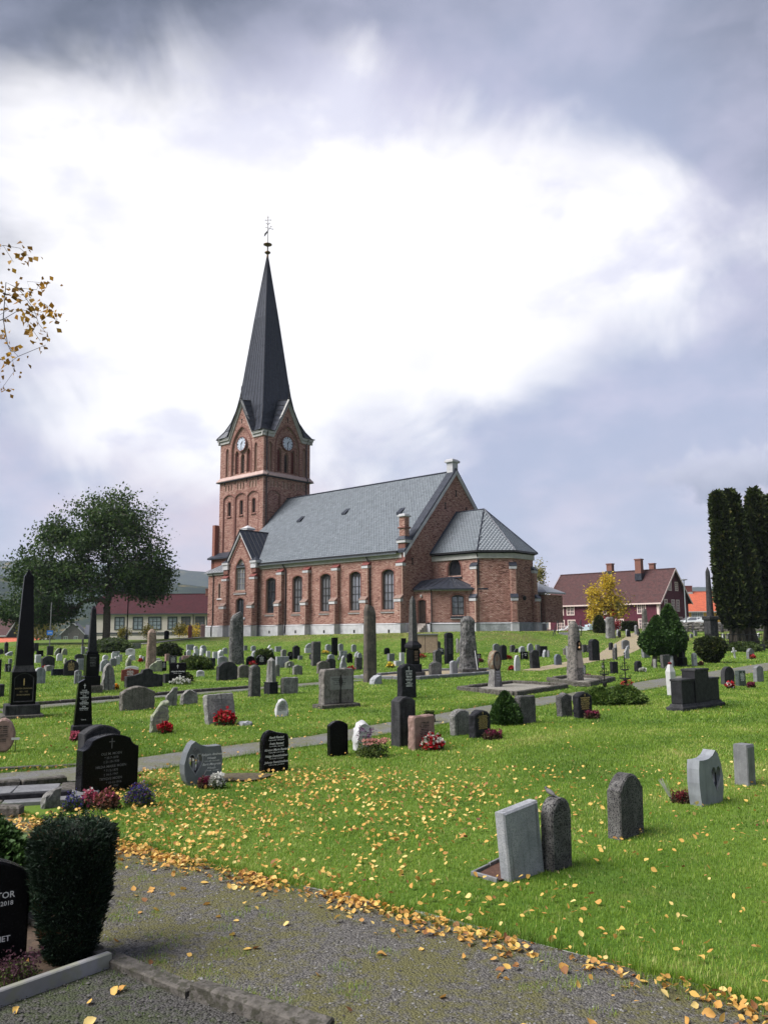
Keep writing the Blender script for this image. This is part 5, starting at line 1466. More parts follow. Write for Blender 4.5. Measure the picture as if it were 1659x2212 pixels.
def trees():
    # columnar conifers on the right
    def col(x,y,h,r,lab,lean,seed,top=.5):
        z = tz(x,y); b = .125 * h
        prof = [(b,.35 * r),(b + .04 * h,.85 * r),(.35 * h,1.0 * r),(.55 * h,.9 * r),(.75 * h,.64 * r),(.9 * h,.46 * r),(.97 * h,.30 * r),(h,.04)] if top > .4 else [(b,.35 * r),(b + .04 * h,.9 * r),(.35 * h,1.0 * r),(.6 * h,.86 * r),(.8 * h,.60 * r),(.93 * h,.3 * r),(h,.03)]
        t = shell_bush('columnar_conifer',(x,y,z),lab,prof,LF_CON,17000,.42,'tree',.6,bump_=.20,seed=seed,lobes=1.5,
                       trunk=[([(-.25,0,-.3),(-.1,0,.6 * b),(0,0,1.6 * b)],[.30,.20,.15]),([(.45,.1,-.3),(.25,0,.8 * b),(.15,0,1.6 * b)],[.30,.20,.16]),([(-.6,.2,-.3),(-.4,.1,.7 * b),(-.2,0,1.5 * b)],[.2,.15,.12])],group='columnar conifers at the right edge')
        t.rotation_euler = (0,lean,0)
    col(25.85,61,11.4,.74,'columnar conifer leftmost of the dark row, with blunt top',-.08,1)
    col(27.1,61.8,11.6,.95,'columnar conifer second from the left in the dark row',-.08,2)
    col(29.75,64,12.0,1.2,'columnar conifer with a pointed top, third in the dark row',-.06,3,.3)
    col(31.5,65,11.5,1.1,'columnar conifer at the right edge of the photo',-.05,4)
    # clipped cedars on stems
    for x,y,h,r,lab,sd in ((13.07,40.0,2.4,.72,'clipped dark green dome shaped tree, the lower of the touching pair',5),(13.85,40.6,2.92,.70,'clipped cone shaped tree, the taller of the touching pair',6)):
        b = .62
        prof = [(b - .08,.1),(b + .02,.75 * r),(b + .35,r),(b + .9,.93 * r),(.7 * h,.62 * r),(.88 * h,.32 * r),(.97 * h,.13 * r),(h,.03)]
        shell_bush('clipped_tree',(x,y,tz(x,y)),lab,prof,LF_CEDAR,14000,.12,'tree',.5,bump_=.10,seed=sd,lobes=1.2,trunk=[([(-.28,0,-.1),(-.2,0,.4),(-.1,0,1)],[.13,.12,.1]),([(.3,.1,-.1),(.22,.05,.4),(.1,0,1)],[.14,.12,.1])],group='pair of clipped trees')
    shell_bush('round_hedge',(16.9,43.4,tz(16.9,43.4)),'dark clipped rounded bush between white stone and grey column',[(-.05,.22),(.10,.30),(.30,.46),(.6,.62),(1.0,.63),(1.18,.54),(1.27,.22),(1.29,.05)],LF_CON,12000,.12,'bush',.4,bump_=.12,seed=7,lobes=1.0)
    shell_bush('dwarf_conifer',(2.38,16.75,0),'small dense cone shaped dwarf conifer between two grey stones',[(-.05,.2),(.04,.26),(.16,.272),(.34,.21),(.48,.12),(.58,.055),(.63,.012)],LF_CEDAR,9000,.055,'conifer',.5,bump_=.14,seed=8,lobes=1.4)
    # spreading junipers under the iron crosses
    for x,y,r,h,lab in ((5.42,21.15,.42,.40,'spreading light green juniper below the left iron cross'),(6.02,21.2,.41,.42,'spreading dark green juniper below the right iron cross')):
        shell_bush('juniper',(x,y,0),lab,[(-.03,.6 * r),(.08,r),(.2,.95 * r),(h * .8,.6 * r),(h,.12)],LF_JUN,7000,.10,'juniper',.3,bump_=.2,seed=x,lobes=1.6,needle=3.5,group='low junipers')
    # near left: clipped yew and a cedar behind the black stone
    prof = [(-.05,.085),(.05,.11),(.17,.150),(.37,.19),(.56,.212),(.69,.218),(.735,.195),(.75,.09)]
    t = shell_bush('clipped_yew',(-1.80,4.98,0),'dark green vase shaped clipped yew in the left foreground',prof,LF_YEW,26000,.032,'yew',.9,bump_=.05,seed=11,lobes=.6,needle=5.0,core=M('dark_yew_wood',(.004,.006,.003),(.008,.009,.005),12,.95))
    P = []; 
    for k in range(170):
        a = RND.random() * 6.28; r = .19 * math.sqrt(RND.random()); b = np.array((r * math.cos(a),r * math.sin(a),.70)); hgt = .05 + .07 * RND.random()
        for q in range(16): P.append(b + np.array((0,0,hgt * q / 16)) + NR.normal(size=3) * .004)
    tag(leafmesh('new_shoots',np.array(P),.028,LF_YEW,t,up=.5,elong=5,tone=np.clip(NR.normal(.65,.15,len(P)),0,1)),kind='stuff')
    shell_bush('dwarf_cedar',(-2.66,5.75,0),'bushy dark cedar behind the black stone at the left edge',[(-.05,.17),(.09,.36),(.26,.38),(.39,.29),(.52,.14),(.62,.03)],LF_CEDAR,12000,.05,'cedar',.5,bump_=.2,seed=12,lobes=1.8)
    # autumn trees
    x,y = 26.6,99.5
    t = small_tree('maple_tree',(x,y,tz(x,y)),'small yellow and green maple in front of the red house',7,[(-1.5,0,4.6,1.0,1.0),(.3,0,5.7,.95,1.2),(-.9,0,3.2,1.3,.9),(.7,0,3.6,1.4,1.0),(1.3,0,2.3,1.0,.5),(-1.6,0,2.0,.7,.7)],LF_YEL,260,14,.27,.012,spread=.26)
    P = np.array([(.6 + NR.normal() * 1.0,NR.normal() * .8,3.1 + NR.normal() * .7) for _ in range(900)]); tag(leafmesh('green_leaves',P,.26,LF_YG,t),kind='stuff')
    P = np.array([(.2 + NR.normal() * .35,-.5 + NR.normal() * .3,2.2 + NR.normal() * .5) for _ in range(160)]); tag(leafmesh('red_leaves',P,.22,LF_RED,t),kind='stuff')
    small_tree('yellow_birch',(22.6,120,1.9),'tall yellowing birch seen between the apse and the red house',10,[(0,0,3.5,1.5,2),(0,0,6,1.1,2.2),(0,0,8.4,.45,1.5),(1.2,0,4.2,1.0,1.6)],LF_YG,260,12,.24,.012,spread=.22)
    small_tree('orange_tree',(33.2,75,tz(33.2,75)),'orange autumn tree half hidden by the columnar conifers',8,[(-1.2,0,5.6,1.2,2.0),(0,0,3.5,1.5,1.6)],LF_OR,160,12,.22,.012)
    small_tree('weeping_tree',(-53.4,128,-.3),'yellow green drooping tree behind the tall black obelisk',8,[(0,0,5.2,2.0,2.2),(-1,0,3,2.0,1.8),(1.3,0,2.4,1.5,1.8)],LF_YG,260,14,.26,.012,up=-.6)
    small_tree('yellow_shrub',(-22.6,97,tz(-22.6,97)),'bright yellow shrub in front of the cream building',1.6,[(-.9,0,.7,.9,.6),(.5,0,.75,1.0,.65),(2.3,0,.4,.7,.4)],LF_YEL,150,12,.16,.006,cat='shrub',spread=.7)
    for x,y,lab in ((-28.6,92,'sparse yellow green shrub left of the pole before the cream building'),(-26.0,92,'round yellow green shrub below the paved walk'),(-22.9,93,'grey green shrub behind the red stone by the cream building')):
        small_tree('shrub',(x,y,tz(x,y)),lab,2,[(0,0,.9,.75,.75)],LF_YG,80,12,.14,.006,cat='shrub',group='shrubs in front of the cream building',spread=.5)
    # shrubs by the red house
    x,y = 18.5,76.5
    shell_bush('dark_conifer_bush',(19.7,y,tz(19.7,y)),'dark green pointed bush beside the stairs before the red house',[(-.1,.35),(.2,.48),(.8,.46),(1.3,.32),(1.6,.06)],LF_CON,5000,.12,'bush',.5,seed=21,lobes=1)
    shell_bush('square_hedge',(24.4,83,tz(24.4,83)),'clipped dark square hedge in front of the red house',[(-.1,.62),(.1,.72),(.75,.73),(1.0,.66),(1.05,.06)],LF_CON,5000,.11,'hedge',.5,seed=22,lobes=.5,squash=.5)
    for x,y,r,lab in ((20.6,106,.7,'red leaved shrub left of the maple by the red house'),(23.1,104,.7,'red leaved shrub just left of the maple trunk'),(28.6,103,.8,'red leaved shrub right of the tall rough stone')):
        small_tree('red_shrub',(x,y,tz(x,y)),lab,1.4,[(0,0,.7,r,.5)],LF_RED,60,12,.16,.006,cat='shrub',group='red shrubs by the red house',spread=.6)
    x,y = 21.6,105
    small_tree('orange_shrub',(x,y,tz(x,y)),'low pale orange shrub between the red leaved shrubs',1.0,[(0,0,.45,.6,.35)],LF_OR,40,12,.15,.006,cat='shrub',spread=.7)
    # green shrubs among the stones
    for x,y,r,h,lab,mt in ((-8.95,39.9,.62,.62,'loose green shrub right of the pinkish granite headstone',LF_GRN),(-7.7,31.6,.33,.30,'small clipped dark dome bush left of the broad ogee stone',LF_CON),(-21.9,67,1.5,1.2,'green shrubs at the foot of the big tree',LF_GRN),(-23.6,48,1.1,.5,'low green hedge behind the tall black obelisk',LF_CON),(-14.6,56.5,.75,.9,'clipped brown green bush in the far left rows',LF_CON),(-6.6,45.8,.45,.75,'dark green shrub just right of the tall split slab',LF_GRN),(14.8,43.5,.5,.7,'yellowish shrub between the small obelisk and the round hedge',LF_JUN),(24.4,57,1.0,.6,'low shrub at the foot of the columnar conifers',LF_GRN),(.9,17.35,.10,.22,'small dark leaved twig plant left of the streaked grey stone',LF_GRN),(28.2,59,1.3,.7,'dark ground shrub under the columnar conifers',LF_CON)):
        shell_bush('shrub',(x,y,tz(x,y)),lab,[(-.05,.75 * r),(.2 * h,r),(.6 * h,.92 * r),(.88 * h,.6 * r),(h,.08)],mt,3500,.12 if r > .3 else .03,'shrub',.4,bump_=.2,seed=x,lobes=1.5)
    # the birch whose branch hangs in from the left; its stem stands outside the picture
    bx,by = -7.6,9.6
    t = empty('birch_tree',(bx,by,0),0,'birch branch with golden leaves hanging in at the left edge','tree')
    tg = []
    def px(x,y,d):
        q = (x - 829.5) / 1780; v = -(y - 1106) / 1780; q2 = q + v * ROLL; v2 = v - q * ROLL
        D = Vector((q2,math.cos(PITCH) - v2 * math.sin(PITCH),math.sin(PITCH) + v2 * math.cos(PITCH))); D *= d / D.y
        return np.array((D.x - bx,D.y - by,D.z + EYE))
    ends = []
    for x,y in ((8,530),(44,536),(62,552),(30,566),(110,612),(85,614),(60,608),(38,622),(20,632),(70,640),(95,655),(108,664),(125,690),(118,676),(85,700),(98,716),(88,736),(100,745),(60,690),(45,668),(74,668),(52,650),(20,668),(8,690),(30,640),(62,700),(90,680),(14,610),(5,640),(48,632),(80,626),(40,770),(33,800),(18,745),(12,790),(8,835),(5,715),(24,758),(-30,600),(-30,700),(-60,650),(-40,800),(-70,560)):
        tg.append(px(x,y,9.7 + RND.random() * 1.0))
    trunk = [(0,0,-.2),(.05,0,1.5),(.1,.05,3.0),(.3,.1,4.6),(.9,.2,5.5),(1.6,.25,5.75)]
    tubes,pos,R = grow(trunk,tg,.0028,2.0,.02,.1)
    m = MB(); m.tube(trunk,[.16,.14,.12,.09,.05,.03],10); m.tube([(.1,.05,3.0),(0,0,6),(-.2,.1,9)],[.11,.08,.03],8); m.build('trunk',M('white_birch_bark',(.5,.48,.45),(.08,.07,.07),6,.8),t,smooth=True)
    branches_obj(tubes,'branches',BIRCHB,t,sides=4)
    k = len(trunk); P = []
    for i,(q,r) in enumerate(zip(pos[k:],R[k:])):
        n = RND.choice((4,6,8)) if q[2] > 4.6 + .3 * RND.random() and r < .008 else (1 if RND.random() < .2 else 0)
        for _ in range(n): P.append(q + NR.normal(size=3) * np.array((.06,.08,.05)) - np.array((0,0,.03)))
    tag(leafmesh('leaves',np.array(P),.075,LF_BIRCH,t,up=-.7,elong=1.25),kind='stuff')
trees()
# ------------------------------------------------------------------ gravestones
STONES=[
(1.04,6.62,0.0,0.72,0.41,0.52,0.1,'flat','lgrey',None,-6,'pale grey slab headstone leaning left beside the round topped stone in front'),
(1.34,6.82,0.0,0.76,0.26,0.54,0.12,'round','speck',None,0,'dark speckled round topped headstone with a small bird perched on top'),
(2.18,7.84,0.0,0.77,0.41,0.55,0.14,'crest','speck',None,0,'speckled granite headstone with stepped shoulders on the front right lawn'),
(4.33,10.31,0.0,0.71,0.19,0.47,0.18,'flat','grey',None,0,'plain grey rectangular headstone at the right, behind the curved grey stone'),
(-3.51,10.4,0.0,0.8,0.47,0.74,0.18,'arch','dark',None,0,'black arched headstone with pale worn top edge, directly behind the dark shouldered stone'),
(-1.5,11.49,0.0,0.61,0.4,0.54,0.12,'wave','black',('Script',['Randi Røstad','* 14-10-1927  † 20-6-2016','Svein Røstad','* 21-9-1955  † 12-5-1972','Kirsten Marie Røstad','* 30-9-1904  † 24-10-1994','Helge Svendsbakken','* 21-9-1957  † 1-3-2010','Johnny Svendsbakken','* 20-11-1974  † 3-10-2016']),0,'dark slate headstone with wavy outline and five names in white script lettering'),
(-0.72,12.81,0.0,0.47,0.3,0.52,0.12,'arch','black',None,0,'shiny black headstone that narrows towards the ground, standing alone beside the path'),
(-0.37,13.45,0.0,0.56,0.31,0.44,0.14,'rough','white',('k',['Per Snersrud','* 1925','† 2006']),0,'rough pale boulder headstone behind the pink sedum flowers'),
(0.29,13.86,0.0,0.67,0.34,0.79,0.24,'arch','dark',None,0,'tall dark granite headstone with rough sides, left of the pinkish stone'),
(0.57,13.47,0.0,0.67,0.45,0.53,0.16,'flatr','brown',('k5',5),0,'pinkish brown granite headstone with five dark lines of names and rough left edge'),
(0.61,23.74,0.0,0.69,0.55,0.94,0.22,'arch','blackrough',('w6',6),0,'tall black arched headstone with six white names, behind the tall dark granite stone'),
(1.35,15.3,0.0,0.69,0.4,0.45,0.14,'archr','greyst',None,-5,'streaky pale grey stone leaning left of the black gold lettered stone'),
(1.66,14.92,0.0,0.74,0.43,0.47,0.16,'arch','blackrough',('g8',9),0,'black headstone with gold lettering and a cross, left of the small clipped conifer'),
(2.8,16.93,0.0,0.7,0.5,0.56,0.16,'flatr','speck',None,0,'weathered grey headstone to the right of the small clipped conifer'),
(3.9,18.4,0.0,0.54,0.34,0.5,0.16,'gabler','speck',None,0,'dark weathered headstone with a curved gable top, left of a pair near the junipers'),
(4.24,18.15,0.0,0.48,0.4,0.53,0.18,'arch','blackrough',('g6',6),0,'dark arched headstone with small lettering, left of the spreading junipers'),
(11.54,28.34,0.01,0.54,0.53,0.59,0.16,'round','dark',None,3,'dark round topped headstone leaning beside the triple black monument'),
(11.69,27.67,0.0,0.57,0.37,0.5,0.16,'flat','green',('w5',5),0,'dark green headstone with white lettering and a relief cross'),
(13.23,29.79,0.01,0.53,0.39,0.55,0.16,'arch','grey',None,0,'smooth grey headstone with curved top near the right edge by the path'),
(-6.04,13.39,0.0,0.38,0.35,0.52,0.14,'oval','brown',('k5',4),0,'rounded brown headstone cut off by the left edge'),
(-6.04,20.53,0.0,0.63,0.82,0.57,0.2,'archr','brgrey',None,0,'broad low weathered headstone with gently arched top, beyond the near path on the left'),
(-5.45,21.42,0.0,0.56,0.31,0.48,0.12,'slant','greyst',None,0,'rough stone with slanting top standing right of the broad low headstone'),
(-5.08,21.81,0.0,0.64,0.45,0.4,0.14,'rough','greyst',None,0,'low rough boulder headstone with a peaked outline, by the third gravel path'),
(-4.27,15.97,0.0,0.53,0.34,0.58,0.14,'slant','lichen',('k',['Signe','Evensen','1893 - 1954']),0,'rough lichen spotted grey headstone with red flowers at its foot'),
(-3.4,17.47,0.0,0.64,0.64,0.6,0.16,'flatr','greyst',('d4',4),-9,'weathered grey headstone leaning backwards with a bunch of red begonias'),
(-2.31,18.78,0.0,0.38,0.3,0.38,0.12,'rough','white',('d5',5),0,'small rough whitish headstone alone on the middle lawn'),
(-3.78,24.33,0.0,0.67,0.34,0.91,0.2,'gablerr','speck',None,0,'narrow dark speckled pillar headstone left of the stone column on a block'),
(-2.91,25.57,0.0,0.63,0.54,0.49,0.16,'flatr','greyst',None,0,'short square stone with dark streaks right of the stone column on a block'),
(-0.34,29.71,0.01,0.65,0.38,0.31,0.3,'slant','lgrey',None,0,'low pale grey block lying at the foot of the tallest standing slab'),
(2.01,33.65,0.04,0.67,0.58,0.6,0.16,'archr','greyst',None,0,'streaked grey headstone on the gravel plot right of the grey obelisk'),
(2.85,34.81,0.05,0.65,0.34,0.58,0.16,'arch','lgrey',None,0,'plain light grey headstone on the gravel plot beside the big rough menhir'),
(-15.64,34.02,0.04,0.84,0.11,0.79,0.14,'flat','black',None,0,'black headstone cut off at the left edge behind the tall obelisk'),
(-11.4,24.92,0.0,0.77,0.14,0.38,0.3,'flat','dark',None,0,'low dark stone block at the left edge beside the tall black obelisk'),
(-12.79,31.1,0.02,0.82,0.38,0.59,0.16,'round','lgrey',None,0,'pale round topped headstone just right of the tall black obelisk'),
(-17.18,42.72,0.12,0.78,0.64,0.61,0.2,'crest','dark',None,0,'broad dark headstone with stepped shoulders behind the low pyramid stone'),
(-15.96,39.83,0.09,0.84,0.39,0.28,0.3,'gabler','greyst',None,0,'low grey pyramid shaped stone in front of the broad dark headstone'),
(-14.14,36.24,0.06,0.83,0.53,0.28,0.14,'flat','navy',None,0,'low wide dark blue rectangular stone right of the tall obelisk'),
(-19.7,50.66,0.21,0.74,0.33,0.45,0.14,'round','white',None,0,'white round topped headstone standing alone below the grey house'),
(-19.97,48.18,0.19,0.74,0.31,0.47,0.2,'flatr','white',None,0,'small white stone with uneven top left of the broad dark headstone'),
(-13.51,36.1,0.06,0.4,0.61,0.68,0.16,'round','blackrough',('g6',5),0,'black arched headstone with gold lettering and pink flowers at its foot'),
(-14.24,37.32,0.07,0.84,0.13,0.4,0.16,'slant','grey',None,0,'grey sloping stone touching the left side of the gold lettered arch'),
(-11.31,30.91,0.02,0.6,0.24,0.5,0.14,'arch','grey',('x',0),0,'grey headstone with a carved cross left of the second obelisk'),
(-14.58,40.13,0.1,0.8,0.36,0.55,0.16,'flat','lgrey',None,0,'pale headstone with scrolled top left of the second obelisk'),
(-19.3,52.86,0.23,0.76,0.57,0.35,0.16,'arch','dark',None,0,'dark low headstone partly hidden behind the pale scrolled stone'),
(-17.79,46.57,0.17,0.79,0.16,0.33,0.2,'rough','lichen',None,0,'small lichen covered lump of stone behind the gold lettered arch'),
(-23.63,60.23,0.29,0.77,0.33,0.53,0.16,'slant','lichen',None,0,'mossy half of a split stone left of the dark centre below the grey house'),
(-24.29,62.51,0.3,0.77,0.21,0.48,0.12,'flat','black',None,0,'dark narrow slab between two mossy stones below the grey house'),
(-23.45,61.19,0.29,0.8,0.44,0.5,0.16,'rough','lichen',None,0,'mossy pale stone right of the dark slab below the grey house'),
(-23.88,59.63,0.29,0.8,0.43,0.69,0.16,'flat','dark',None,0,'dark square headstone behind a clipped bush in the far left rows'),
(-23.82,57.76,0.27,0.83,0.45,0.44,0.14,'flat','black',None,0,'wide black headstone in the far left row beside the first obelisk'),
(-30.07,72.04,0.35,0.81,0.39,0.72,0.14,'flat','dark',None,0,'tall dark headstone under the yellow green tree in the far left row'),
(-28.23,67.03,0.3,0.84,0.25,0.46,0.14,'round','dark',None,0,'dark round headstone just right of the first obelisk, far row'),
(-27.12,60.32,0.29,0.83,0.45,0.3,0.3,'slant','lgrey',None,0,'low pale stone left of the first obelisk, far row'),
(-21.19,47.36,0.18,0.84,0.17,0.28,0.16,'flat','grey',None,0,'small grey stone touching the left side of the first obelisk'),
(-17.6,39.15,0.09,0.81,0.27,0.38,0.14,'flat','dark',('x',0),0,'dark headstone with a small pale cross left behind the first obelisk'),
(-29.22,64.5,0.3,0.74,0.25,0.96,0.2,'gable','dark',None,0,'tall dark pillar headstone in front of the barn at the left edge'),
(-29.23,63.65,0.3,0.83,0.36,0.42,0.14,'round','dark',None,0,'dark headstone at the left edge in front of the barn'),
(-22.43,62.12,0.3,0.84,0.25,0.61,0.14,'flat','grey',None,0,'upright grey slab standing just left of the second obelisk, far row'),
(-28.73,79.4,0.62,0.83,0.11,0.73,0.2,'gable','dark',None,0,'thin dark pillar in front of the dark garage of the grey house'),
(-13.17,39.43,0.09,0.62,0.44,0.54,0.16,'round','lgrey',('x',0),0,'light grey round headstone with a small cross right of the second obelisk'),
(-9.1,27.58,0.0,0.64,0.41,0.87,0.2,'rough','greyst',None,0,'tall rough round topped grey slab right of the second obelisk'),
(-13.44,39.42,0.09,0.75,0.07,0.32,0.16,'flat','grey',None,0,'small grey stone squeezed between the second obelisk and the light round stone'),
(-14.22,43.82,0.14,0.83,0.36,0.44,0.14,'gabler','grey',None,0,'small grey stone with white lantern in front, right of the light round headstone'),
(-17.32,51.88,0.22,0.79,0.36,0.3,0.14,'round','white',None,0,'first white headstone from the left in the cluster beyond the big slab'),
(-17.46,53.97,0.24,0.76,0.35,0.35,0.16,'flat','white',None,0,'square white headstone in the cluster beyond the big slab'),
(-18.24,56.77,0.27,0.73,0.47,0.35,0.16,'flat','lgrey',None,0,'grey headstone behind the square white one in the left cluster'),
(-14.53,45.46,0.16,0.83,0.27,0.44,0.16,'flat','white',None,0,'white upright slab in front of the square white headstone'),
(-15.52,49.07,0.2,0.84,0.21,0.4,0.14,'flat','lgrey',None,0,'pale slab at the right end of the left white cluster'),
(-18.09,59.47,0.28,0.3,0.65,0.5,0.14,'crest','white',('d4',3),0,'broad white headstone with shouldered top left of the brown menhir'),
(-15.26,50.47,0.21,0.82,0.42,0.34,0.16,'arch','white',None,0,'white arched headstone below the broad shouldered white one'),
(-13.28,43.38,0.13,0.77,0.29,0.47,0.16,'rough','lichen',None,0,'mossy pointed stone behind the red granite headstone'),
(-11.68,38.69,0.08,0.31,0.6,0.27,0.14,'crest','white',None,0,'white shouldered headstone peeping over the red granite one'),
(-9.81,32.28,0.03,0.36,0.65,0.48,0.14,'gable','red',('w5',3),0,'red granite headstone with white script names and a cross'),
(-8.28,28.86,0.01,0.7,1.31,0.63,0.2,'triple','dark',None,0,'long dark stepped family gravestone with raised middle'),
(-8.04,30.9,0.02,0.71,0.2,0.34,0.2,'flat','dark',None,0,'dark low slab behind the black headstone with white flowers'),
(-10.59,38.65,0.08,0.56,0.62,0.53,0.16,'slant','lichen',None,0,'rough lichen streaked headstone behind the stepped family gravestone'),
(-10.3,39.05,0.09,0.45,0.23,0.45,0.12,'flat','black',('w5',4),0,'small black headstone with white lettering right of the lichen streaked stone'),
(-7.5,30.38,0.01,0.26,0.59,0.76,0.14,'flat','black',('t',['Helga Joy Rønning','5-4-1927   17-7-1993']),0,'square black headstone with a white cross and white flowers in front'),
(-11.23,44.35,0.14,0.46,0.4,0.51,0.14,'flat','dark',('w5',5),0,'dark lettered headstone behind the square black one'),
(-9.73,41.05,0.11,0.42,0.43,0.63,0.16,'flat','pink',('d4',3),0,'pinkish granite headstone left of the dark green shrub'),
(-11.33,46.4,0.17,0.83,0.12,0.35,0.2,'rough','dark',None,0,'small dark rounded lump left of the pinkish granite headstone'),
(-12.81,49.26,0.2,0.84,0.25,0.42,0.16,'flat','pink',None,0,'pale pink slab behind the dark lettered headstone'),
(-14.55,49.88,0.2,0.79,0.14,0.34,0.14,'round','white',None,0,'white headstone just left of the brown menhir'),
(-14.25,49.43,0.2,0.85,0.13,0.28,0.14,'round','grey',None,0,'grey headstone touching the left side of the brown menhir'),
(-13.08,48.13,0.18,0.76,0.29,0.23,0.16,'flat','white',None,0,'white slab just right of the foot of the brown menhir'),
(-18.09,66.84,0.3,0.73,0.67,0.4,0.14,'flat','lgrey',None,0,'long pale grey slab right of the brown menhir on the bank'),
(-17.47,66.64,0.3,0.8,0.46,0.35,0.14,'flat','grey',None,0,'darker grey slab touching the long pale slab on the bank'),
(-24.29,76.67,0.51,0.73,0.52,0.49,0.16,'arch','grey',None,0,'grey arched headstone at the foot of the big tree'),
(-22.37,72.28,0.36,0.75,0.51,0.61,0.14,'flat','lgrey',None,0,'pale square headstone right of the arched stone below the big tree'),
(-22.34,75.12,0.45,0.77,0.84,0.5,0.14,'flat','greyst',None,0,'wide streaked grey headstone left of the brown menhir, below the school'),
(-17.25,69.67,0.31,0.8,0.62,0.41,0.14,'arch','black',None,0,'black arched headstone behind a small white one on the bank foot'),
(-14.87,60.23,0.29,0.74,0.27,0.45,0.14,'arch','white',None,0,'small white headstone in front of a black arched one'),
(-16.84,72.27,0.36,0.73,0.68,0.48,0.16,'flat','lgrey',None,0,'light grey square headstone at the foot of the bank left of the white cluster'),
(-13.69,57.67,0.27,0.83,0.25,0.31,0.14,'gable','black',None,0,'small black headstone with pale lettering left of the round white disc stone'),
(-13.53,57.66,0.27,0.76,0.35,0.41,0.14,'round','white',None,0,'round white headstone behind the small black gabled one'),
(-15.76,69.65,0.31,0.84,0.36,0.44,0.14,'round','white',None,0,'white round headstone topmost of the white cluster below the tower'),
(-12.83,56.93,0.27,0.83,0.33,0.47,0.14,'flat','white',None,0,'white slab in front of the topmost white headstone below the tower'),
(-12.17,53.58,0.24,0.77,0.24,0.33,0.14,'flat','lgrey',None,0,'pale slab lowest of the white cluster below the tower'),
(-7.64,34.73,0.04,0.34,0.32,0.27,0.14,'archr','white',('d4',2),0,'low white headstone alone on the lawn left of the dark rounded bush'),
(-13.8,63.48,0.3,0.79,0.51,0.59,0.2,'round','lgrey',None,0,'pale round stone with a dark heart opening above the green shrub'),
(-11.85,54.04,0.24,0.8,0.19,0.64,0.2,'rough','white',None,0,'yellowish white rough stone left of the heart opening stone'),
(-10.98,51.97,0.23,0.8,0.26,0.49,0.14,'flat','white',None,0,'white slab right of the heart opening stone'),
(-8.79,42.53,0.12,0.79,0.34,0.45,0.14,'flat','dark',None,0,'dark slab right of the green shrub, below the white cluster'),
(-10.54,51.92,0.22,0.8,0.32,0.45,0.14,'flat','white',None,0,'white square headstone left of the angel stone by the split slab'),
(-10.6,53.9,0.24,0.84,0.42,0.5,0.2,'rough','white',None,0,'white angel shaped stone left of the tall split slab'),
(-11.43,59.84,0.29,0.79,0.39,0.48,0.14,'arch','lgrey',None,0,'pale arched stone nearest the left side of the tall split slab'),
(-8.6,44.38,0.14,0.52,0.53,0.48,0.16,'arch','lgrey',('d4',3),0,'light grey arched headstone behind the broad dark ogee stone'),
(-6.12,32.48,0.03,0.72,0.83,0.7,0.2,'ogee','dark',None,0,'broad dark headstone with curved shoulders in front of the tall split slab'),
(-5.69,33.68,0.04,0.67,0.48,0.53,0.18,'archr','brgrey',None,0,'rough brownish arched headstone right of the broad dark ogee stone'),
(-6.99,43.54,0.13,0.5,0.44,0.5,0.2,'round','black',None,0,'black arched headstone beside a leaning flower bouquet'),
(-6.48,43.79,0.14,0.49,0.53,0.54,0.16,'ogee','black',('w5',4),0,'black ornate headstone with white lettering and cross right of the black arch'),
(-8.22,52.51,0.23,0.79,0.33,0.48,0.2,'rough','lgrey',None,0,'small pale sculpted stone above the black arch'),
(-8.44,56.81,0.27,0.79,0.61,0.43,0.16,'crest','greyst',None,0,'grey shouldered stone behind the black ornate headstone'),
(-11.85,71.08,0.3,0.73,0.32,0.44,0.14,'flat','grey',None,0,'first small grey stone right of the tall split slab, at the bank'),
(-10.78,68.58,0.3,0.78,0.44,0.47,0.14,'gable','lgrey',None,0,'pale gabled headstone at the foot of the bank right of the split slab'),
(-9.8,70.5,0.3,0.79,0.25,0.5,0.14,'slant','white',None,6,'small white leaning stone on the bank foot'),
(-7.69,56.58,0.27,0.73,0.34,0.49,0.14,'gable','white',None,0,'white gabled headstone with a dark plaque above the red hedge flowers'),
(-8.36,65.45,0.3,0.8,0.55,0.45,0.16,'flat','lgrey',None,0,'light square headstone at the bank foot above the twin dark stones'),
(-6.76,47.99,0.18,0.8,0.22,0.3,0.16,'arch','dark',None,0,'low dark stone right of the ornate lettered headstone'),
(-6.32,47.2,0.17,0.73,0.36,0.36,0.14,'round','black',None,0,'black round headstone behind the column on a block'),
(-4.48,34.72,0.04,0.64,0.21,0.49,0.16,'arch','greyst',None,0,'grey arched stone touching the right side of the column on a block'),
(-5.06,41.29,0.11,0.69,0.7,0.55,0.16,'flat','lgrey',None,0,'broad light grey slab right of the column on a block'),
(-4.69,41.19,0.11,0.72,0.48,0.32,0.16,'archr','lichen',None,0,'pale greenish stone with a lantern stake in front'),
(-3.73,35.65,0.05,0.61,0.42,0.42,0.18,'gabler','greyst',None,0,'streaked grey headstone with a blunt peak beside the lantern stake'),
(-6.63,54.77,0.25,0.81,0.38,0.48,0.18,'arch','greyst',None,0,'grey arched headstone left of the small black rounded one in the far row'),
(-5.7,50.27,0.21,0.55,0.29,0.48,0.14,'round','black',('d4',3),0,'small black rounded headstone with faint lettering in the far row'),
(-5.44,51.2,0.22,0.73,0.47,0.83,0.2,'gabler','blackrough',None,0,'tall black headstone with pale cap in the far row below the first windows'),
(-5.08,50.19,0.21,0.73,0.27,0.23,0.14,'flat','grey',None,0,'low grey stone right of the tall black capped headstone'),
(-6.54,71.17,0.47,0.81,0.6,0.43,0.14,'slant','lgrey',None,0,'pale grey upright stone behind a low white one at the bank'),
(-5.69,61.78,0.29,0.84,0.59,0.37,0.14,'flat','white',None,0,'low white headstone left of the tall speckled pillar'),
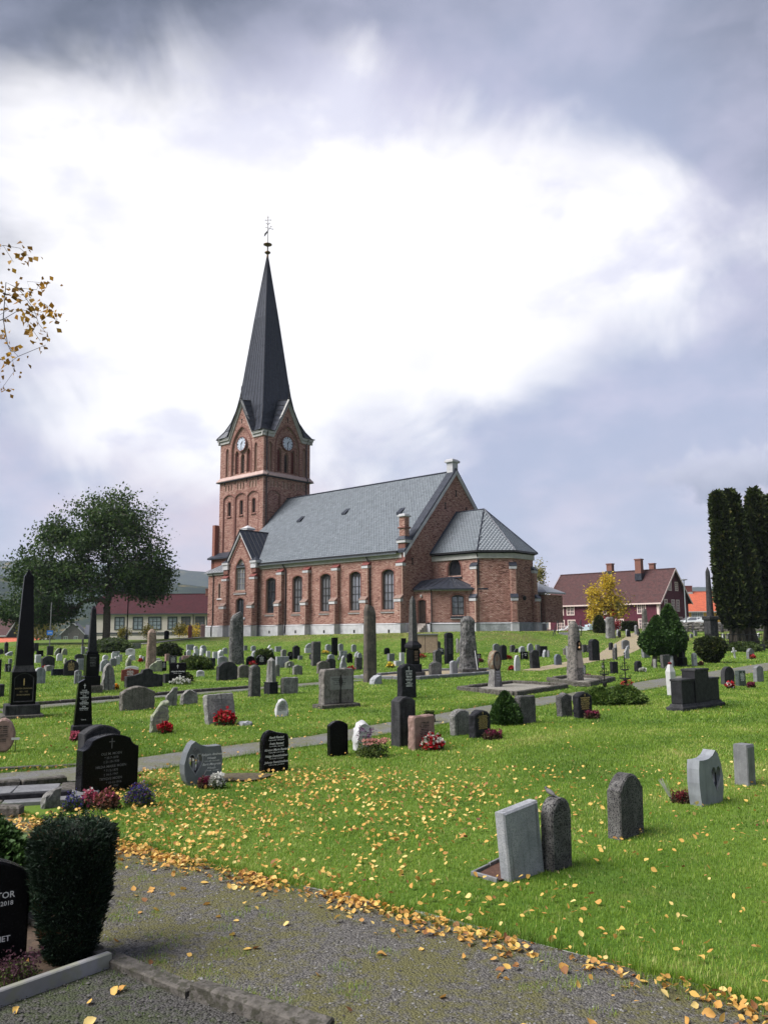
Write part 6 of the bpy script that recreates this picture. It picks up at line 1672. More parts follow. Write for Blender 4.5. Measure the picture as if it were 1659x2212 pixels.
(-3.55,42.92,0.13,0.76,0.51,1.24,0.2,'flatr','speck',None,0,'tall dark speckled pillar with pale top right of centre left lawn'),
(-4.47,50.31,0.21,0.78,0.13,0.33,0.14,'arch','dark',None,0,'small dark stone touching the left side of the tall speckled pillar'),
(-4.43,65.38,0.3,0.8,0.55,0.59,0.16,'arch','lgrey',None,0,'pale arched headstone left of the tall narrow black pillar'),
(-3.38,56.19,0.26,0.76,0.41,1.2,0.2,'flat','black',None,0,'tall narrow black pillar headstone below the church wall'),
(-3.52,66.64,0.32,0.77,0.47,0.59,0.14,'arch','lgrey',None,0,'light grey headstone just right of the tall narrow black pillar'),
(-2.41,64.78,0.3,0.76,0.43,0.57,0.14,'arch','lgrey',None,0,'small pale headstone at the bank between black pillar and tallest slab'),
(-2.59,51.93,0.22,0.68,0.54,0.45,0.14,'flat','lgrey',('x',0),0,'pale headstone with a raised cross behind the white spire shaped stone'),
(-1.92,38.54,0.08,0.45,0.36,0.68,0.16,'spire','lgrey',('d4',5),0,'light grey spire shaped headstone with lettering and a lantern at its side'),
(-1.94,45.94,0.16,0.76,0.33,0.53,0.16,'gabler','black',None,0,'black pointed headstone right of the spire shaped stone'),
(-3.24,50.24,0.21,0.77,0.48,0.3,0.16,'arch','lgrey',None,0,'light arched headstone peeping above the dark rounded stone'),
(-2.5,38.43,0.08,0.73,0.52,0.56,0.16,'arch','dark',None,0,'dark arched headstone behind the rounded brownish stone'),
(-2.7,36.63,0.06,0.64,0.6,0.54,0.18,'archr','brgrey',None,0,'rounded brownish grey headstone with pale left edge behind the panel monument'),
(-1.24,39.0,0.08,0.71,0.36,0.58,0.16,'flat','speck',None,0,'grey slab headstone just left of the tallest standing slab'),
(-1.59,52.2,0.23,0.81,0.35,0.31,0.14,'round','lgrey',None,0,'light grey stone behind the slab left of the tallest standing slab'),
(-1.87,54.2,0.25,0.76,0.24,0.33,0.14,'slant','lgrey',None,8,'pale leaning wedge behind the slab near the tallest standing slab'),
(0.14,56.71,0.27,0.66,0.38,0.49,0.2,'round','black',None,0,'black round topped headstone alone at the bank right of the tallest slab'),
(0.33,47.44,0.18,0.73,0.41,0.42,0.2,'flat','grey',None,0,'grey cube like stone below the black round topped headstone'),
(1.35,61.21,0.29,0.67,0.39,1.06,0.14,'flat','black',None,0,'tall black slab half hidden behind the grey obelisk'),
(0.62,42.16,0.12,0.66,0.36,0.26,0.2,'flat','white',None,0,'low white stone with flowers left of the grey obelisk'),
(0.88,43.64,0.13,0.69,0.26,0.62,0.14,'flat','white',None,0,'white upright headstone just left of the grey obelisk'),
(1.73,43.46,0.13,0.72,0.06,0.27,0.14,'flat','white',None,0,'small white stone just right of the grey obelisk'),
(2.16,53.51,0.24,0.65,0.26,0.35,0.14,'arch','grey',None,0,'grey green stone with red flowers in front of the wooden boxes'),
(3.83,61.47,0.37,0.68,0.55,0.76,0.2,'arch','speck',None,0,'dark speckled round shouldered headstone right of the wooden boxes'),
(3.74,56.0,0.26,0.42,0.42,0.48,0.14,'arch','navy',('w5',3),0,'small dark blue headstone with white lettering left of the tall black pillar'),
(2.74,43.82,0.14,0.74,0.49,0.73,0.2,'arch','speck',None,0,'arched grey headstone in front of the tall lettered black pillar'),
(3.37,44.19,0.14,0.6,0.46,1.64,0.24,'arch','blackrough',('d8',8),0,'tall lettered black pillar headstone left of the big rough menhir'),
(5.16,59.55,0.28,0.74,0.1,1.03,0.2,'flat','greyst',None,0,'grey slab half hidden behind the big rough menhir'),
(3.86,44.53,0.14,0.66,0.15,0.35,0.14,'slant','lgrey',None,6,'pale wedge stone showing left of the big rough menhir'),
(5.11,45.94,0.16,0.42,0.3,0.45,0.14,'flat','black',('w5',3),0,'black lettered headstone with a lantern right of the big rough menhir'),
(8.0,60.22,0.32,0.72,0.64,0.61,0.14,'arch','grey',None,0,'grey round cornered headstone behind the dark reddish planted one'),
(6.77,47.94,0.18,0.74,0.46,0.86,0.2,'arch','blackrough',None,0,'dark arched headstone with a red leaved plant at its right foot'),
(9.21,60.4,0.32,0.69,0.43,0.51,0.16,'arch','speck',None,0,'small grey speckled headstone at the bank, with flowers'),
(9.36,59.88,0.29,0.67,0.39,0.28,0.14,'slant','dark',None,0,'small dark sloping stone half sunk in the grass'),
(9.81,59.87,0.29,0.65,0.6,0.45,0.16,'rough','lgrey',None,0,'light grey pointed boulder stone behind the black stone with a cross'),
(10.6,61.06,0.35,0.7,0.59,0.56,0.14,'round','lgrey',None,0,'smooth pale oval headstone at the foot of the bank'),
(8.06,48.47,0.19,0.31,0.47,0.45,0.12,'flat','black',('t2',['Torun','Bye']),0,'black square headstone with white cross and red flowers'),
(5.88,37.37,0.07,0.56,0.31,0.69,0.12,'egg','white',None,0,'white pointed marble headstone alone on the lawn with red flowers on its left'),
(7.03,39.31,0.09,0.7,0.53,0.86,0.18,'arch','dark',None,-6,'dark leaning headstone right of the white pointed marble stone'),
(11.18,61.25,0.36,0.66,0.36,0.45,0.16,'flat','grey',None,0,'grey slab behind the dark wide stone at the bank'),
(9.77,51.72,0.22,0.67,0.69,0.67,0.16,'flat','blackrough',None,0,'wide dark headstone with slanting top right of the leaning dark stone'),
(9.8,51.3,0.22,0.73,0.33,0.45,0.16,'rough','lgrey',None,0,'rough pale stone in front of the wide dark headstone'),
(9.99,51.17,0.22,0.72,0.08,0.42,0.16,'flat','grey',None,0,'narrow grey stone right of the rough pale stone'),
(8.7,42.18,0.12,0.65,0.45,0.54,0.14,'round','slate',None,0,'dark blue grey round topped headstone left of the carved menhir'),
(11.76,54.82,0.26,0.68,0.15,0.42,0.16,'arch','brgrey',None,0,'brownish arched stone left of the carved menhir at the bank'),
(10.63,48.84,0.19,0.65,0.06,0.75,0.2,'flat','greyst',None,0,'narrow grey stone half hidden by the carved menhir'),
(7.66,32.43,0.03,0.32,0.15,0.48,0.14,'flat','green',('w5',5),0,'grey green lettered headstone just right of the carved menhir'),
(11.62,46.48,0.17,0.73,0.71,1.19,0.26,'arch','blackrough',None,0,'large dark headstone with rough sides between carved menhir and iron crosses'),
(13.6,58.28,0.35,0.67,0.12,0.63,0.16,'flat','dark',None,0,'dark slab beside the stairs, left of the large dark headstone'),
(13.66,57.38,0.33,0.68,0.37,0.53,0.16,'flat','speck',None,0,'speckled slab beside the stairs, left of the large dark headstone'),
(13.9,57.32,0.33,0.69,0.11,0.52,0.16,'flat','dark',None,0,'dark narrow slab touching the large dark headstone on the left'),
(16.0,59.21,0.44,0.69,0.36,0.53,0.16,'arch','dark',None,0,'dark arched stone beyond the second sandy path'),
(15.76,57.18,0.36,0.69,0.18,0.55,0.16,'spire','grey',None,0,'grey spire topped stone behind the dark narrow one'),
(12.96,47.22,0.17,0.75,0.21,0.69,0.2,'arch','speck',None,0,'dark narrow headstone near the top of the right iron cross'),
(17.16,59.65,0.48,0.4,0.62,0.66,0.16,'arch','grey',('d4',5),0,'smooth grey arched headstone with lettering beyond the sandy path'),
(13.94,48.31,0.19,0.46,0.32,0.75,0.14,'slant','lgrey',None,0,'pale curved stone with sloping top left of the clipped trees'),
(9.5,34.83,0.05,0.66,0.37,0.49,0.16,'flat','blackrough',None,0,'dark headstone with a white lantern behind the right iron cross'),
(10.9,36.18,0.06,0.66,0.34,0.46,0.18,'arch','blackrough',None,0,'small black headstone with white and orange flowers left of the clipped trees'),
(15.54,49.92,0.2,0.67,0.58,0.5,0.2,'flat','grey',None,0,'grey stone on a plinth behind the left clipped tree'),
(12.4,38.52,0.08,0.6,0.11,0.43,0.16,'flat','greyst',None,0,'grey slab between the trunks of the clipped trees'),
(12.83,38.38,0.08,0.66,0.55,0.62,0.16,'flat','speck',None,0,'broad grey headstone right of the clipped tree trunks'),
(13.51,39.49,0.09,0.66,0.17,0.54,0.14,'spire','lgrey',None,0,'pale figure shaped marble stone right of the broad grey headstone'),
(20.36,72.95,1.32,0.66,0.21,0.54,0.16,'rough','lgrey',None,0,'pale rounded stone left of the dark pair before the square hedge'),
(20.09,71.49,1.21,0.73,0.26,0.55,0.16,'gable','dark',None,0,'dark pointed stone in front of the square hedge'),
(21.34,73.54,1.35,0.74,0.26,0.54,0.14,'round','lgrey',None,0,'pale round stone beside the black one in front of the square hedge'),
(21.1,72.23,1.25,0.72,0.43,0.55,0.14,'round','black',None,0,'black round stone with an open plot in front of the square hedge'),
(22.65,75.15,1.42,0.7,0.27,0.84,0.2,'gable','grey',None,0,'grey pointed pillar left of the clipped tree top, far row'),
(22.39,73.61,1.31,0.67,0.29,0.42,0.14,'round','dark',None,0,'dark round stone at the left edge of the clipped trees, far row'),
(15.04,40.77,0.1,0.5,0.26,0.61,0.14,'round','white',('d4',2),0,'white round topped marble stone between black obelisk and round hedge'),
(28.07,69.23,1.04,0.67,0.34,0.43,0.14,'arch','white',None,0,'bright white stone beyond the iron railing'),
(28.55,69.3,1.04,0.65,0.61,0.45,0.16,'arch','greyst',None,0,'reddish grey stone beyond the iron railing, right of the bright white one'),
(29.42,69.4,1.05,0.71,1.05,0.48,0.16,'rough','lgrey',None,0,'pale stones beyond the railing next to the columnar tree trunk'),
(31.56,70.57,1.11,0.67,0.43,0.39,0.14,'slant','white',None,-8,'white leaning stone beyond the columnar trees'),
(20.85,47.79,0.18,0.91,1.11,0.58,0.16,'arch','grey',None,0,'grey pointed arch headstone with red flowers under the columnar trees'),
(27.5,73.89,1.27,0.64,0.41,0.48,0.14,'flat','grey',None,0,'grey slab in front of the dry stone wall below the white car'),
(32.01,86.62,1.47,0.75,0.09,0.8,0.2,'gable','dark',None,0,'slim dark pillar in front of the white car'),
(29.06,80.9,1.4,0.72,0.15,0.65,0.2,'gable','dark',None,0,'dark slim stone left of the white car in front of the wall'),
(28.63,80.45,1.41,0.75,0.11,0.9,0.2,'spire','dark',None,0,'dark spire shaped pillar topping the group left of the white car'),
(23.58,67.34,0.93,0.75,0.22,0.67,0.16,'rough','lgrey',None,0,'pale rounded stone right of the big clipped tree, far row'),
(23.9,67.41,0.93,0.75,0.45,0.56,0.16,'flat','grey',None,0,'grey square stone above the black small obelisk'),
(24.09,66.78,0.9,0.71,0.7,0.56,0.16,'rough','dark',None,0,'dark wide stone right of the black small obelisk, far row'),
(26.12,71.14,1.14,0.64,0.33,0.33,0.14,'arch','grey',None,0,'small grey arched stone left of the round hedge top'),
(35.83,88.59,1.51,0.73,0.29,0.99,0.2,'spire','dark',None,0,'dark spire pillar just right of the grey column'),
]
FLOWERS=[
(-4.1,15.75,-0.0,0.23,'red','red flowers at the foot of the lichen spotted headstone'),
(-3.25,17.09,-0.0,0.41,'red','big bunch of red begonias before the leaning grey headstone'),
(-5.38,14.73,-0.0,0.09,'pink','small pink flowers beside the black tapering pillar stone'),
(0.73,13.31,-0.0,0.33,'redwhite','red and cream roses at the pinkish brown headstone'),
(1.83,14.54,-0.0,0.3,'heath','crimson heather beside the black gold lettered stone'),
(4.37,17.87,-0.0,0.26,'heath','crimson heather beside the dark arched stone by the junipers'),
(-2.18,10.31,-0.0,0.15,'heath','crimson heather at the foot of the grey heart stone'),
(-2.03,10.29,-0.0,0.17,'white','white flowers in a low arrangement at the grey heart stone'),
(-3.3,9.04,-0.0,0.21,'blue','blue lobelia beside a small leaning stone in the flower bed'),
(-3.17,9.18,-0.0,0.18,'pinkwhite','pink and white flowers in the bed before the black shouldered stone'),
(-2.97,9.13,-0.0,0.24,'dry','brown withered rose bush in the bed before the black shouldered stone'),
(-2.68,9.31,-0.0,0.31,'blue2','large mound of blue lobelia right of the black shouldered stone'),
(-0.2,12.68,-0.0,0.46,'sedum','pink sedum clump with purple flower stems in front of the pale boulder headstone'),
(3.18,9.18,-0.0,0.23,'heathdark','dark red heather with dried stems behind the curved grey stone'),
(-7.23,29.85,0.01,0.7,'white','white begonias in front of the square black headstone'),
(-8.97,28.0,0.0,0.17,'orange','orange pansies at the foot of the tall rough slab'),
(-13.58,36.24,0.06,0.31,'pink','pink flowers at the foot of the gold lettered arch'),
(-16.67,41.05,0.11,0.16,'red','red grave light flowers by the low pyramid stone'),
(-1.55,37.84,0.07,0.32,'red','red flowers right of the spire shaped headstone'),
(-4.22,59.3,0.28,0.51,'yellow','yellow flowers left of the tall narrow black pillar'),
(2.17,50.24,0.21,0.55,'red','red heather in front of the wooden boxes'),
(0.27,40.55,0.1,0.35,'yellow','yellow pansies left of the low white stone'),
(5.2,45.5,0.16,0.32,'heath','dull red heather at the black lettered headstone by the menhir'),
(7.1,48.05,0.18,0.34,'red','red leaved plant right of the dark arched headstone'),
(5.67,37.74,0.07,0.23,'red','red flowers left of the white pointed marble stone'),
(8.2,48.7,0.19,0.26,'red','red flowers on the black headstone with a cross'),
(7.78,32.32,0.03,0.19,'heath','crimson heather right of the grey green lettered headstone'),
(10.99,35.83,0.05,0.25,'white','white and orange flowers by the small black headstone'),
(12.54,37.11,0.07,0.29,'white','pale flowers by the broad grey headstone'),
(20.73,47.27,0.18,0.33,'red','red flowers by the grey pointed arch headstone'),
(10.75,26.24,0.0,0.21,'redwhite','red and white flowers before the dark leaning headstone'),
(11.64,26.81,0.0,0.26,'heath','red heather right of the dark green headstone'),
(15.39,40.89,0.1,0.25,'dry','rusty withered plant at the foot of the round hedge'),
(-6.84,43.36,0.13,0.4,'red','red bouquet hanging by the black arch in the middle rows'),
(-14.14,48.53,0.19,0.23,'red','red flowers left of the brown menhir'),
(-9.4,41.01,0.11,0.19,'red','red flowers right of the pinkish granite headstone'),
]
ALLG = 'gravestones in the churchyard'
def arc(a,b,sag,n):
    """points from a to b bulging by sag (to the left of a->b is negative)"""
    ax,az = a; bx,bz = b; dx,dz = bx - ax,bz - az; L = math.hypot(dx,dz); nx,nz = dz / L,-dx / L
    return [(ax + dx * i / n + nx * sag * 4 * (i / n) * (1 - i / n),az + dz * i / n + nz * sag * 4 * (i / n) * (1 - i / n)) for i in range(n + 1)]
def profile(sh,W,Hh,rnd):
    """outline, counter-clockwise from lower left, real metres"""
    w = W / 2; h = Hh
    if sh in ('flat',): p = [(-w,0),(w,0),(w,h),(-w,h)]
    elif sh == 'flatr': p = [(-w,0),(w,0),(w * .99,h * .94),(w * .9,h)] + [(w * .9 - 1.8 * w * t,h * (1 - .02 * rnd.random())) for t in (.25,.5,.75)] + [(-w * .9,h * .99),(-w,h * .93)]
    elif sh in ('arch','archr'):
        r = min(.16 * W + .02,h * .3); p = [(-w,0),(w,0),(w,h - r)] + arc((w,h - r),(-w,h - r),r * .98,10)[1:-1] + [(-w,h - r)]
    elif sh == 'round':
        r = min(w,h * .55); p = [(-w,0),(w,0)] + [(w * math.cos(t),h - r + r * math.sin(t)) for t in np.linspace(0,math.pi,13)]
    elif sh == 'egg':
        p = [(-w * .85,0),(w * .85,0),(w,h * .3)] + [(w * math.cos(t) ** .8 if t < math.pi / 2 - .01 else 0,h * .3 + h * .7 * math.sin(t)) for t in np.linspace(.2,math.pi / 2,6)]
        p += [(-a,b) for a,b in p[:2:-1][1:]] + [(-w,h * .3)]
    elif sh in ('gable','gabler'): p = [(-w,0),(w,0),(w,h * .84),(w * .45,h * .93),(0,h),(-w * .45,h * .93),(-w,h * .84)] if sh == 'gabler' else [(-w,0),(w,0),(w,h * .86),(0,h),(-w,h * .86)]
    elif sh == 'gablerr': p = [(-w,0),(w,0),(w * .82,h * .92),(w * .3,h),(-w * .3,h),(-w * .82,h * .92)]
    elif sh == 'slant': p = [(-w,0),(w,0),(w * .96,h),(w * .3,h * .96),(-w * .35,h * .72),(-w * .85,h * .52)]
    elif sh == 'rough': p = [(-w,0),(w,0),(w * .98,h * .42),(w * .8,h * .78),(w * .35,h * .93),(-w * .05,h),(-w * .45,h * .9),(-w * .78,h * .72),(-w * .95,h * .35)]
    elif sh == 'crest': p = [(-w,0),(w,0),(w,h * .76),(w * .86,h * .79),(w * .82,h * .84)] + arc((w * .7,h * .88),(-w * .7,h * .88),h * .12,8) + [(-w * .82,h * .84),(-w * .86,h * .79),(-w,h * .76)]
    elif sh == 'ogee': p = [(-w,0),(w,0),(w,h * .74),(w * .86,h * .78),(w * .72,h * .86)] + arc((w * .55,h * .93),(-w * .55,h * .93),h * .07,6) + [(-w * .72,h * .86),(-w * .86,h * .78),(-w,h * .74)]
    elif sh == 'spire': p = [(-w,0),(w,0),(w * .8,h * .45),(w * .5,h * .62),(w * .42,h * .85),(0,h),(-w * .42,h * .85),(-w * .5,h * .62),(-w * .8,h * .45)]
    elif sh == 'oval': p = [(w * math.cos(t),h * .5 + h * .52 * math.sin(t)) for t in np.linspace(-1.2,math.pi + 1.2,18)]
    elif sh == 'wave': p = [(-w * .98,0),(w * .92,0),(w * .95,h * .3),(w * .9,h * .45),(w * .97,h * .62),(w,h * .78),(w * .88,h * .88),(w * .6,h * .915),(w * .2,h * .92),(-w * .12,h * .97),(-w * .4,h),(-w * .7,h * .96),(-w * .9,h * .84),(-w,h * .68),(-w * .94,h * .45),(-w,h * .25)]
    elif sh == 'triple': p = [(-w,0),(w,0),(w,h * .62),(w * .45,h * .72),(w * .42,h * .9),(w * .2,h),(-w * .1,h * .93),(-w * .16,h * .78),(-w * .55,h * .66),(-w,h * .62)]
    else: p = [(-w,0),(w,0),(w,h),(-w,h)]
    return p
ROUGH = {'rough': .035,'slant': .025,'flatr': .012,'archr': .018,'gabler': .012,'gablerr': .010}
def densify(p,step):
    out = []
    n = len(p)
    for i in range(n):
        a,b = p[i],p[(i + 1) % n]; L = math.hypot(b[0] - a[0],b[1] - a[1]); k = max(1,int(L / step))
        for j in range(k): out.append((a[0] + (b[0] - a[0]) * j / k,a[1] + (b[1] - a[1]) * j / k))
    return out
def stone_mesh(sh,W,Hh,T,seed=0,rough=None,roughside=0.0,sink=.06):
    rnd = random.Random(seed)
    p = [(x,z if z > 0 else -sink) for x,z in profile(sh,W,Hh,rnd)]
    rg = ROUGH.get(sh,0) if rough is None else rough
    rg = max(rg,roughside)
    if rg: p = densify(p,max(.04,Hh / 14))
    c = min(.012,T * .12) if not rg else min(.02,T * .18)
    cx,cz = 0,Hh * .5
    ny = 6 if rg else 4
    ys = [-T / 2,-T / 2 + c,T / 2 - c,T / 2] if not rg else [-T / 2,-T / 2 + c,-T / 6,T / 6,T / 2 - c,T / 2]
    m = MB(); vs = []; n = len(p)
    for k,y in enumerate(ys):
        edge = k in (0,len(ys) - 1)
        for x,z in p:
            s = 1 - (c / max(.05,min(W,Hh) / 2)) if edge else 1
            q = Vector((x * s,y,cz + (z - cz) * s))
            if rg:
                nv = mnoise.noise_vector(Vector((x * 9 + seed,y * 9,z * 9))) * rg + mnoise.noise_vector(Vector((x * 26 + seed,y * 26,z * 26))) * rg * .6
                if sh not in ('rough','slant') and edge: nv *= .3; nv.y = 0
                q += nv
            vs.append(q)
    fs = []
    for k in range(len(ys) - 1):
        for i in range(n):
            j = (i + 1) % n; fs.append((k * n + i,k * n + j,(k + 1) * n + j,(k + 1) * n + i))
    fs.append(tuple(range(n))[::-1] if False else tuple(range(n))); fs.append(tuple((len(ys) - 1) * n + i for i in range(n))[::-1])
    m.add(vs,fs); return m
def dashes(W,Hh,kind,rows,T,z1=.84,z0=.34,cross=None,bold=.5,seed=0,wfrac=.62):
    """rows of small illegible lettering, alternating name and date lines"""
    rnd = random.Random(seed); m = MB(); y = -T / 2 - .003
    def q(x0,x1,a,b): m.box(x0,x1,y,y + .004,a,b)
    step = (z1 - z0) * Hh / max(1,rows * 2 if rows > 2 else rows * 2)
    z = z1 * Hh
    for r in range(rows):
        for big in (True,False):
            hgt = step * (.58 if big else .34); L = W * wfrac * (.65 + .35 * rnd.random()) * (1 if big else .95)
            x = -L / 2
            while x < L / 2:
                ww = hgt * (.5 + .35 * rnd.random())
                if rnd.random() > .14: q(x,min(L / 2,x + ww * .78),z - hgt,z)
                x += ww
            z -= step
    if cross: 
        ch = cross; q(-.008 * Hh - .003,.008 * Hh + .003,z1 * Hh + .02,z1 * Hh + .02 + ch); q(-ch * .28,ch * .28,z1 * Hh + .02 + ch * .62,z1 * Hh + .02 + ch * .74)
    return m
def text_obj(lines,parent,mat,T,script=False,name='inscription'):
    """lines: (text, height, x centre, z baseline)"""
    V = []; F = []; 
    for tx,hgt,xc,zb in lines:
        cu = bpy.data.curves.new('lettering','FONT'); cu.body = tx; cu.align_x = 'CENTER'; cu.size = hgt * 1.4; cu.resolution_u = 2
        if script: cu.shear = .35
        cu.offset = hgt * .018
        o = bpy.data.objects.new('lettering',cu); COL.objects.link(o)
        dg = bpy.context.evaluated_depsgraph_get(); me = bpy.data.meshes.new_from_object(o.evaluated_get(dg))
        b = len(V)
        V += [(v.co.x + xc,-T / 2 - .002,v.co.y + zb) for v in me.vertices]; F += [tuple(i + b for i in p.vertices) for p in me.polygons]
        bpy.data.objects.remove(o); bpy.data.curves.remove(cu); bpy.data.meshes.remove(me)
    m = MB(); m.add(V,F); return tag(m.build(name,mat,parent),kind='stuff')
def put_stone(x,y,z,yaw,W,Hh,T,sh,mt,ins,lean,label,idx):
    roughside = .014 if mt in ('blackrough',) or sh == 'wave' else (.012 if mt == 'brown' else 0)
    m = stone_mesh(sh,W,Hh,T,idx * 3.7,None,roughside)
    o = m.build('headstone',G[mt],None,(x,y,z))
    if sh in ('rough',): 
        for p in o.data.polygons: p.use_smooth = len(p.vertices) == 4
    lr = math.radians(lean)
    if lean == -9: o.rotation_euler = (math.radians(-14),math.radians(0),yaw)
    else: o.rotation_euler = (math.radians(RND.uniform(-1.2,1.2)),lr if lr else math.radians(RND.uniform(-1,1)),yaw)
    tag(o,label,'gravestone',ALLG)
    if ins:
        k,v = ins[0],ins[1]
        if isinstance(v,list):
            if k == 'Script':
                ls = []
                for i,t in enumerate(v):
                    big = i % 2 == 0; zb = Hh * (.80 - .074 * i + (.0 if big else .018)); ls.append((t,Hh * (.054 if big else .029),.0,zb))
                text_obj(ls,o,INK['w'],T,True)
            elif k == 'k': text_obj([(t,Hh * (.085 if i == 0 else .055),.02,Hh * (.58 - .13 * i)) for i,t in enumerate(v)],o,INK['d'],T + .03,True)
            elif k == 't':
                text_obj([(v[0],Hh * .060,0,Hh * .58),(v[1],Hh * .030,0,Hh * .50)],o,INK['w'],T,True)
                dashes(W,Hh,'w',0,T,z1=.72,cross=Hh * .17).build('cross_relief',INK['w'],o)
            elif k == 't2':
                text_obj([(t,Hh * .12,W * .12,Hh * (.68 - .2 * i)) for i,t in enumerate(v)],o,INK['w'],T)
                mm = MB(); mm.box(-W * .34,-W * .29,-T / 2 - .004,-T / 2,Hh * .12,Hh * .88); mm.box(-W * .42,-W * .21,-T / 2 - .005,-T / 2,Hh * .62,Hh * .67); mm.build('cross_relief',INK['p'],o)
        elif k == 'x':
            mm = MB(); mm.box(-W * .05,W * .05,-T / 2 - .012,-T / 2,Hh * .1,Hh * .86); mm.box(-W * .22,W * .22,-T / 2 - .013,-T / 2,Hh * .60,Hh * .68); mm.build('cross_relief',INK['p'],o)
        else:
            wf = .5 if (mt == 'brown' or W > .5) else .66
            dashes(W,Hh,k[0],v,T,cross=(Hh * .10 if k[0] in 'wg' else None),seed=idx,z1=.80,z0=.30 if v > 3 else .42,wfrac=wf).build('inscription',INK[k[0]],o)
    return o
for i,s in enumerate(STONES): put_stone(*s,i)

# ------------------------------------------------------------------ monuments built one by one
def tapered(mb,w0,d0,w1,d1,z0,z1,x=0,y=0,ch=0):
    mb.loft([[(x - w0 / 2,y - d0 / 2),(x + w0 / 2,y - d0 / 2),(x + w0 / 2,y + d0 / 2),(x - w0 / 2,y + d0 / 2)],[(x - w1 / 2,y - d1 / 2),(x + w1 / 2,y - d1 / 2),(x + w1 / 2,y + d1 / 2),(x - w1 / 2,y + d1 / 2)]],[z0,z1])
def menhir(name,label,x,y,W,D,Hh,mat,seed,yaw,taper=.75,slant=0.0,amp=.06,dens=10,top=.0):
    t = empty(name,(x,y,tz(x,y)),yaw,label,'gravestone',ALLG)
    rings = []; zs = []
    nz = 22; nn = 22
    for k in range(nz + 1):
        f = k / nz; s = 1 + (taper - 1) * f
        if f > .93: s *= (1 - (f - .93) / .07 * (.35 + top))
        r = []
        for i in range(nn):
            a = 2 * math.pi * i / nn; ca,sa = math.cos(a),math.sin(a); e = 4.0
            rr = 1 / (abs(ca) ** e + abs(sa) ** e) ** (1 / e)
            q = 1 + (mnoise.noise((ca * 1.2 + seed,sa * 1.2,f * dens * .35)) * 1.5 + mnoise.noise((ca * 3.5 + seed,sa * 3.5,f * dens)) * .9) * amp
            r.append((ca * rr * W / 2 * s * q,sa * rr * D / 2 * s * q))
        rings.append(r); zl = [Hh * f - .1 * (f == 0) + slant * (p[0] / (W / 2)) * Hh * (f ** 3) for p in r]; zs.append(zl)
    m = MB(); m.loft(rings,zs); o = m.build('stone',mat,t)
    return t,o
GREYM = M('menhir_granite',(.14,.128,.115),(.21,.19,.17),4,.9,.9,16,c3=(.05,.05,.048),s3=14,f3=.75,bdist=.04)
DARKM = M('dark_menhir_granite',(.065,.065,.065),(.165,.16,.155),5,.9,.9,16,c3=(.035,.035,.035),s3=11,f3=.85,bdist=.04)
BROWNM = M('brown_menhir_granite',(.20,.14,.11),(.30,.22,.175),4,.9,.9,18,c3=(.07,.05,.04),s3=20,f3=.6,bdist=.03)
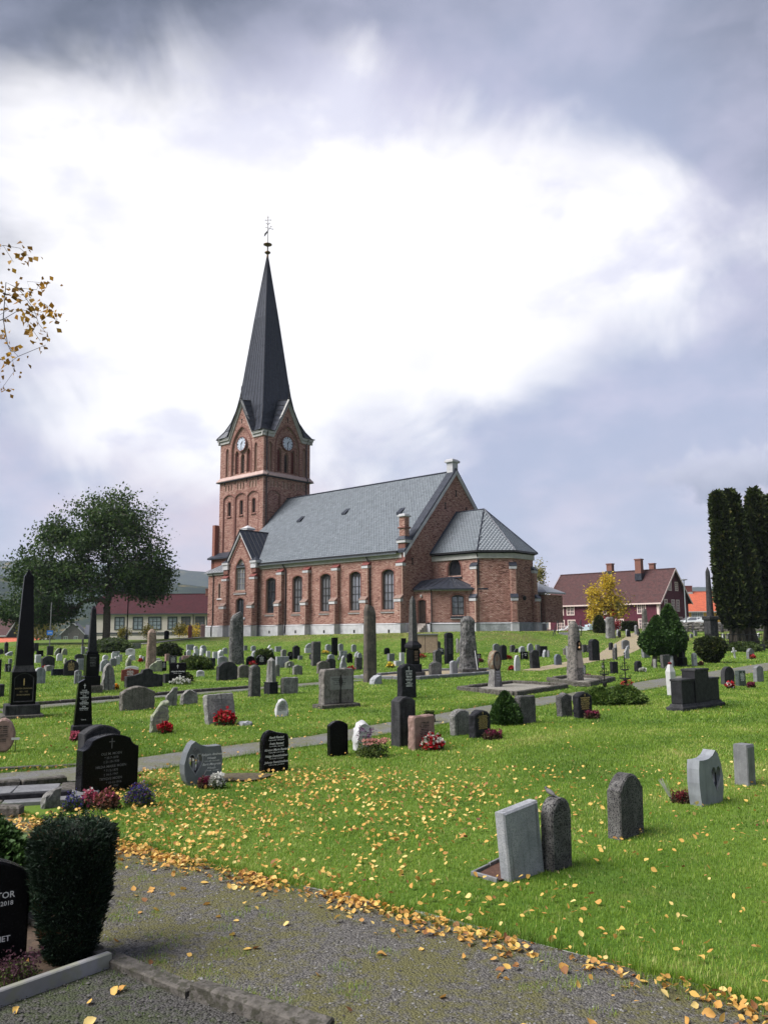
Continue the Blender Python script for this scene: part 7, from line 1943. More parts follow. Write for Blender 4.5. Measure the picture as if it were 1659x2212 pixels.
def monuments():
    Y = .79
    # tall black obelisk at the left
    x,y = -8.25,19.15
    t = empty('obelisk',(x,y,0),.50,'tall black polished obelisk with pyramid tip at the left','obelisk',ALLG)
    m = MB(); tapered(m,.50,.50,.25,.25,1.12,3.16); m.loft([[(-.125,-.125),(.125,-.125),(.125,.125),(-.125,.125)],[(0,0)] * 4],[3.16,3.34]); m.build('shaft',G['black'],t)
    m = MB(); tapered(m,.60,.60,.56,.56,1.0,1.06); tapered(m,.54,.54,.50,.50,1.06,1.14); m.build('moulding',G['dark'],t)
    m = MB(); tapered(m,.66,.66,.66,.66,.28,1.0); d = m.build('die',G['black'],t)
    for rz in (0,math.pi / 2):
        m = MB(); a = arc((.24,.86),(-.24,.86),.10,8); pts = [(-.24,.36),(.24,.36)] + a; out = [(p[0] * 1.10,p[1] + (.02 if p[1] > .5 else -.02)) for p in pts]
        vs = [(p[0],-.332,p[1]) for p in pts] + [(p[0],-.345,p[1]) for p in out]; n = len(pts)
        m.add(vs,[(i,(i + 1) % n,n + (i + 1) % n,n + i) for i in range(n)]); m.build('panel_frame',G['dark'],d,rot=(0,0,rz))
    text_obj([('MORTEN GRØNDAHL',.034,0,.62),('1851 - 1922',.034,0,.55),('EN BRUKSMAND',.034,0,.48)],d,M('faded_gold_lettering',(.22,.17,.08),rough=.5),.662)
    m = MB(); m.lathe([(.01,.70),(.02,.78),(.012,.84),(.004,.86)],6,0,-.333); m.build('carved_torch',INK['g'],d)
    m = MB(); m.bevbox(-.46,.46,-.46,.46,-.05,.28); m.build('base',G['dark'],t)
    m = MB(); m.bevbox(-.56,.56,-.56,.56,-.05,.06); m.build('plinth_slab',G['conc'],t); t.scale = (.78,.78,1)
    # second obelisk
    x,y = -9.35,26.7
    t = empty('obelisk',(x,y,0),.55,'dark weathered obelisk with pale pyramid tip right of the tallest one','obelisk',ALLG)
    m = MB(); tapered(m,.36,.36,.19,.19,1.28,2.62); m.loft([[(-.10,-.10),(.10,-.10),(.10,.10),(-.10,.10)],[(0,0)] * 4],[2.621,2.76]); m.build('shaft',G['blackrough'],t)
    m = MB(); m.bevbox(-.29,.29,-.29,.29,.52,1.20); m.bevbox(-.25,.25,-.25,.25,1.20,1.28); d = m.build('die',G['black'],t)
    dashes(.5,.68,'d',4,.58,z1=.86,z0=.4).build('inscription',INK['d'],d,(0,0,.52))
    m = MB(); m.bevbox(-.36,.36,-.36,.36,.22,.52); m.build('base',G['black'],t)
    m = MB(); m.bevbox(-.46,.46,-.46,.46,-.05,.22); m.build('plinth_slab',G['conc'],t)
    t.scale = (.68,.68,1)
    # grey obelisk right of centre
    x,y = 1.12,33.4
    t = empty('obelisk',(x,y,tz(x,y)),.70,'speckled grey obelisk on black inscribed pedestal before the church door','obelisk',ALLG)
    m = MB(); tapered(m,.40,.40,.24,.24,1.40,3.05); m.loft([[(-.12,-.12),(.12,-.12),(.12,.12),(-.12,.12)],[(0,0)] * 4],[3.05,3.25]); m.build('shaft',G['speck'],t)
    m = MB(); m.loft([[(-.24,-.24),(.24,-.24),(.24,.24),(-.24,.24)],[(-.36,-.36),(.36,-.36),(.36,.36),(-.36,.36)],[(-.36,-.36),(.36,-.36),(.36,.36),(-.36,.36)],[(-.2,-.2),(.2,-.2),(.2,.2),(-.2,.2)]],[1.10,1.18,1.27,1.42]); m.build('capital',G['blackrough'],t)
    m = MB(); m.bevbox(-.28,.28,-.28,.28,.52,1.10); d = m.build('die',G['black'],t)
    dashes(.5,.6,'p',4,.56,z1=.9,z0=.2).build('inscription',M('bronze_lettering',(.30,.19,.12),rough=.5),d,(0,0,.50))
    m = MB(); m.bevbox(-.36,.36,-.36,.36,.22,.52); m.build('base',G['blackrough'],t); m = MB(); m.bevbox(-.5,.5,-.5,.5,-.05,.22); m.build('plinth_slab',G['speck'],t)
    t.scale = (.68,.68,1)
    # black small obelisk far right
    x,y = 14.25,40.2
    t = empty('obelisk',(x,y,tz(x,y)),.6,'slim black obelisk with white cross finial left of the round hedge','obelisk',ALLG)
    m = MB(); tapered(m,.27,.27,.13,.13,.42,1.22); m.build('shaft',G['black'],t); m = MB(); m.bevbox(-.2,.2,-.2,.2,.06,.40); m.build('die',G['black'],t); m = MB(); m.bevbox(-.23,.23,-.23,.23,-.05,.06); m.bevbox(-.2,.2,-.2,.2,.40,.43); m.build('base',G['dark'],t)
    m = MB(); m.lathe([(.09,1.22),(.02,1.30),(.02,1.5)],8); m.box(-.1,.1,-.02,.02,1.4,1.44); m.build('cross',G['wpaint'],t)
    t.scale = (.82,.82,1)
    # tapering black pillar stone
    x,y = -5.33,14.9
    t = empty('pillar_stone',(x,y,0),.52,'tapering black pillar gravestone with four white names on a block','gravestone',ALLG)
    m = MB(); tt = .17
    lo,hi = .20,.125; vs = []
    for yy in (-tt / 2,tt / 2): vs += [(-lo,yy,.26),(lo,yy,.26),(hi + .01,yy,.99),(0,yy,1.05),(-hi - .01,yy,.99)]
    m.add(vs,[(0,1,2,3,4),(9,8,7,6,5),(1,0,5,6),(2,1,6,7),(3,2,7,8),(4,3,8,9),(0,4,9,5)]); s = m.build('shaft',G['black'],t)
    L = []
    for i,(a,b,c) in enumerate((('STAGNE','HJARNSBERG','* 25-2-1887   † 25-10-1968'),('ELIAS','HJARNSBERG','* 4-2-1887   † 10-1-1974'),('APLATE','HJARNSBERG','* 2-5-1909   † 17-12-2000'),('SIGER','HJARNSBERG','* 4-10-1928   † 28-10-2004'))):
        L += [(a,.022,0,.845 - i * .093),(b,.024,0,.813 - i * .093),(c,.012,0,.79 - i * .093)]
    L.append(('Takk for alt',.016,-.0,.345))
    text_obj(L,s,INK['w'],tt)
    m = MB(); m.box(-.005,.005,-tt / 2 - .004,-tt / 2,.89,.97); m.box(-.024,.024,-tt / 2 - .004,-tt / 2,.938,.947); m.build('cross_relief',INK['w'],s)
    m = MB(); tapered(m,.50,.30,.46,.27,-.05,.24); tapered(m,.46,.27,.41,.2,.24,.265); b = m.build('plinth',G['blackrough'],t)
    m = MB(); m.lathe([(.0,0),(.03,.001),(.0,.008)],10); m.build('medallion',INK['p'],b,(-.238,.0,.08),(0,-math.pi / 2 - .1,0))
    t.scale = (.76,.76,1)
    # the black shouldered stone in front
    x,y = -3.30,10.12
    t = empty('headstone',(x,y,0),Y - .02,'large black headstone with scooped shoulders behind the flower bed','gravestone',ALLG)
    W,Hh,T = .70,.66,.18; w = W / 2
    pr = [(-w,-.05),(w,-.05),(w,.50)] + arc((w,.50),(.24,.60),-.022,4)[1:] + arc((.235,.605),(-.235,.605),.055,8) + arc((-.24,.60),(-w,.50),-.022,4)
    m = MB(); n = len(pr); vs = [(a * s,yy,.3 + (b - .3) * s) for yy,s in ((-T / 2,.97),(-T / 2 + .01,1),(T / 2 - .01,1),(T / 2,.97)) for a,b in pr]
    fs = [(k * n + i,k * n + (i + 1) % n,(k + 1) * n + (i + 1) % n,(k + 1) * n + i) for k in range(3) for i in range(n)] + [tuple(range(n)),tuple(3 * n + i for i in range(n))[::-1]]
    m.add(vs,fs); s = m.build('slab',G['black'],t)
    text_obj([('OLE M. MOEN',.030,0,.43),('* 25-7-1878',.026,0,.385),('† 21-10-1938',.026,0,.34),('HILDA MARIE MOEN',.030,0,.285),('* 7-12-1878',.026,0,.24),('† 16-5-1947',.026,0,.195),('TRYGVE MOEN',.030,0,.145),('* 15-12-1916',.026,.04,.10),('† 1952',.026,.05,.06)],s,M('worn_lettering',(.15,.15,.155),rough=.7),T)
    m = MB(); m.box(-.005,.005,-T / 2 - .003,-T / 2,.50,.62); m.box(-.035,.035,-T / 2 - .004,-T / 2,.575,.585); m.build('cross_relief',INK['d'],s)
    # grey heart stone with lantern
    x,y = -2.30,10.62
    t = empty('headstone',(x,y,0),.62,'smooth grey headstone with a heart opening holding a lantern','gravestone',ALLG)
    def heart_stone(t,flip,W=.50,Hh=.52,T=.16,mat=G['slate'],names=True):
        w = W / 2; h = Hh
        pr = [(-w * .62,-.05),(w * .82,-.05)] + [(w * .95,h * .22),(w,h * .45),(w * .97,h * .70),(w * .90,h * .86)] + [(w * .55,h * .85),(w * .15,h * .86),(-w * .2,h * .91),(-w * .45,h * 1.0)] + [(-w * .66,h * .93),(-w * .86,h * .74),(-w,h * .48),(-w * .97,h * .26),(-w * .85,h * .08)]
        hc = (-w * .42,h * .50); hs = .115 * W / .5
        heart = []
        for k in range(18):
            a = 2 * math.pi * k / 18; hx = 16 * math.sin(a) ** 3; hz = 13 * math.cos(a) - 5 * math.cos(2 * a) - 2 * math.cos(3 * a) - math.cos(4 * a)
            heart.append((hc[0] + hx / 17 * hs * .92,hc[1] + hz / 17 * hs * 1.45))
        heart = heart[::-1]
        if flip: pr = [(-a,b) for a,b in pr][::-1]; heart = [(-a,b) for a,b in heart][::-1]
        m = MB()
        for yy,rev in ((-T / 2,False),(T / 2,True)):
            polys = [[Vector((*q,0)) for q in pr],[Vector((*q,0)) for q in heart]]; flat = [q for pl in polys for q in pl]
            fs = []
            for tri in tessellate_polygon(polys):
                a,b,c = (flat[i] for i in tri); ccw = (b - a).cross(c - a).z > 0
                tri = tri if ccw else (tri[0],tri[2],tri[1]); fs.append(tri if not rev else tri[::-1])
            m.add([(q.x,yy,q.y) for q in flat],fs)
        for loop,rev in ((pr,False),(heart,True)):
            n = len(loop); vs = [(a,yy,b) for yy in (-T / 2,T / 2) for a,b in loop]; fs = [(i,n + i,n + (i + 1) % n,(i + 1) % n) for i in range(n)]
            m.add(vs,fs if rev else [f[::-1] for f in fs])
        s = m.build('slab',mat,t)
        m = MB(); n = len(heart); o = ring_strip(heart,-.012) ; 
        m.add([(a,-T / 2 - .004,b) for a,b in heart] + [(a,-T / 2 - .004,b) for a,b in o] ,[(i,(i + 1) % n,n + (i + 1) % n,n + i) for i in range(n)]); m.build('heart_edge',G['lgrey'],s)
        sx = -1 if flip else 1
        lx,lz = hc[0] * sx,hc[1] - hs * .95
        m = MB(); m.box(lx - .042,lx + .042,-.042,.042,lz,lz + .012); m.box(lx - .042,lx + .042,-.042,.042,lz + .17,lz + .185)
        for a in (-1,1):
            for b in (-1,1): m.box(lx + a * .038 - .005,lx + a * .038 + .005,b * .038 - .005,b * .038 + .005,lz + .012,lz + .17)
        la = m.build('lantern',G['iron'],t); m = MB(); m.lathe([(.026,lz + .015),(.026,lz + .11),(.005,lz + .125)],10,lx,0); m.build('candle',G['wpaint'],la)
        if names:
            text_obj([('Asbjørn Andreas',.029,.105,.335),('Wiseth',.028,.10,.290),('* 10-2-1924  † 5-10-2004',.014,.105,.262),('Berit Margrete',.029,.105,.217),('Wiseth',.028,.10,.172),('* 6-9-1928  † 9-2-2009',.014,.105,.146),('Alltid i våre tanker',.016,.10,.088)],s,INK['w'],T,True)
            m = MB(); m.tube([(-.03,-T / 2 - .002,.0),(.0,-T / 2 - .002,.09),(.045,-T / 2 - .002,.17)],.006,4)
            for a,b,c in ((-.11,.40,.018),(-.085,.425,.014),(-.135,.415,.012),(-.07,.40,.012),(-.10,.385,.01),(-.12,.44,.01)): m.lathe([(0,0),(c,.001)],7) if False else m.tube([(a,-T / 2 - .003,b - c),(a + c,-T / 2 - .003,b),(a,-T / 2 - .003,b + c),(a - c,-T / 2 - .003,b),(a,-T / 2 - .003,b - c)],.004,4)
            m.build('carved_rose',G['grey'],s)
        return s
    heart_stone(t,False,mat=M('smooth_grey_granite',(.10,.112,.122),(.135,.147,.158),6,.5,c3=(.12,.13,.14),s3=150,f3=.5))
    x,y = 3.42,9.15
    t = empty('headstone',(x,y,0),.52 + math.pi,'smooth grey curved headstone seen from behind on the right lawn, with heart opening','gravestone',ALLG)
    heart_stone(t,False,.48,.56,.14,G['lgrey'] if False else M('pale_blue_granite',(.18,.19,.21),(.23,.245,.265),5,.6,.1,60,c3=(.18,.2,.22),s3=140,f3=.5,streak=.25),False)
    t.rotation_euler = (0,0,.68 + math.pi)
    # big grey stone with a pale panel on a base
    x,y = -1.2,20.7
    t = empty('headstone',(x,y,0),.62,'broad weathered headstone with pale panel and dark stained lily, on a base','gravestone',ALLG)
    m = stone_mesh('flatr',1.02,.84,.30,31,.02,sink=0); s = m.build('slab',M('panel_stone_granite',(.13,.117,.107),(.20,.183,.167),6,.85,.5,40,c3=(.06,.055,.05),s3=30,f3=.65,streak=.5),t,(0,0,.11))
    m = MB(); m.box(-.30,.44,-.158,-.145,.34,.66); p = m.build('panel',M('pale_worn_panel',(.25,.245,.235),(.19,.186,.18),6,.8,streak=.3),s)
    dashes(.9,.7,'d',2,.318,z1=.88,z0=.60,wfrac=.6).build('inscription',INK['d'],p)
    m = MB(); m.add([(-.02,-.165,.02),(.08,-.165,.02),(.06,-.165,.38),(.12,-.165,.52),(.05,-.165,.72),(-.02,-.165,.56),(.02,-.165,.4)],[tuple(range(7))]); m.build('carved_lily',INK['k'],s)
    m = MB(); m.bevbox(-.64,.64,-.28,.26,-.05,.11); m.build('base',G['conc'],t)
    t.scale = (.86,.86,1)
    # stone column on a block
    x,y = -3.44,25.35
    t = empty('column_stone',(x,y,0),.75,'weathered grey tapering column standing on a square block','gravestone',ALLG)
    m = MB(); m.loft([[(r * math.cos(k * math.pi / 4 + .39),r * math.sin(k * math.pi / 4 + .39)) for k in range(8)] for r in (.205,.195,.15,.15,.02)],[.36,.40,.98,1.0,1.09]); m.build('shaft',G['greyst'],t)
    m = MB(); m.bevbox(-.19,.19,-.19,.19,-.05,.33); m.bevbox(-.205,.205,-.205,.205,.33,.37); m.build('block',G['blackrough'],t)
    t.scale = (.8,.8,1)
    # wheel headed monument
    x,y = 3.58,27.4
    t = empty('wheel_stone',(x,y,0),.85,'round disc headed monument on a flaring stone foot in a gravel plot','gravestone',ALLG)
    DZ = .86; m = MB(); vs = []; n = 24
    for yy,r in ((-.14,.33),(-.12,.345),(.12,.345),(.14,.33)): vs += [(r * math.cos(2 * math.pi * k / n),yy,DZ + r * math.sin(2 * math.pi * k / n)) for k in range(n)]
    m.add(vs,[(k * n + i,k * n + (i + 1) % n,(k + 1) * n + (i + 1) % n,(k + 1) * n + i) for k in range(3) for i in range(n)] + [tuple(range(n)),tuple(3 * n + i for i in range(n))[::-1]]); dsc = m.build('disc',M('rusty_lichen_stone',(.24,.22,.17),(.18,.10,.055),7,.9,.5,30,c3=(.06,.06,.05),s3=30,f3=.6),t)
    m = MB(); vs = []; 
    for r,yy in ((.31,-.141),(.31,-.16),(.26,-.16),(.26,-.141)): vs += [(r * math.cos(2 * math.pi * k / n),yy,DZ + r * math.sin(2 * math.pi * k / n)) for k in range(n)]
    m.add(vs,[(k * n + i,k * n + (i + 1) % n,(k + 1) * n + (i + 1) % n,(k + 1) * n + i) for k in range(3) for i in range(n)]); m.build('disc_ring',G['dark'],dsc)
    m = MB(); tapered(m,.66,.36,.46,.27,-.05,.62); ft = m.build('foot',G['greyst'],t)
    dashes(.5,.6,'d',4,.33,z1=.9,z0=.25).build('inscription',INK['p'],ft,(0,-.04,0),(math.radians(-5),0,0))
    t.scale = (.74,.74,1)
    # tallest standing slab
    t,o = menhir('standing_slab','tallest dark standing slab with rounded top in the centre',-.55,30.7,.49,.29,2.78,M('brown_standing_granite',(.07,.058,.047),(.12,.10,.083),3,.8,.5,20,c3=(.04,.04,.04),s3=9,f3=.6,streak=.5),3.1,.55,.90,-.035,.025,5)
    # split slab on the left
    t,o = menhir('standing_slab','grey standing slab with diagonally cut top left of centre',-7.9,44.4,.82,.46,2.72,DARKM,8.3,.60,.80,.075,.05,9)
    # big rough menhir with gravel plot
    t,o = menhir('menhir','big rough grey menhir on a stone base in a kerbed gravel plot',3.6,36.2,.80,.58,2.25,DARKM,14.2,.50,.72,.0,.13,9,.25)
    m = MB(); m.bevbox(-.62,.62,-.46,.46,-.05,.2); m.build('base',G['speck'],t); o.location.z = .18
    m = MB(); m.tube([(-.05,-.75,.15),(.06,-.42,.95)],.018,5); m.build('leaning_rod',INK['p'],t)
    # carved menhir on the right
    t,o = menhir('menhir','tapering rough stone with small bronze portrait niche in a pebbled plot',6.85,30.3,.58,.46,2.16,GREYM,20.5,.60,.58,.0,.09,9,.2)
    m = MB(); pts = [(-.10,1.12),(.10,1.12),(.10,1.36)] + arc((.10,1.36),(-.10,1.36),.10,6)[1:]
    m.add([(a + .05,-.225,b) for a,b in pts] + [(a + .05,-.15,b) for a,b in pts],[tuple(range(len(pts)))] + [(i,(i + 1) % len(pts),len(pts) + (i + 1) % len(pts),len(pts) + i) for i in range(len(pts))]); n_ = m.build('niche',G['black'],t)
    m = MB(); m.lathe([(.03,1.14),(.07,1.2),(.03,1.27),(.05,1.32),(.04,1.38),(0,1.41)],8,.05,-.225); m.build('bronze_bust',G['brass'],n_)
    m = MB(); m.add([(-.09,-.255,.5),(.20,-.255,.5),(.16,-.208,1.1),(-.05,-.208,1.1)],[(0,1,2,3)]); m.build('smooth_panel',M('smooth_brown_panel',(.33,.28,.245),(.28,.24,.21),6,.8),t)
    # brown menhir, far left middle
    t,o = menhir('menhir','brown rough menhir with rounded top before the cream building',-11.2,40.1,.47,.34,1.95,BROWNM,33,.55,.78,0,.09,8,.4)
    # far rough stones by the stairs and beyond
    menhir('menhir','broad rough grey stone below the maple',19.2,71.0,.86,.45,1.78,M('grey_rough_monument',(.15,.147,.145),(.22,.215,.21),2,.9,.9,6,c3=(.09,.09,.09),s3=5,f3=.7,bdist=.08),41,.3,.82,0,.08,7)
    menhir('menhir','square topped pale pillar behind the clipped trees',31.7,101.5,.70,.5,2.5,GREYM,43,.4,.85,0,.03,4)
    # two stones under the school, red and grey, and the dark arch next to them
    menhir('menhir','dark red upright stone before the cream building',-21.6,92.5,.46,.25,1.35,G['red'],45,.1,.95,0,.02,4)
    menhir('menhir','pinkish grey upright stone right of the dark red one',-20.2,92.5,.52,.28,1.42,G['pink'],47,.1,.95,0,.03,4)
    o = stone_mesh('arch',.5,.95,.2,5).build('headstone',G['black'],None,(-23.8,91,tz(-23.8,91)),(0,0,.2)); tag(o,'black arched headstone at the walk before the cream building','gravestone',ALLG)
    # column of the tall grey obelisk inside the railing
    x,y = 23.8,60.8; z = tz(x,y)
    t = empty('column_monument',(x,y,z),.35,'tall round tapering grey column on a square pedestal by the iron railing','monument',ALLG)
    m = MB(); m.lathe([(.26,2.25),(.25,2.4),(.16,5.3),(.15,5.5),(.02,5.85)],18); m.build('shaft',G['dark'],t,smooth=False)
    m = MB(); m.bevbox(-.42,.42,-.42,.42,1.95,2.25,.06); m.bevbox(-.34,.34,-.34,.34,.6,1.95); m.bevbox(-.46,.46,-.46,.46,-.1,.6); ped = m.build('pedestal',G['dark'],t)
    m = MB(); pts = arc((.24,1.5),(-.24,1.5),.2,10); out = [(a * 1.2,b + .05) for a,b in pts]; n = len(pts)
    m.add([(a,-.36,b) for a,b in pts] + [(a,-.36,b) for a,b in out],[(i,i + 1,n + i + 1,n + i) for i in range(n - 1)]); m.box(-.02,.02,-.37,-.335,1.2,1.55); m.box(-.08,.08,-.372,-.335,1.42,1.46); m.build('pedestal_arch',G['dark'],ped)
    # railing on its wall
    t = empty('iron_railing',(23.9,57.2,tz(23.9,57.2)),.15,'low iron railing on a dark stone kerb beside the grey column','railing')
    m = MB(); m.box(-2.2,2.2,-.15,.15,-.2,.45); m.build('kerb',G['dark'],t)
    for z in (.62,1.1):
        m = MB(); m.tube([(-2.1,0,z),(2.1,0,z)],.03,5); m.build('rail',G['iron'],t)
    m = MB(); m.tube([(0,0,.45),(0,0,1.2)],.018,5); b0 = m.build('baluster',G['iron'],t,(-2.1,0,0))
    for k in range(1,22): c = b0.copy(); COL.objects.link(c); c.location = (-2.1 + k * .2,0,0)
    # triple black monument on one base
    x,y = 7.35,19.95
    t = empty('family_monument',(x,y,0),.76,'black three slab family monument on one plinth at the right','gravestone',ALLG)
    m = MB(); m.bevbox(-1.16,1.16,-.22,.22,-.05,.10); tapered(m,2.2,.36,2.14,.30,.10,.16); m.build('plinth',G['dark'],t)
    SB = M('streaked_black_granite',(.009,.009,.011),(.02,.02,.023),6,.6,.3,60,spec=.15,c3=(.055,.055,.058),s3=100,f3=.4)
    for x0,x1,h,dd in ((-1.02,-.36,.72,.14),(-.352,.40,.93,.17),(.408,1.02,.70,.14)):
        m = MB(); m.bevbox(x0,x1,-dd,dd,.16,h - .06,.012); s = m.build('slab',SB,t)
        m = MB(); m.bevbox(x0 - .008,x1 + .008,-dd - .02,dd + .02,h - .06,h,.012); m.build('slab_cap',G['dark'],s)
    # white boxed post left of it
    t.scale = (.92,.95,1)
    t = empty('white_marker',(8.15,24.0,0),.4,'white obelisk shaped marker behind the triple black monument','grave marker',ALLG)
    m = MB(); tapered(m,.20,.20,.24,.24,-.05,.62); tapered(m,.24,.24,.24,.24,.62,.66); tapered(m,.24,.24,.10,.10,.66,.86); m.build('post',G['wpaint'],t)
    m = MB(); m.lathe([(.06,.86),(.07,.90),(.03,.93)],8); m.build('red_cap',LF_RED,t)
    # white wooden cross
    t.scale = (.8,.8,1)
    t = empty('white_cross',(20.1,48.1,tz(20.1,48.1)),.3,'small white leaning cross on the lawn below the conifers','cross',ALLG)
    m = MB(); m.bevbox(-.05,.05,-.03,.03,-.05,.62); m.bevbox(-.17,.17,-.035,.035,.34,.44); m.build('cross',G['wpaint'],t); t.rotation_euler = (0,math.radians(-8),.3)
    # black stone in the left foreground corner
    x,y = -2.28,4.86
    t = empty('headstone',(x,y,0),.60,'polished black headstone with a cross cut by the left edge in front','gravestone',ALLG)
    W,Hh,T = .52,.60,.13; m = stone_mesh('arch',W,Hh,T,3); s = m.build('slab',G['black'],t)
    text_obj([('TARALD SVARTOR',.034,-.02,.385),('* 11-3-1940   † 22-10-2018',.024,-.012,.345),('ELSKET OG SAVNET',.030,-.02,.155)],s,INK['w'],T)
    m = MB(); m.box(.052,.062,-T / 2 - .003,-T / 2,.44,.52); m.box(.037,.077,-T / 2 - .004,-T / 2,.49,.499); m.build('cross_relief',INK['w'],s)
    # low ledger slabs and small leaning stone of the paved plot
    o = stone_mesh('slant',.22,.20,.10,9).build('headstone',G['greyst'],None,(-3.62,9.25,0),(0,0,.9)); tag(o,'small leaning grey stone beside the blue lobelia','gravestone',ALLG)
    o = stone_mesh('rough',.26,.07,.2,2).build('flat_stone',G['lgrey'],None,(-2.83,17.1,0),(0,0,.3)); tag(o,'flat pale stone lying in the middle lawn','stone')
monuments()
# ------------------------------------------------------------------ kerbs, plots, flowers, small things
LF_FLR = {'red': (.34,.010,.018),'pink': (.42,.09,.14),'white': (.52,.52,.48),'blue': (.045,.035,.20),'yellow': (.70,.48,.05),'orange': (.72,.27,.02),'heath': (.17,.015,.05),'heathdark': (.15,.012,.02),'sedum': (.55,.26,.22),'dry': (.16,.07,.04),'purple': (.11,.03,.10),'mauve': (.085,.035,.05)}
PM = {}
def petal(k):
    if k not in PM:
        c = LF_FLR[k]; PM[k] = M_tone('petals_' + k,[(0,tuple(q * .6 for q in c)),(.5,c),(1,tuple(min(.85,q * 1.35 + .02) for q in c))],.6,.2,.3)
    return PM[k]
def flowers(x,y,z,w,kind,label):
    t = empty('flower_clump',(x,y,z),0,label,'flowers','grave flowers')
    r = max(.06,w / 2); small = r < .25 and y > 18
    hh = min(.30,.10 + r * .8) if kind not in ('heath','heathdark','mauve') else min(.22,.09 + r * .5)
    if kind == 'blue2': hh = .24
    n = 260 if y > 18 else 900
    def cloud(n,rr,h0,h1,dome=True):
        a = NR.random(n) * 6.283; q = np.sqrt(NR.random(n)); zz = h0 + (h1 - h0) * NR.random(n)
        if dome: zz = zz * (1 - .55 * q * q)
        lump = 1 + .38 * np.array([mnoise.noise((3.2 * c * math.cos(b),3.2 * c * math.sin(b),x * 3)) for b,c in zip(a,q)])
        return np.stack([rr * q * np.cos(a) * lump,rr * q * np.sin(a) * .7 * lump,zz * lump],1)
    fs = max(.012,min(.045,y * .0022))
    green = LF_GRN if kind not in ('dry','heathdark','heath') else M_tone('dry_stalks',[(0,(.03,.02,.012)),(1,(.10,.07,.04))],.9)
    tag(leafmesh('leaves',cloud(n,r,0,hh * .8),fs * 1.6,green,t,up=.8,elong=2.5),kind='stuff')
    def heads(k,n,sz,h0=.75,h1=1.0,rr=1.0): tag(leafmesh('petals',cloud(n,r * rr,hh * h0,hh * h1),sz,petal(k),t,up=.3,elong=1.0),kind='stuff')
    if kind in ('red','white','pink','yellow','orange'): heads(kind,n // 2,fs * 1.7,.55)
    elif kind == 'blue': heads('blue',n // 2,.016,.35)
    elif kind == 'blue2': heads('blue',n,.016,.25); heads('purple',n // 3,.015,.4)
    elif kind == 'redwhite': heads('red',n // 2,fs * 1.8,.5); heads('white',n // 7,fs * 1.8,.8)
    elif kind == 'pinkwhite': heads('pink',n // 5,fs * 1.9,.75); heads('white',n // 4,.022,.45)
    elif kind in ('heath','heathdark','mauve'):
        P = []
        for q in cloud(46,r * .85,hh * .1,hh * .2):
            tip = np.array((q[0] * 1.25,q[1] * 1.25,hh * (.6 + .5 * RND.random())))
            P.append(q + (tip - q) * np.linspace(0.2,1,16)[:,None] + NR.normal(size=(16,3)) * .006)
        tag(leafmesh('heather_spikes',np.concatenate(P),max(.016,fs * .9),petal(kind),t,up=.6,elong=1.6),kind='stuff')
        if kind == 'heathdark':
            m = MB()
            for k in range(40): a = RND.uniform(2.2,4.2); L = .12 + .14 * RND.random(); m.tube([(-.10,.02,0),(-.10 + L * .6 * math.cos(a),.02 + L * .5 * math.sin(a) * .3,L)],.0025,3)
            m.build('dried_stems',M('dried_grass_stems',(.42,.44,.36)),t)
    elif kind == 'sedum':
        P = np.concatenate([np.array((RND.uniform(-1,1) * r * .8 + .05,RND.uniform(-.4,.4) * r,hh * RND.uniform(.65,.9))) + NR.normal(size=(26,3)) * np.array((.032,.03,.008)) for _ in range(22)])
        tag(leafmesh('flower_plates',P,.022,petal('sedum'),t,up=1,elong=1),kind='stuff')
        P = np.concatenate([np.array((RND.uniform(-1,.1) * r,RND.uniform(-.2,.5) * r,hh * RND.uniform(.9,1.5))) + NR.normal(size=(8,3)) * .014 for _ in range(24)])
        tag(leafmesh('purple_heads',P,.022,petal('purple'),t),kind='stuff')
    elif kind == 'dry': heads('dry',n // 2,fs * 1.6,.5); heads('pink',n // 14,fs * 1.5,.8)
    if kind in ('red','redwhite') and 10 < y < 20:
        m = MB(); m.lathe([(r * .55,.0),(r * .62,.04),(r * .6,.05)],12); m.build('pot_rim',G['dark'],t)
    return t
for f in FLOWERS: flowers(*f)
flowers(-1.98,4.70,0,.26,'mauve','faded mauve heather in front of the black stone at the lower left')

def stone_run(name,label,pts,w,h,length,mat,z=0.0,jit=.012,cat='kerb',lift=0.0,tilt=.02):
    """a row of separate kerb stones along a line, each a part"""
    t = empty(name,(0,0,0),0,label,cat)
    Q = resample([(*p,0) for p in pts],length); k = 0
    me = []
    for s in range(4):
        m = MB(); c = .15 * min(w,h); L = length * .97
        m.loft([[(-L / 2 + a,-w / 2 + a),(L / 2 - a,-w / 2 + a),(L / 2 - a,w / 2 - a),(-L / 2 + a,w / 2 - a)] for a in (0,0,c)],[-.08,h - c,h])
        mm = bpy.data.meshes.new(name + '_stone')
        mm.from_pydata([tuple(Vector(v) + mnoise.noise_vector(Vector(v) * 6 + Vector((s * 9,0,0))) * jit) for v in m.v],[],m.f); mm.materials.append(mat); me.append(mm)
    for a,b in zip(Q[:-1],Q[1:]):
        x,y = (a[:2] + b[:2]) / 2; an = math.atan2(b[1] - a[1],b[0] - a[0])
        link('kerb_stone',me[k % 4],None,t,(x,y,tz(x,y) + lift + RND.uniform(-jit,jit)),(RND.uniform(-tilt,tilt),RND.uniform(-tilt,tilt),an + RND.uniform(-tilt,tilt))); k += 1
    return t
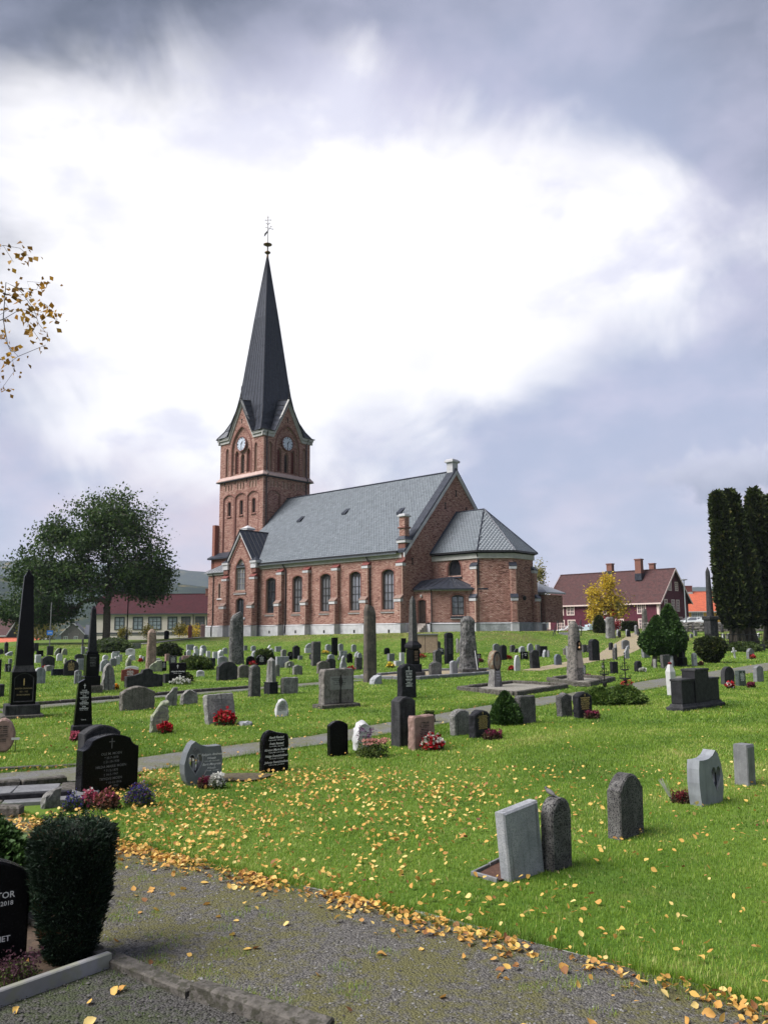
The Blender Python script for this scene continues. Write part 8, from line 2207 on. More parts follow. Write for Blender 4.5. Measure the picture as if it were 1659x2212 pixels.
def misc():
    EDGE = M('pale_edging_stone',(.42,.41,.40),(.26,.255,.24),8,.9,.5,40,c3=(.10,.10,.06),s3=20,f3=.5)
    stone_run('path_edging','pale narrow edging stones between near lawn and gravel path',[(-3.7,8.85),(-3.26,8.40),(-2.32,7.66),(-1.54,7.06),(-.65,6.39),(.03,5.88),(.64,5.42),(1.13,5.01),(1.53,4.69),(1.88,4.40),(3.0,3.5)],.032,.014,.62,EDGE)
    stone_run('concrete_kerb','old crumbling concrete kerb along the near side of the gravel path',[(-2.3,5.62),(-1.75,5.12),(-1.24,4.72),(-.74,4.38),(-.43,4.2),(.3,3.7)],.10,.055,.85,G['conc'],jit=.02)
    t = empty('marble_edging',(-1.74,4.69,0),math.atan2(.46,.37),'pale marble edging slab of the grave at the lower left','kerb'); m = MB(); m.bevbox(-.62,.30,-.022,.022,-.03,.085,.006); m.build('slab',G['marble'],t)
    # soil bed inside that grave
    m = MB(); 
    q = [(-2.6,4.2),(-1.58,4.93),(-1.72,5.08),(-2.3,5.55),(-3.2,5.2),(-3.4,4.4)]
    m.add([(x,y,.03 + .02 * mnoise.noise((x * 3,y * 3,0))) for x,y in q],[tuple(range(6))]); o = m.build('planting_soil',G['soil']); tag(o,kind='structure')
    # second path edging and third path edging
    stone_run('path_edging','worn kerb stones on the far side of the second path, left part',[(-6.1,11.4),(-5.0,11.75),(-4.1,12.05),(-3.5,12.9)],.08,.05,.7,G['conc'])
    stone_run('path_edging','dark kerb stones along the far side of the grassy track',[(-9.2,21.9),(-8.35,23.0),(-7.5,24.1),(-5.5,26.8),(-3.8,28.7)],.12,.10,.8,G['conc'])
    # kerbed plots with pebbles
    def plot(name,lab,pts,w,h,mat,inner):
        stone_run(name,lab,pts + [pts[0]],w,h,.55,mat,jit=.006,cat='grave kerb')
        m = MB(); m.add([(x,y,tz(x,y) + .045) for x,y in pts],[tuple(range(len(pts)))]); o = m.build('pebble_bed',inner); tag(o,kind='structure')
        if o.data.polygons[0].normal.z < 0: o.data.flip_normals()
    plot('grave_kerb','stone kerb round the pebble plot of the round disc monument',[(2.3,26.3),(3.68,23.9),(6.0,27.4),(4.4,29.1)],.16,.14,G['conc'],PEBBLE)
    plot('grave_kerb','stone kerb round the pebble plot of the tapering portrait stone',[(5.9,30.4),(6.45,27.4),(8.3,30.5),(7.3,32.2)],.15,.16,G['conc'],PEBBLE)
    plot('grave_kerb','long low kerb of the gravel plot before obelisk and big menhir',[(-1.2,32.9),(1.1,31.9),(4.6,35.4),(5.0,37.6),(2.0,37.2)],.18,.13,G['grey'],SAND)
    # paved plot on the left behind the black stones
    stone_run('grave_kerb','rough dark concrete kerb of the paved plot at the left edge',[(-5.2,8.9),(-3.95,8.72),(-3.6,8.78),(-3.48,9.1)],.13,.13,.5,G['conc'],jit=.016,cat='grave kerb')
    stone_run('grave_kerb','dark rear kerb of the paved plot beside the second path',[(-6.0,9.9),(-4.6,10.25),(-3.95,10.78)],.12,.10,.55,G['conc'],jit=.012,cat='grave kerb')
    t = empty('slab_paving',(-4.5,9.6,.0),.25,'grey paving slabs of the plot behind the left black headstones','paving')
    k = 0
    for i in range(-2,3):
        for j in range(2):
            m = MB(); m.bevbox(-.24,.24,-.27,.27,-.02,.045,.006); m.build('slab',G['conc'] if (i + j) % 3 == 0 else G['grey'],t,(i * .49,j * .56 - .15,RND.uniform(-.005,.008)),(0,0,RND.uniform(-.02,.02)))
    m = MB(); m.bevbox(-.42,.42,-.05,.05,-.02,.10,.01); o = m.build('low_kerb_stone',G['blackrough'],None,(-3.95,9.55,.0),(0,0,.30)); tag(o,'dark low coping stone lying across the paved plot','kerb')
    # iron crosses
    for x,y,s,lab,red in ((5.53,21.2,1.06,'tall wrought iron cross with scrolled basket work, the left one',False),(6.07,21.25,1.22,'tall wrought iron cross with a red heart wreath, the right one',True)):
        t = empty('iron_cross',(x,y,0),.3,lab,'iron cross','pair of wrought iron crosses')
        m = MB(); m.tube([(0,0,-.1),(0,0,s)],.014,6); m.lathe([(.0,s),(.02,s + .03),(0,s + .08)],6); m.build('post',G['iron'],t)
        for z,hw in ((s * .30,.11),(s * .52,.16),(s * .70,.12)):
            m = MB()
            for q in range(2):
                ca,sa = math.cos(q * 1.57),math.sin(q * 1.57)
                m.tube([(hw * ca * u,hw * sa * u,z + .05 * (abs(u) ** 2) - .03) for u in (-1,-.6,0,.6,1)],.009,5)
                for e in (-1,1): m.tube([(hw * ca * e,hw * sa * e,z + .02),(hw * ca * e * 1.08,hw * sa * e * 1.08,z + .07),(hw * ca * e * .92,hw * sa * e * .92,z + .09),(hw * ca * e * .88,hw * sa * e * .88,z + .05)],.007,5)
            n = 14; m.tube([(hw * .9 * math.cos(2 * math.pi * k / n),hw * .9 * math.sin(2 * math.pi * k / n),z) for k in range(n + 1)],.008,4); m.build('scroll_arms',G['iron'],t)
        m = MB(); m.lathe([(.01,s * .40),(.05,s * .43),(.055,s * .50),(.01,s * .53)],8); m.build('scroll_basket',G['iron'],t)
        for e in (-1,1):
            m = MB(); m.tube([(0,0,s * .80),(e * .05,0,s * .85),(e * .07,0,s * .80),(e * .045,0,s * .77)],.007,5); m.build('leaf_scroll',G['iron'],t)
        if red:
            P = np.stack([.14 * np.cos(np.linspace(0,6.28,160)),NR.normal(size=160) * .02 - .05,s * .43 + .04 * np.sin(np.linspace(0,6.28,160)) * 1.2],1) + NR.normal(size=(160,3)) * .012
            w = leafmesh('heart_wreath',P,.035,petal('red')if True else None,None,up=0); w.location = (x,y,0); w.rotation_euler = (0,0,.3); tag(w,'red wreath hanging on the right iron cross','wreath')
    # wooden boxes by the bank
    bx,by = 2.78,59.6
    t = empty('wooden_bin',(bx,by,tz(bx,by)),.12,'pair of wooden slatted bins with grey lids below the church','bin')
    for side in (0,1):
        for k in range(7):
            m = MB(); m.box(k * .122 + side * .885 + .004,k * .122 + side * .885 + .118,-.02,.02,.04,1.28); m.build('plank',G['wood'],t,(-.86,-.45,0))
    for k in range(6):
        m = MB(); m.box(-.02,.02,k * .15 - .43,k * .15 - .29,.04,1.28); m.build('plank',G['wood'],t,(.91,0,0))
    m = MB(); m.box(-.84,.88,-.42,.45,.02,1.26); m.build('inner_box',DOORM,t)
    m = MB(); m.bevbox(-.92,.96,-.54,.52,1.28,1.38); m.build('lid',G['grey'],t)
    # lantern on a stake
    def stake_lantern(x,y,h,lab):
        t = empty('lantern',(x,y,tz(x,y)),.3,lab,'lantern','grave lanterns'); m = MB(); m.tube([(0,0,-.05),(0,0,h - .16)],.012,5); m.box(-.055,.055,-.055,.055,h - .16,h - .145); m.box(-.055,.055,-.055,.055,h - .01,h)
        for a in (-1,1):
            for b in (-1,1): m.box(a * .05 - .006,a * .05 + .006,b * .05 - .006,b * .05 + .006,h - .145,h - .01)
        m.lathe([(.06,h),(.0,h + .05)],4); m.build('frame',G['iron'],t); m = MB(); m.lathe([(.03,h - .14),(.03,h - .05),(0,h - .04)],8); m.build('candle',G['wpaint'],t)
    stake_lantern(-4.05,35.6,.52,'black lantern on a stake before the pale greenish stone'); stake_lantern(1.05 - 3.2,39.0,.62,'black lantern beside the spire shaped headstone'); stake_lantern(5.35,40.5,.62,'black lantern right of the lettered stone by the big menhir'); stake_lantern(9.05,34.9,.40,'white and black lantern behind the right iron cross'); stake_lantern(-15.05,41.5,.3,'small white lantern before the little grey stone')
    # low flat plaque stake in the grass at left
    t = empty('plant_marker',(-5.82,13.35,0),.2,'small white plant marker on a thin stake at the left','marker'); m = MB(); m.tube([(0,0,-.03),(.01,0,.20)],.006,5); m.build('stake',G['iron'],t); m = MB(); m.box(-.06,.06,-.005,.005,.20,.235); m.build('plate',G['wpaint'],t)
    # bird
    x,y = 1.36,6.90
    t = empty('bird',(STONES[1][0] - .03,STONES[1][1] + .01,STONES[1][5] + .002),2.2,'small grey bird perched on the dark round topped headstone','bird')
    m = MB(); rr = [(.006,-.055),(.014,-.035),(.020,-.01),(.021,.012),(.016,.03),(.013,.04),(.004,.05)]
    m.loft([[(x0 + .0,r * math.cos(k * math.pi / 4),.028 + r * math.sin(k * math.pi / 4) + (x0 + .02) * .35) for k in range(8)] for r,x0 in rr] and [[(r * math.cos(k * math.pi / 4),r * math.sin(k * math.pi / 4)) for k in range(8)] for r,x0 in rr],[q for r,q in rr])
    b = m.build('body',M('grey_bird_feathers',(.07,.07,.075),(.13,.125,.12),60,.8),t,(0,0,.03),(0,math.radians(68),0),True)
    m = MB(); m.lathe([(0,-.013),(.011,-.006),(.012,.003),(.006,.011),(0,.013)],8); hd = m.build('head',MATS['grey_bird_feathers'],t,(.045,0,.056),smooth=True)
    m = MB(); m.lathe([(.004,0),(0,.014)],5); m.build('beak',G['iron'],hd,(.010,0,0),(0,math.radians(95),0))
    m = MB(); m.add([(-.045,-.008,.012),(-.045,.008,.012),(-.10,.010,-.006),(-.10,-.010,-.006),(-.045,-.008,.016),(-.045,.008,.016),(-.10,.010,-.003),(-.10,-.010,-.003)],[(0,1,2,3),(7,6,5,4),(0,4,5,1),(1,5,6,2),(2,6,7,3),(3,7,4,0)]); m.build('tail',MATS['grey_bird_feathers'],t)
    for e in (-1,1):
        m = MB(); m.tube([(.0,e * .007,.018),(.003,e * .008,-.002)],.0016,4); m.build('leg',G['iron'],t)
    # sunken bed beside the leaning front slab
    m = MB(); q = [(.66,6.58),(.84,6.46),(1.02,6.62),(.93,7.0)]; m.add([(x,y,.012) for x,y in q],[(0,1,2,3)]); o = m.build('planting_soil',M('brown_bed_soil',(.06,.028,.018),(.09,.045,.03),30,.95,.8,60)); tag(o,kind='structure')
    stone_run('bed_edging','thin grey slab edging of the small bed left of the leaning front slab',[(.96,7.05),(.64,6.60),(.84,6.44)],.02,.035,.26,G['grey'],jit=.002,cat='kerb')
    # stairs with handrails on the right of the mound
    sx,sy = 15.1,70.0
    t = empty('stone_stairs',(sx,sy,0),-.35,'stone steps with black handrails on the slope right of the apse','stairs')
    for k in range(8):
        m = MB(); m.bevbox(-.9,.9,-.2,.25,.25 + k * .18,.45 + k * .18,.01); m.build('step',G['grey'],t,(0,k * .42,-.05))
    for e in (-1.0,1.0):
        m = MB(); m.tube([(e,-.6,1.15),(e,3.2,2.75)],.035,5)
        for q in (-.5,1.3,3.1): m.tube([(e,q,.1),(e,q,1.19 + (q + .5) * .42)],.035,5)
        m.build('handrail',G['iron'],t)
    # street furniture
    t = empty('road_sign',(-29.3,73,tz(-29.3,73)),.0,'blue arrow road sign on a grey pole near the grey house','road sign'); m = MB(); m.tube([(0,0,-.2),(0,0,4.2)],.05,6); m.build('pole',G['grey'],t); m = MB(); m.box(-.26,.26,-.09,-.06,1.35,1.75); sg = m.build('panel',M('blue_sign_paint',(.03,.16,.50),rough=.4),t); m = MB(); m.box(-.16,.18,-.095,-.09,1.52,1.58); m.add([(-.2,-.095,1.55),(-.08,-.095,1.64),(-.08,-.095,1.46)],[(0,2,1)]); m.build('arrow',G['wpaint'],sg)
    x,y = -26.9,87
    t = empty('lamp_post',(x,y,tz(x,y)),0,'black lamp post in front of the cream building','lamp post'); m = MB(); m.lathe([(.12,-.1),(.10,.8),(.07,.9),(.06,5.2)],8); m.build('pole',G['iron'],t); m = MB(); m.lathe([(.06,5.2),(.25,5.35),(.3,5.55),(.05,5.75)],10); m.build('lamp_head',G['iron'],t)
    x,y = 37.3,103
    t = empty('lamp_post',(x,y,tz(x,y)),0,'tall grey street lamp right of the red house','lamp post'); m = MB(); m.lathe([(.11,-.1),(.09,2),(.06,6.0)],8); m.build('pole',M('galvanised_steel',(.16,.18,.195),(.2,.22,.235),5,.5),t); m = MB(); m.lathe([(.05,6.0),(.42,6.06),(.4,6.14),(.05,6.18)],12); m.build('lamp_head',G['grey'],t)
    for q,px in enumerate((-41.0,-40.2)):
        pass
    # dry stone wall on the right
    t = empty('dry_stone_wall',(0,0,0),0,'dark dry stone wall along the road behind the far graves','wall')
    m = MB(); n = 0
    for (ax,ay),(bx_,by_) in (((28.5,92),(46,92)),):
        L = math.hypot(bx_ - ax,by_ - ay)
        for row in range(4):
            x = 0
            while x < L:
                w = RND.uniform(.25,.6); xx = ax + (bx_ - ax) * (x + w / 2) / L; yy = ay + (by_ - ay) * (x + w / 2) / L; z = tz(xx,yy) + row * .26
                c = [(-w / 2 * .95,-.25),(w / 2 * .95,-.25),(w / 2 * .95,.25),(-w / 2 * .95,.25)]
                j = lambda: RND.uniform(-.05,.05)
                m.loft([[(xx + a * s + j(),yy + b * s + j()) for a,b in c] for s in (.85,1,.8)],[z,z + .13 + j(),z + .27 + j()]); x += w
    o = m.build('stones',M('dry_wall_stone',(.10,.09,.085),(.20,.185,.17),1.2,.9,.5,8),t); tag(o,kind='stuff')
    # cars
    def car(x,y,rz,lab,paint,zb=None):
        t = empty('car',(x,y,tz(x,y) if zb is None else zb),rz,lab,'car')
        prof = [(-2.1,.30),(-2.12,.75),(-1.95,.92),(-1.45,1.0),(-.85,1.42),(-.4,1.48),(.75,1.46),(1.45,1.05),(2.05,.98),(2.12,.6),(2.1,.30)]
        m = MB(); vs = []
        for yy,s in ((-.84,.0),(-.78,1),(.78,1),(.84,0)):
            for a,b in prof: vs.append((a,yy * (1 if b < 1.05 else .84),b))
        n = len(prof); m.add(vs,[(k * n + i,(k + 1) * n + i,(k + 1) * n + (i + 1) % n,k * n + (i + 1) % n) for k in range(3) for i in range(n)] + [tuple(range(n)),tuple(3 * n + i for i in range(n))[::-1]]); m.build('body',paint,t)
        m = MB()
        for e in (-1,1):
            yy = e * .775
            m.add([(-1.25,yy * 1.02,1.03),(-.15,yy * 1.02,1.05),(-.15,yy * .95,1.40),(-.75,yy * .95,1.38)],[(0,1,2,3)]); m.add([(-.05,yy * 1.02,1.05),(1.2,yy * 1.02,1.05),(.7,yy * .95,1.40),(-.05,yy * .95,1.40)],[(0,1,2,3)])
        m.add([(-1.42,-.62,1.04),(-1.42,.62,1.04),(-.9,.56,1.40),(-.9,-.56,1.40)],[(0,1,2,3)]); m.add([(1.42,-.62,1.09),(1.42,.62,1.09),(.82,.56,1.44),(.82,-.56,1.44)],[(3,2,1,0)]); m.build('window',GLASS,t)
        for a in (-1.3,1.3):
            for e in (-.80,.80):
                m = MB(); n = 14; m.add([(.31 * math.cos(2 * math.pi * k / n),q,.31 * math.sin(2 * math.pi * k / n)) for q in (-.1,.1) for k in range(n)],[(i,(i + 1) % n,n + (i + 1) % n,n + i) for i in range(n)] + [tuple(range(n)),tuple(n + i for i in range(n))[::-1]]); w = m.build('wheel',G['iron'],t,(a,e,.31)); m = MB(); m.add([(.19 * math.cos(2 * math.pi * k / 10),e / abs(e) * .103,.19 * math.sin(2 * math.pi * k / 10)) for k in range(10)],[tuple(range(10))]); m.build('rim',G['grey'],w)
        for e in (-.6,.6):
            m = MB(); m.box(2.10,2.14,e - .16,e + .16,.68,.82); m.build('headlight',G['wpaint'],t); m = MB(); m.box(-2.14,-2.09,e - .16,e + .16,.7,.86); m.build('tail_light',petal('red'),t)
    car(39.2,105.5,math.pi,'white estate car parked behind the dry stone wall',M('white_car_paint',(.72,.74,.76),(.7,.72,.74),2,.2,spec=.6))
    car(27.6,106,.2,'light blue car in front of the red house behind the pale pillar',M('light_blue_car_paint',(.42,.52,.58),(.42,.52,.58),2,.2,spec=.6)); bpy.context.view_layer.update()
    car(21.3,108.5,.3,'dark red car at the left end of the red house',M('dark_red_car_paint',(.16,.015,.02),(.16,.015,.02),2,.2,spec=.6))
    car(24.3,107.5,.1,'white car half hidden behind the bank by the red shrubs',MATS['white_car_paint'])
misc()
# ------------------------------------------------------------------ grass, leaves, pebbles
GRASSM = M_tone('grass_blades',[(0,(.055,.12,.010)),(.4,(.155,.27,.020)),(.75,(.27,.37,.05)),(1,(.42,.40,.14))],.55,.35,.38)
STONEPOS = np.array([(s[0],s[1],max(s[4],.2) * .5) for s in STONES])
def blocked(x,y):
    b = on_paths(x,y,.02)
    b |= (y < yline(P1_LO,x) + .0) & (x < 3.5)
    for s in STONEPOS[(STONEPOS[:,1] < 30)]: b |= np.hypot(x - s[0],y - s[1]) < s[2] * .55
    for poly in ([(2.3,26.3),(3.68,23.9),(6.0,27.4),(4.4,29.1)],[(5.9,30.4),(6.45,27.4),(8.3,30.5),(7.3,32.2)],[(-1.2,32.9),(1.1,31.9),(4.6,35.4),(5.0,37.6),(2.0,37.2)],[(-5.6,8.75),(-3.5,8.7),(-3.3,9.9),(-3.9,10.9),(-6.2,10.2)],[(.66,6.58),(.84,6.46),(1.02,6.62),(.93,7.0)]):
        b |= inside(np.stack([x,y],1),poly)
    b |= np.hypot(x + 1.85,y - 10.98) < .30 + .06 * np.sin(x * 40)
    u = (x - C0[0]) * CA[0] + (y - C0[1]) * CA[1]; v = (x - C0[0]) * CB[0] + (y - C0[1]) * CB[1]
    b |= (u > -8) & (u < 31) & (v > -.7)
    return b
def vnoise(x,y,s,seed=0.0):
    return np.array([mnoise.noise((a * s,c * s,seed)) for a,c in zip(x,y)])
def scatter(y0,y1,dens,xa=-.58,xb=.68):
    """points over the view wedge between depths y0 and y1"""
    A = (y1 ** 2 - y0 ** 2) / 2 * (xb - xa); n = int(A * dens)
    y = np.sqrt(y0 ** 2 + (y1 ** 2 - y0 ** 2) * NR.random(n)); x = y * (xa + (xb - xa) * NR.random(n))
    return x,y
def blades(x,y,h,w,lean=.45,tone=None,hz=None):
    n = len(x); z = terrain(x,y) + (uneven(x,y) if hz is None else hz)
    # follow the turf's own unevenness
    a = NR.random(n) * 6.283; h = h * (.5 + .8 * NR.random(n)); l = lean * h * (.2 + NR.random(n))
    dx,dy = np.cos(a),np.sin(a); px,py = -dy * w / 2,dx * w / 2
    B = np.stack([x,y,z - .01],1); S = np.stack([px,py,np.zeros(n)],1)
    M1 = B + np.stack([dx * l * .35,dy * l * .35,h * .6 + .01],1); T1 = B + np.stack([dx * l,dy * l,h + .01],1)
    V = np.stack([B - S,B + S,M1 + S * .7,M1 - S * .7,T1],1)
    return V,tone
def turf():
    Vs,Fs,Ts = [],[],[]; nv = 0
    lay = [(2.7,7.5,5000,.022,.004),(7.5,11.5,2300,.024,.006),(11.5,17,1500,.03,.009),(17,26,520,.036,.016),(26,42,130,.042,.028),(42,84,40,.055,.05)]
    for y0,y1,d,h,w in lay:
        x,y = scatter(y0,y1,d)
        k = ~blocked(x,y); x,y = x[k],y[k]
        p1 = vnoise(x,y,.55,2.0); p2 = vnoise(x,y,2.2,7.0)
        up = yline(P1_UP,x); edge = np.exp(-np.maximum(0,y - up) / .14) * (y < 9)
        tone = np.clip(np.where(y > 9,.08,0) * np.sin((x * .78 - y * .62) * 5.2) + .45 + .48 * p1 + .26 * p2 + NR.normal(size=len(x)) * .17 - .40 * edge,0,.97)
        straw = NR.random(len(x)) < np.where(p1 > .12,.10,.03); tone[straw] = 1.0; bank = (terrain(x,y) > .5) & (y > 50) & (NR.random(len(x)) < .55 * (vnoise(x,y,.22,9) > -.1)); tone[bank] = 1.0
        hh = h * (1 + .35 * p2 + 2.0 * edge)
        V,_ = blades(x,y,hh,w,.9)
        n = len(x); F = np.arange(n * 5).reshape(-1,5)[:,[0,1,2,3]]; F2 = np.arange(n * 5).reshape(-1,5)[:,[3,2,4,4]]
        Vs.append(V.reshape(-1,3)); Fs.append(np.concatenate([F,]) + nv); Ts.append(tone)
        # tips as degenerate-free triangles are stored as quads folded at the tip
        tip = np.arange(n * 5).reshape(-1,5)
        Fs.append(np.stack([tip[:,3],tip[:,2],tip[:,4]],1) + nv); Ts.append(tone); nv += n * 5
    V = np.concatenate(Vs)
    quads = np.concatenate(Fs[0::2]); tris = np.concatenate(Fs[1::2]); tq = np.concatenate(Ts[0::2])
    me = bpy.data.meshes.new('grass'); nq,nt = len(quads),len(tris)
    me.vertices.add(len(V)); me.vertices.foreach_set('co',V.astype(np.float32).ravel())
    me.loops.add(nq * 4 + nt * 3); me.loops.foreach_set('vertex_index',np.r_[quads.ravel(),tris.ravel()].astype(np.int32))
    me.polygons.add(nq + nt); me.polygons.foreach_set('loop_start',np.r_[np.arange(nq) * 4,nq * 4 + np.arange(nt) * 3].astype(np.int32))
    at = me.attributes.new('tone','FLOAT','FACE'); at.data.foreach_set('value',np.r_[tq,tq].astype(np.float32))
    me.update(calc_edges=True)
    o = link('grass',me,GRASSM); tag(o,kind='stuff')
    return nq
turf()
def path_tufts():
    """weeds and moss tufts in the gravel"""
    Vs,Ts = [],[]
    C = []
    for _ in range(900):
        x = RND.uniform(-4.0,2.6); y = RND.uniform(2.8,9.0)
        if not on_path1(np.array([x]),np.array([y]),0.0)[0]: continue
        if mnoise.noise((x * 1.4,y * 1.4,4)) < -.02: continue
        C.append((x,y))
    for (x,y) in C[:270]:
        r = RND.uniform(.02,.09); n = int(900 * r); a = NR.random(n) * 6.28; q = np.sqrt(NR.random(n)) * r
        V,_ = blades(x + q * np.cos(a) * 1.5,y + q * np.sin(a),np.full(n,.016 + r * .16),.004,.7,hz=.012); Vs.append(V); Ts.append(np.clip(NR.normal(.45 + .3 * RND.random(),.15,n),0,1))
    # grass creeping over the edge of the path
    x = NR.uniform(-4.2,3.0,22000); up = yline(P1_UP,x); y = up + .05 - np.abs(NR.normal(size=22000)) * .11
    k = vnoise(x,y * .3,1.7,9) > -.12; x,y = x[k],y[k]; V,_ = blades(x,y,np.full(len(x),.042),.004,.7,hz=.01); Vs.append(V); Ts.append(np.clip(NR.normal(.35,.2,len(x)),0,1))
    x,y = NR.uniform(-2.6,1.2,5000),NR.uniform(2.6,5.6,5000); k = (y < yline(P1_LO,x) - .1) & (vnoise(x,y,2.6,3) > .18); x,y = x[k],y[k]; V,_ = blades(x,y,np.full(len(x),.022),.005,.8,hz=.01); Vs.append(V); Ts.append(np.clip(NR.normal(.3,.15,len(x)),0,1))
    # longer grass edging the second path and track; overhang shading put into dark tones
    for P,k0 in ((P2,26),(P3,26)):
        Q = resample(P,.012); Q = Q[(Q[:,1] < 34) & (np.abs(Q[:,0]) < Q[:,1] * .55)]; Q = Q[NR.integers(0,len(Q),16000)]; d = np.array([.62,.78]); sd = np.where(NR.random(16000) < .68,1,-1); off = Q[:,2] + .02 + np.abs(NR.normal(size=16000)) * .10
        x = Q[:,0] - sd * d[1] * off; y = Q[:,1] + sd * d[0] * off; k = ~((x > -6.4) & (x < -2.9) & (y < 11.2)); x,y = x[k],y[k]; V,_ = blades(x,y,np.full(len(x),.075),.008,.8); Vs.append(V); Ts.append(np.clip(NR.normal(.18,.14,len(x)),0,1))
    V = np.concatenate(Vs); T = np.concatenate(Ts); n = len(V)
    F = np.arange(n * 5).reshape(-1,5)
    P = np.concatenate([V[:,[0,1,2,3]].reshape(-1,3)]); 
    me = npmesh('weeds',np.stack([V[:,0],V[:,1],V[:,4]],1).reshape(-1,3),np.arange(n * 3).reshape(-1,3),T)
    o = link('weeds',me,GRASSM); tag(o,kind='stuff')
path_tufts()
def pebbles():
    """loose stones on the near gravel"""
    m = M_tone('loose_gravel_stones',[(0,(.042,.040,.038)),(.6,(.105,.10,.095)),(1,(.22,.215,.21))],.85,.25)
    n = 30000
    y = NR.uniform(2.6,8.6,n); x = NR.uniform(-4.2,3.2,n); k = (y < yline(P1_UP,x) - .03) & (y > yline(P1_LO,x) - 1.4) & (np.abs(x) < y * .52)
    x,y = x[k],y[k]; n = len(x)
    oc = np.array([(1,0,0),(0,1,0),(-1,0,0),(0,-1,0),(0,0,.7),(0,0,-.5)],float); F = np.array([(0,1,4),(1,2,4),(2,3,4),(3,0,4)])
    s = (.0035 + .0075 * NR.random(n) ** 2.2)[:,None,None]; a = NR.random(n) * 6.28
    R = np.stack([np.stack([np.cos(a),-np.sin(a),0 * a],1),np.stack([np.sin(a),np.cos(a),0 * a],1),np.stack([0 * a,0 * a,1 + 0 * a],1)],1)
    V = np.einsum('nij,kj->nki',R,oc) * s * (1 + .5 * (NR.random((n,6,3)) - .5)); V += np.stack([x,y,np.full(n,.014)],1)[:,None]
    me = npmesh('gravel_stones',V.reshape(-1,3),(F[None] + (np.arange(n) * 6)[:,None,None]).reshape(-1,3),np.repeat(NR.random(n) * np.where(y < yline(P1_LO,x),.55,1),4))
    o = link('gravel_stones',me,m); tag(o,kind='stuff')
pebbles()
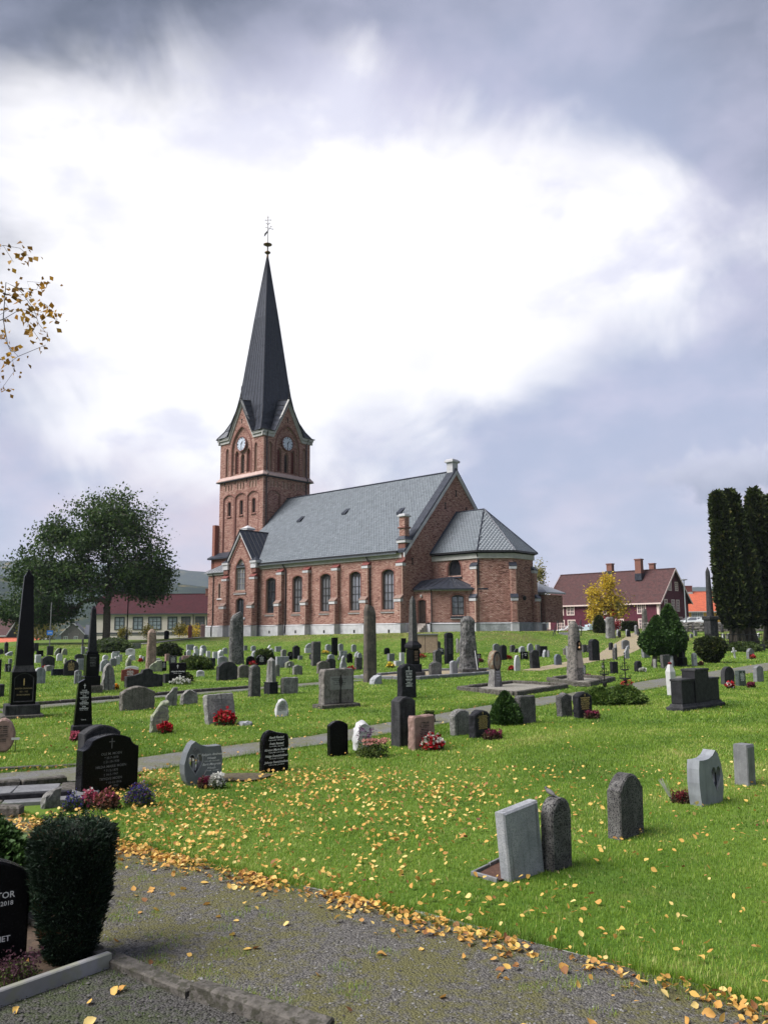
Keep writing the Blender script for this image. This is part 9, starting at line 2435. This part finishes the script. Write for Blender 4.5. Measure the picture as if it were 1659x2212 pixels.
# ------------------------------------------------------------------ fallen leaves
FALLEN = M_tone('fallen_birch_leaves',[(0,(.13,.05,.022)),(.15,(.34,.16,.06)),(.45,(.58,.32,.08)),(.75,(.66,.43,.11)),(1,(.72,.56,.22))],.6,.3,.25)
LEAFV = np.array([(0,0,0),(.30,.22,.05),(.36,.48,.07),(.20,.78,.03),(0,1.02,.0),(-.20,.78,.04),(-.36,.48,.08),(-.30,.22,.04),(0,.48,-.03)],float)
LEAFF = np.array([(0,1,8),(1,2,8),(2,3,8),(3,4,8),(4,5,8),(5,6,8),(6,7,8),(7,0,8)])
def leaves():
    X,Y,S,T,Z = [],[],[],[],[]
    def add(x,y,s,t,z): X.append(x); Y.append(y); S.append(s); T.append(t); Z.append(z)
    # drifts along the edging of the near path
    n = 4600; x = NR.uniform(-4.6,2.9,n); prob = np.interp(x,[-4.6,-3.4,-2.2,-1.2,-.2,.6,1.4,2.9],[.9,1,.9,.7,.5,.42,.36,.3]) * (.22 + 1.7 * np.clip(vnoise(x,x * 0,2.6,5) + .34,0,1)); k = NR.random(n) < prob; x = x[k]; n = len(x)
    y = yline(P1_UP,x) - .035 - np.abs(NR.normal(size=n)) * np.interp(x,[-4.6,-2,1,3],[.24,.17,.19,.26]); add(x,y,NR.uniform(.022,.047,n),np.clip(NR.normal(.52,.24,n),0,1),.016 + NR.random(n) * .035)
    # lawn: thick at left and centre, thinning to the right and away
    def lawn(n,y0,y1,xa,xb,fall):
        x,y = scatter(y0,y1,n / ((y1 ** 2 - y0 ** 2) / 2 * (xb - xa)),xa,xb); k = NR.random(len(x)) < fall(x,y); k &= ~on_paths(x,y,0) & ~blocked(x,y); x,y = x[k],y[k]; n = len(x)
        add(x,y,NR.uniform(.022,.047,n),np.clip(NR.normal(.64,.24,n),0,1),.028 + NR.random(n) * .022)
    def f1(x,y):
        r = x / y; return np.interp(r,[-.5,-.3,-.1,.05,.2,.35,.5],[1.0,1,.9,.55,.22,.15,.12]) * np.interp(y,[4,9,11,13,16,24],[.75,1,.9,.6,.28,.08]) * np.clip(.75 + 1.0 * vnoise(x,y,.8,3),.15,1.2)
    lawn(12500,4.2,11.5,-.5,.5,f1); lawn(6000,11.5,24,-.5,.5,f1)
    lawn(600,24,60,-.5,.5,lambda x,y: .30 + 0 * x)
    # along the second path
    Q = resample(P2,.02); Q = Q[(Q[:,1] < 40)]; q = Q[NR.integers(0,len(Q),900)]; sd = np.where(NR.random(900) < .6,1,-1); off = q[:,2] + NR.normal(size=900) * .16; x = q[:,0] - sd * off * .8; y = q[:,1] + sd * off * .6
    k = NR.random(900) < np.interp(q[:,1],[9,14,20,40],[1,.8,.35,.2]); k &= ~((x > -6.2) & (x < -3.0) & (y < 11)); add(x[k],y[k],NR.uniform(.03,.05,k.sum()),np.clip(NR.normal(.5,.22,k.sum()),0,1),.03 + NR.random(k.sum()) * .02)
    # scattered on the gravel itself and on the near plot
    n = 420; x = NR.uniform(-4,2.6,n); y = NR.uniform(3.0,8.5,n); k = (y < yline(P1_UP,x)) & (y > yline(P1_LO,x) - 1.2); x,y = x[k],y[k]; kk = NR.random(len(x)) < .8; x,y = x[kk],y[kk]; add(x,y,NR.uniform(.03,.055,len(x)),np.clip(NR.normal(.5,.22,len(x)),0,1),np.full(len(x),.02))
    X_,Y_,S_,T_,Z_ = (np.concatenate(q) for q in (X,Y,S,T,Z)); n = len(X_)
    k = (np.abs(X_) < Y_ * .55) & (Y_ > 2.6); X_,Y_,S_,T_,Z_ = X_[k],Y_[k],S_[k],T_[k],Z_[k]; n = len(X_)
    yaw = NR.random(n) * 6.283; tx = NR.normal(size=n) * .5; ty = NR.normal(size=n) * .5; base = terrain(X_,Y_) + uneven(X_,Y_) + Z_
    vis = S_ / np.hypot(X_,Y_ ) * np.where(np.abs(X_) < Y_ * .47,1,0) * np.where((Y_ > 3.75 - .0 * X_),1,0)
    order = np.argsort(-vis); single = order[:300]; rest = order[300:]
    meshes = []
    for v in range(6):
        P = LEAFV.copy(); P[:,2] += .10 * np.sin(P[:,1] * (2 + v * .4) + v); P[:,0] *= .9 + .06 * v; P[:,2] *= .6 + .25 * v; P[:,1] -= .5
        for t in (.08,.4,.7,.95):
            me = npmesh('fallen_leaf',P,LEAFF,np.full(8,t)); me.materials.append(FALLEN); meshes.append((t,me))
    for i in single:
        c = min(meshes,key=lambda q: abs(q[0] - T_[i]) + .15 * RND.random())[1]
        c = [m_ for t,m_ in meshes if abs(t - min((.08,.4,.7,.95),key=lambda q: abs(q - T_[i]))) < .01][int(RND.random() * 6)]
        o = link('fallen_leaf',c,None,None,(X_[i],Y_[i],base[i]),(tx[i],ty[i],yaw[i])); s = S_[i] * 1.15; o.scale = (s,s,s)
        tn = 'brown' if T_[i] < .25 else 'orange yellow' if T_[i] < .6 else 'pale yellow'; dy = Y_[i] - float(yline(P1_UP,X_[i]))
        pl = 'lying on the mown grass of the near lawn' if dy > .03 else 'in the drift along the edge of the gravel path' if dy > -.4 else 'lying out on the near gravel'
        tag(o,'fallen ' + tn + ' birch leaf ' + pl,'leaf','fallen ' + tn + ' leaves ' + pl)
    V,T = [],[]
    for i in rest:
        P = LEAFV.copy(); P[:,1] -= .5; P[:,2] += .12 * math.sin(i) * np.sin(P[:,1] * 3); P = P * S_[i] * 1.15
        R = Matrix.Rotation(yaw[i],3,'Z') @ Matrix.Rotation(ty[i],3,'Y') @ Matrix.Rotation(tx[i],3,'X'); V.append(P @ np.array(R).T + np.array((X_[i],Y_[i],base[i])))
    nn = len(V); F = (LEAFF[None] + (np.arange(nn) * 9)[:,None,None]).reshape(-1,3)
    o = link('fallen_leaves',npmesh('fallen_leaves',np.concatenate(V),F,np.repeat(T_[rest],8)),FALLEN); tag(o,kind='stuff')
leaves()
# ------------------------------------------------------------------ air
def haze():
    m = bpy.data.materials.new('pale_blue_air'); m.use_nodes = True; t = NT(m.node_tree); t.n.clear()
    out = t.new('ShaderNodeOutputMaterial'); v = t.new('ShaderNodeVolumePrincipled'); v.inputs['Color'].default_value = (.74,.83,.97,1); v.inputs['Density'].default_value = HAZE_D; v.inputs['Anisotropy'].default_value = 0.0
    t.l.new(v.outputs[0],out.inputs['Volume'])
    b = MB(); b.box(-3750,3750,-1800,3200,-13,345); o = b.build('haze',m); tag(o,kind='stuff')
HAZE_D = .00013
haze()
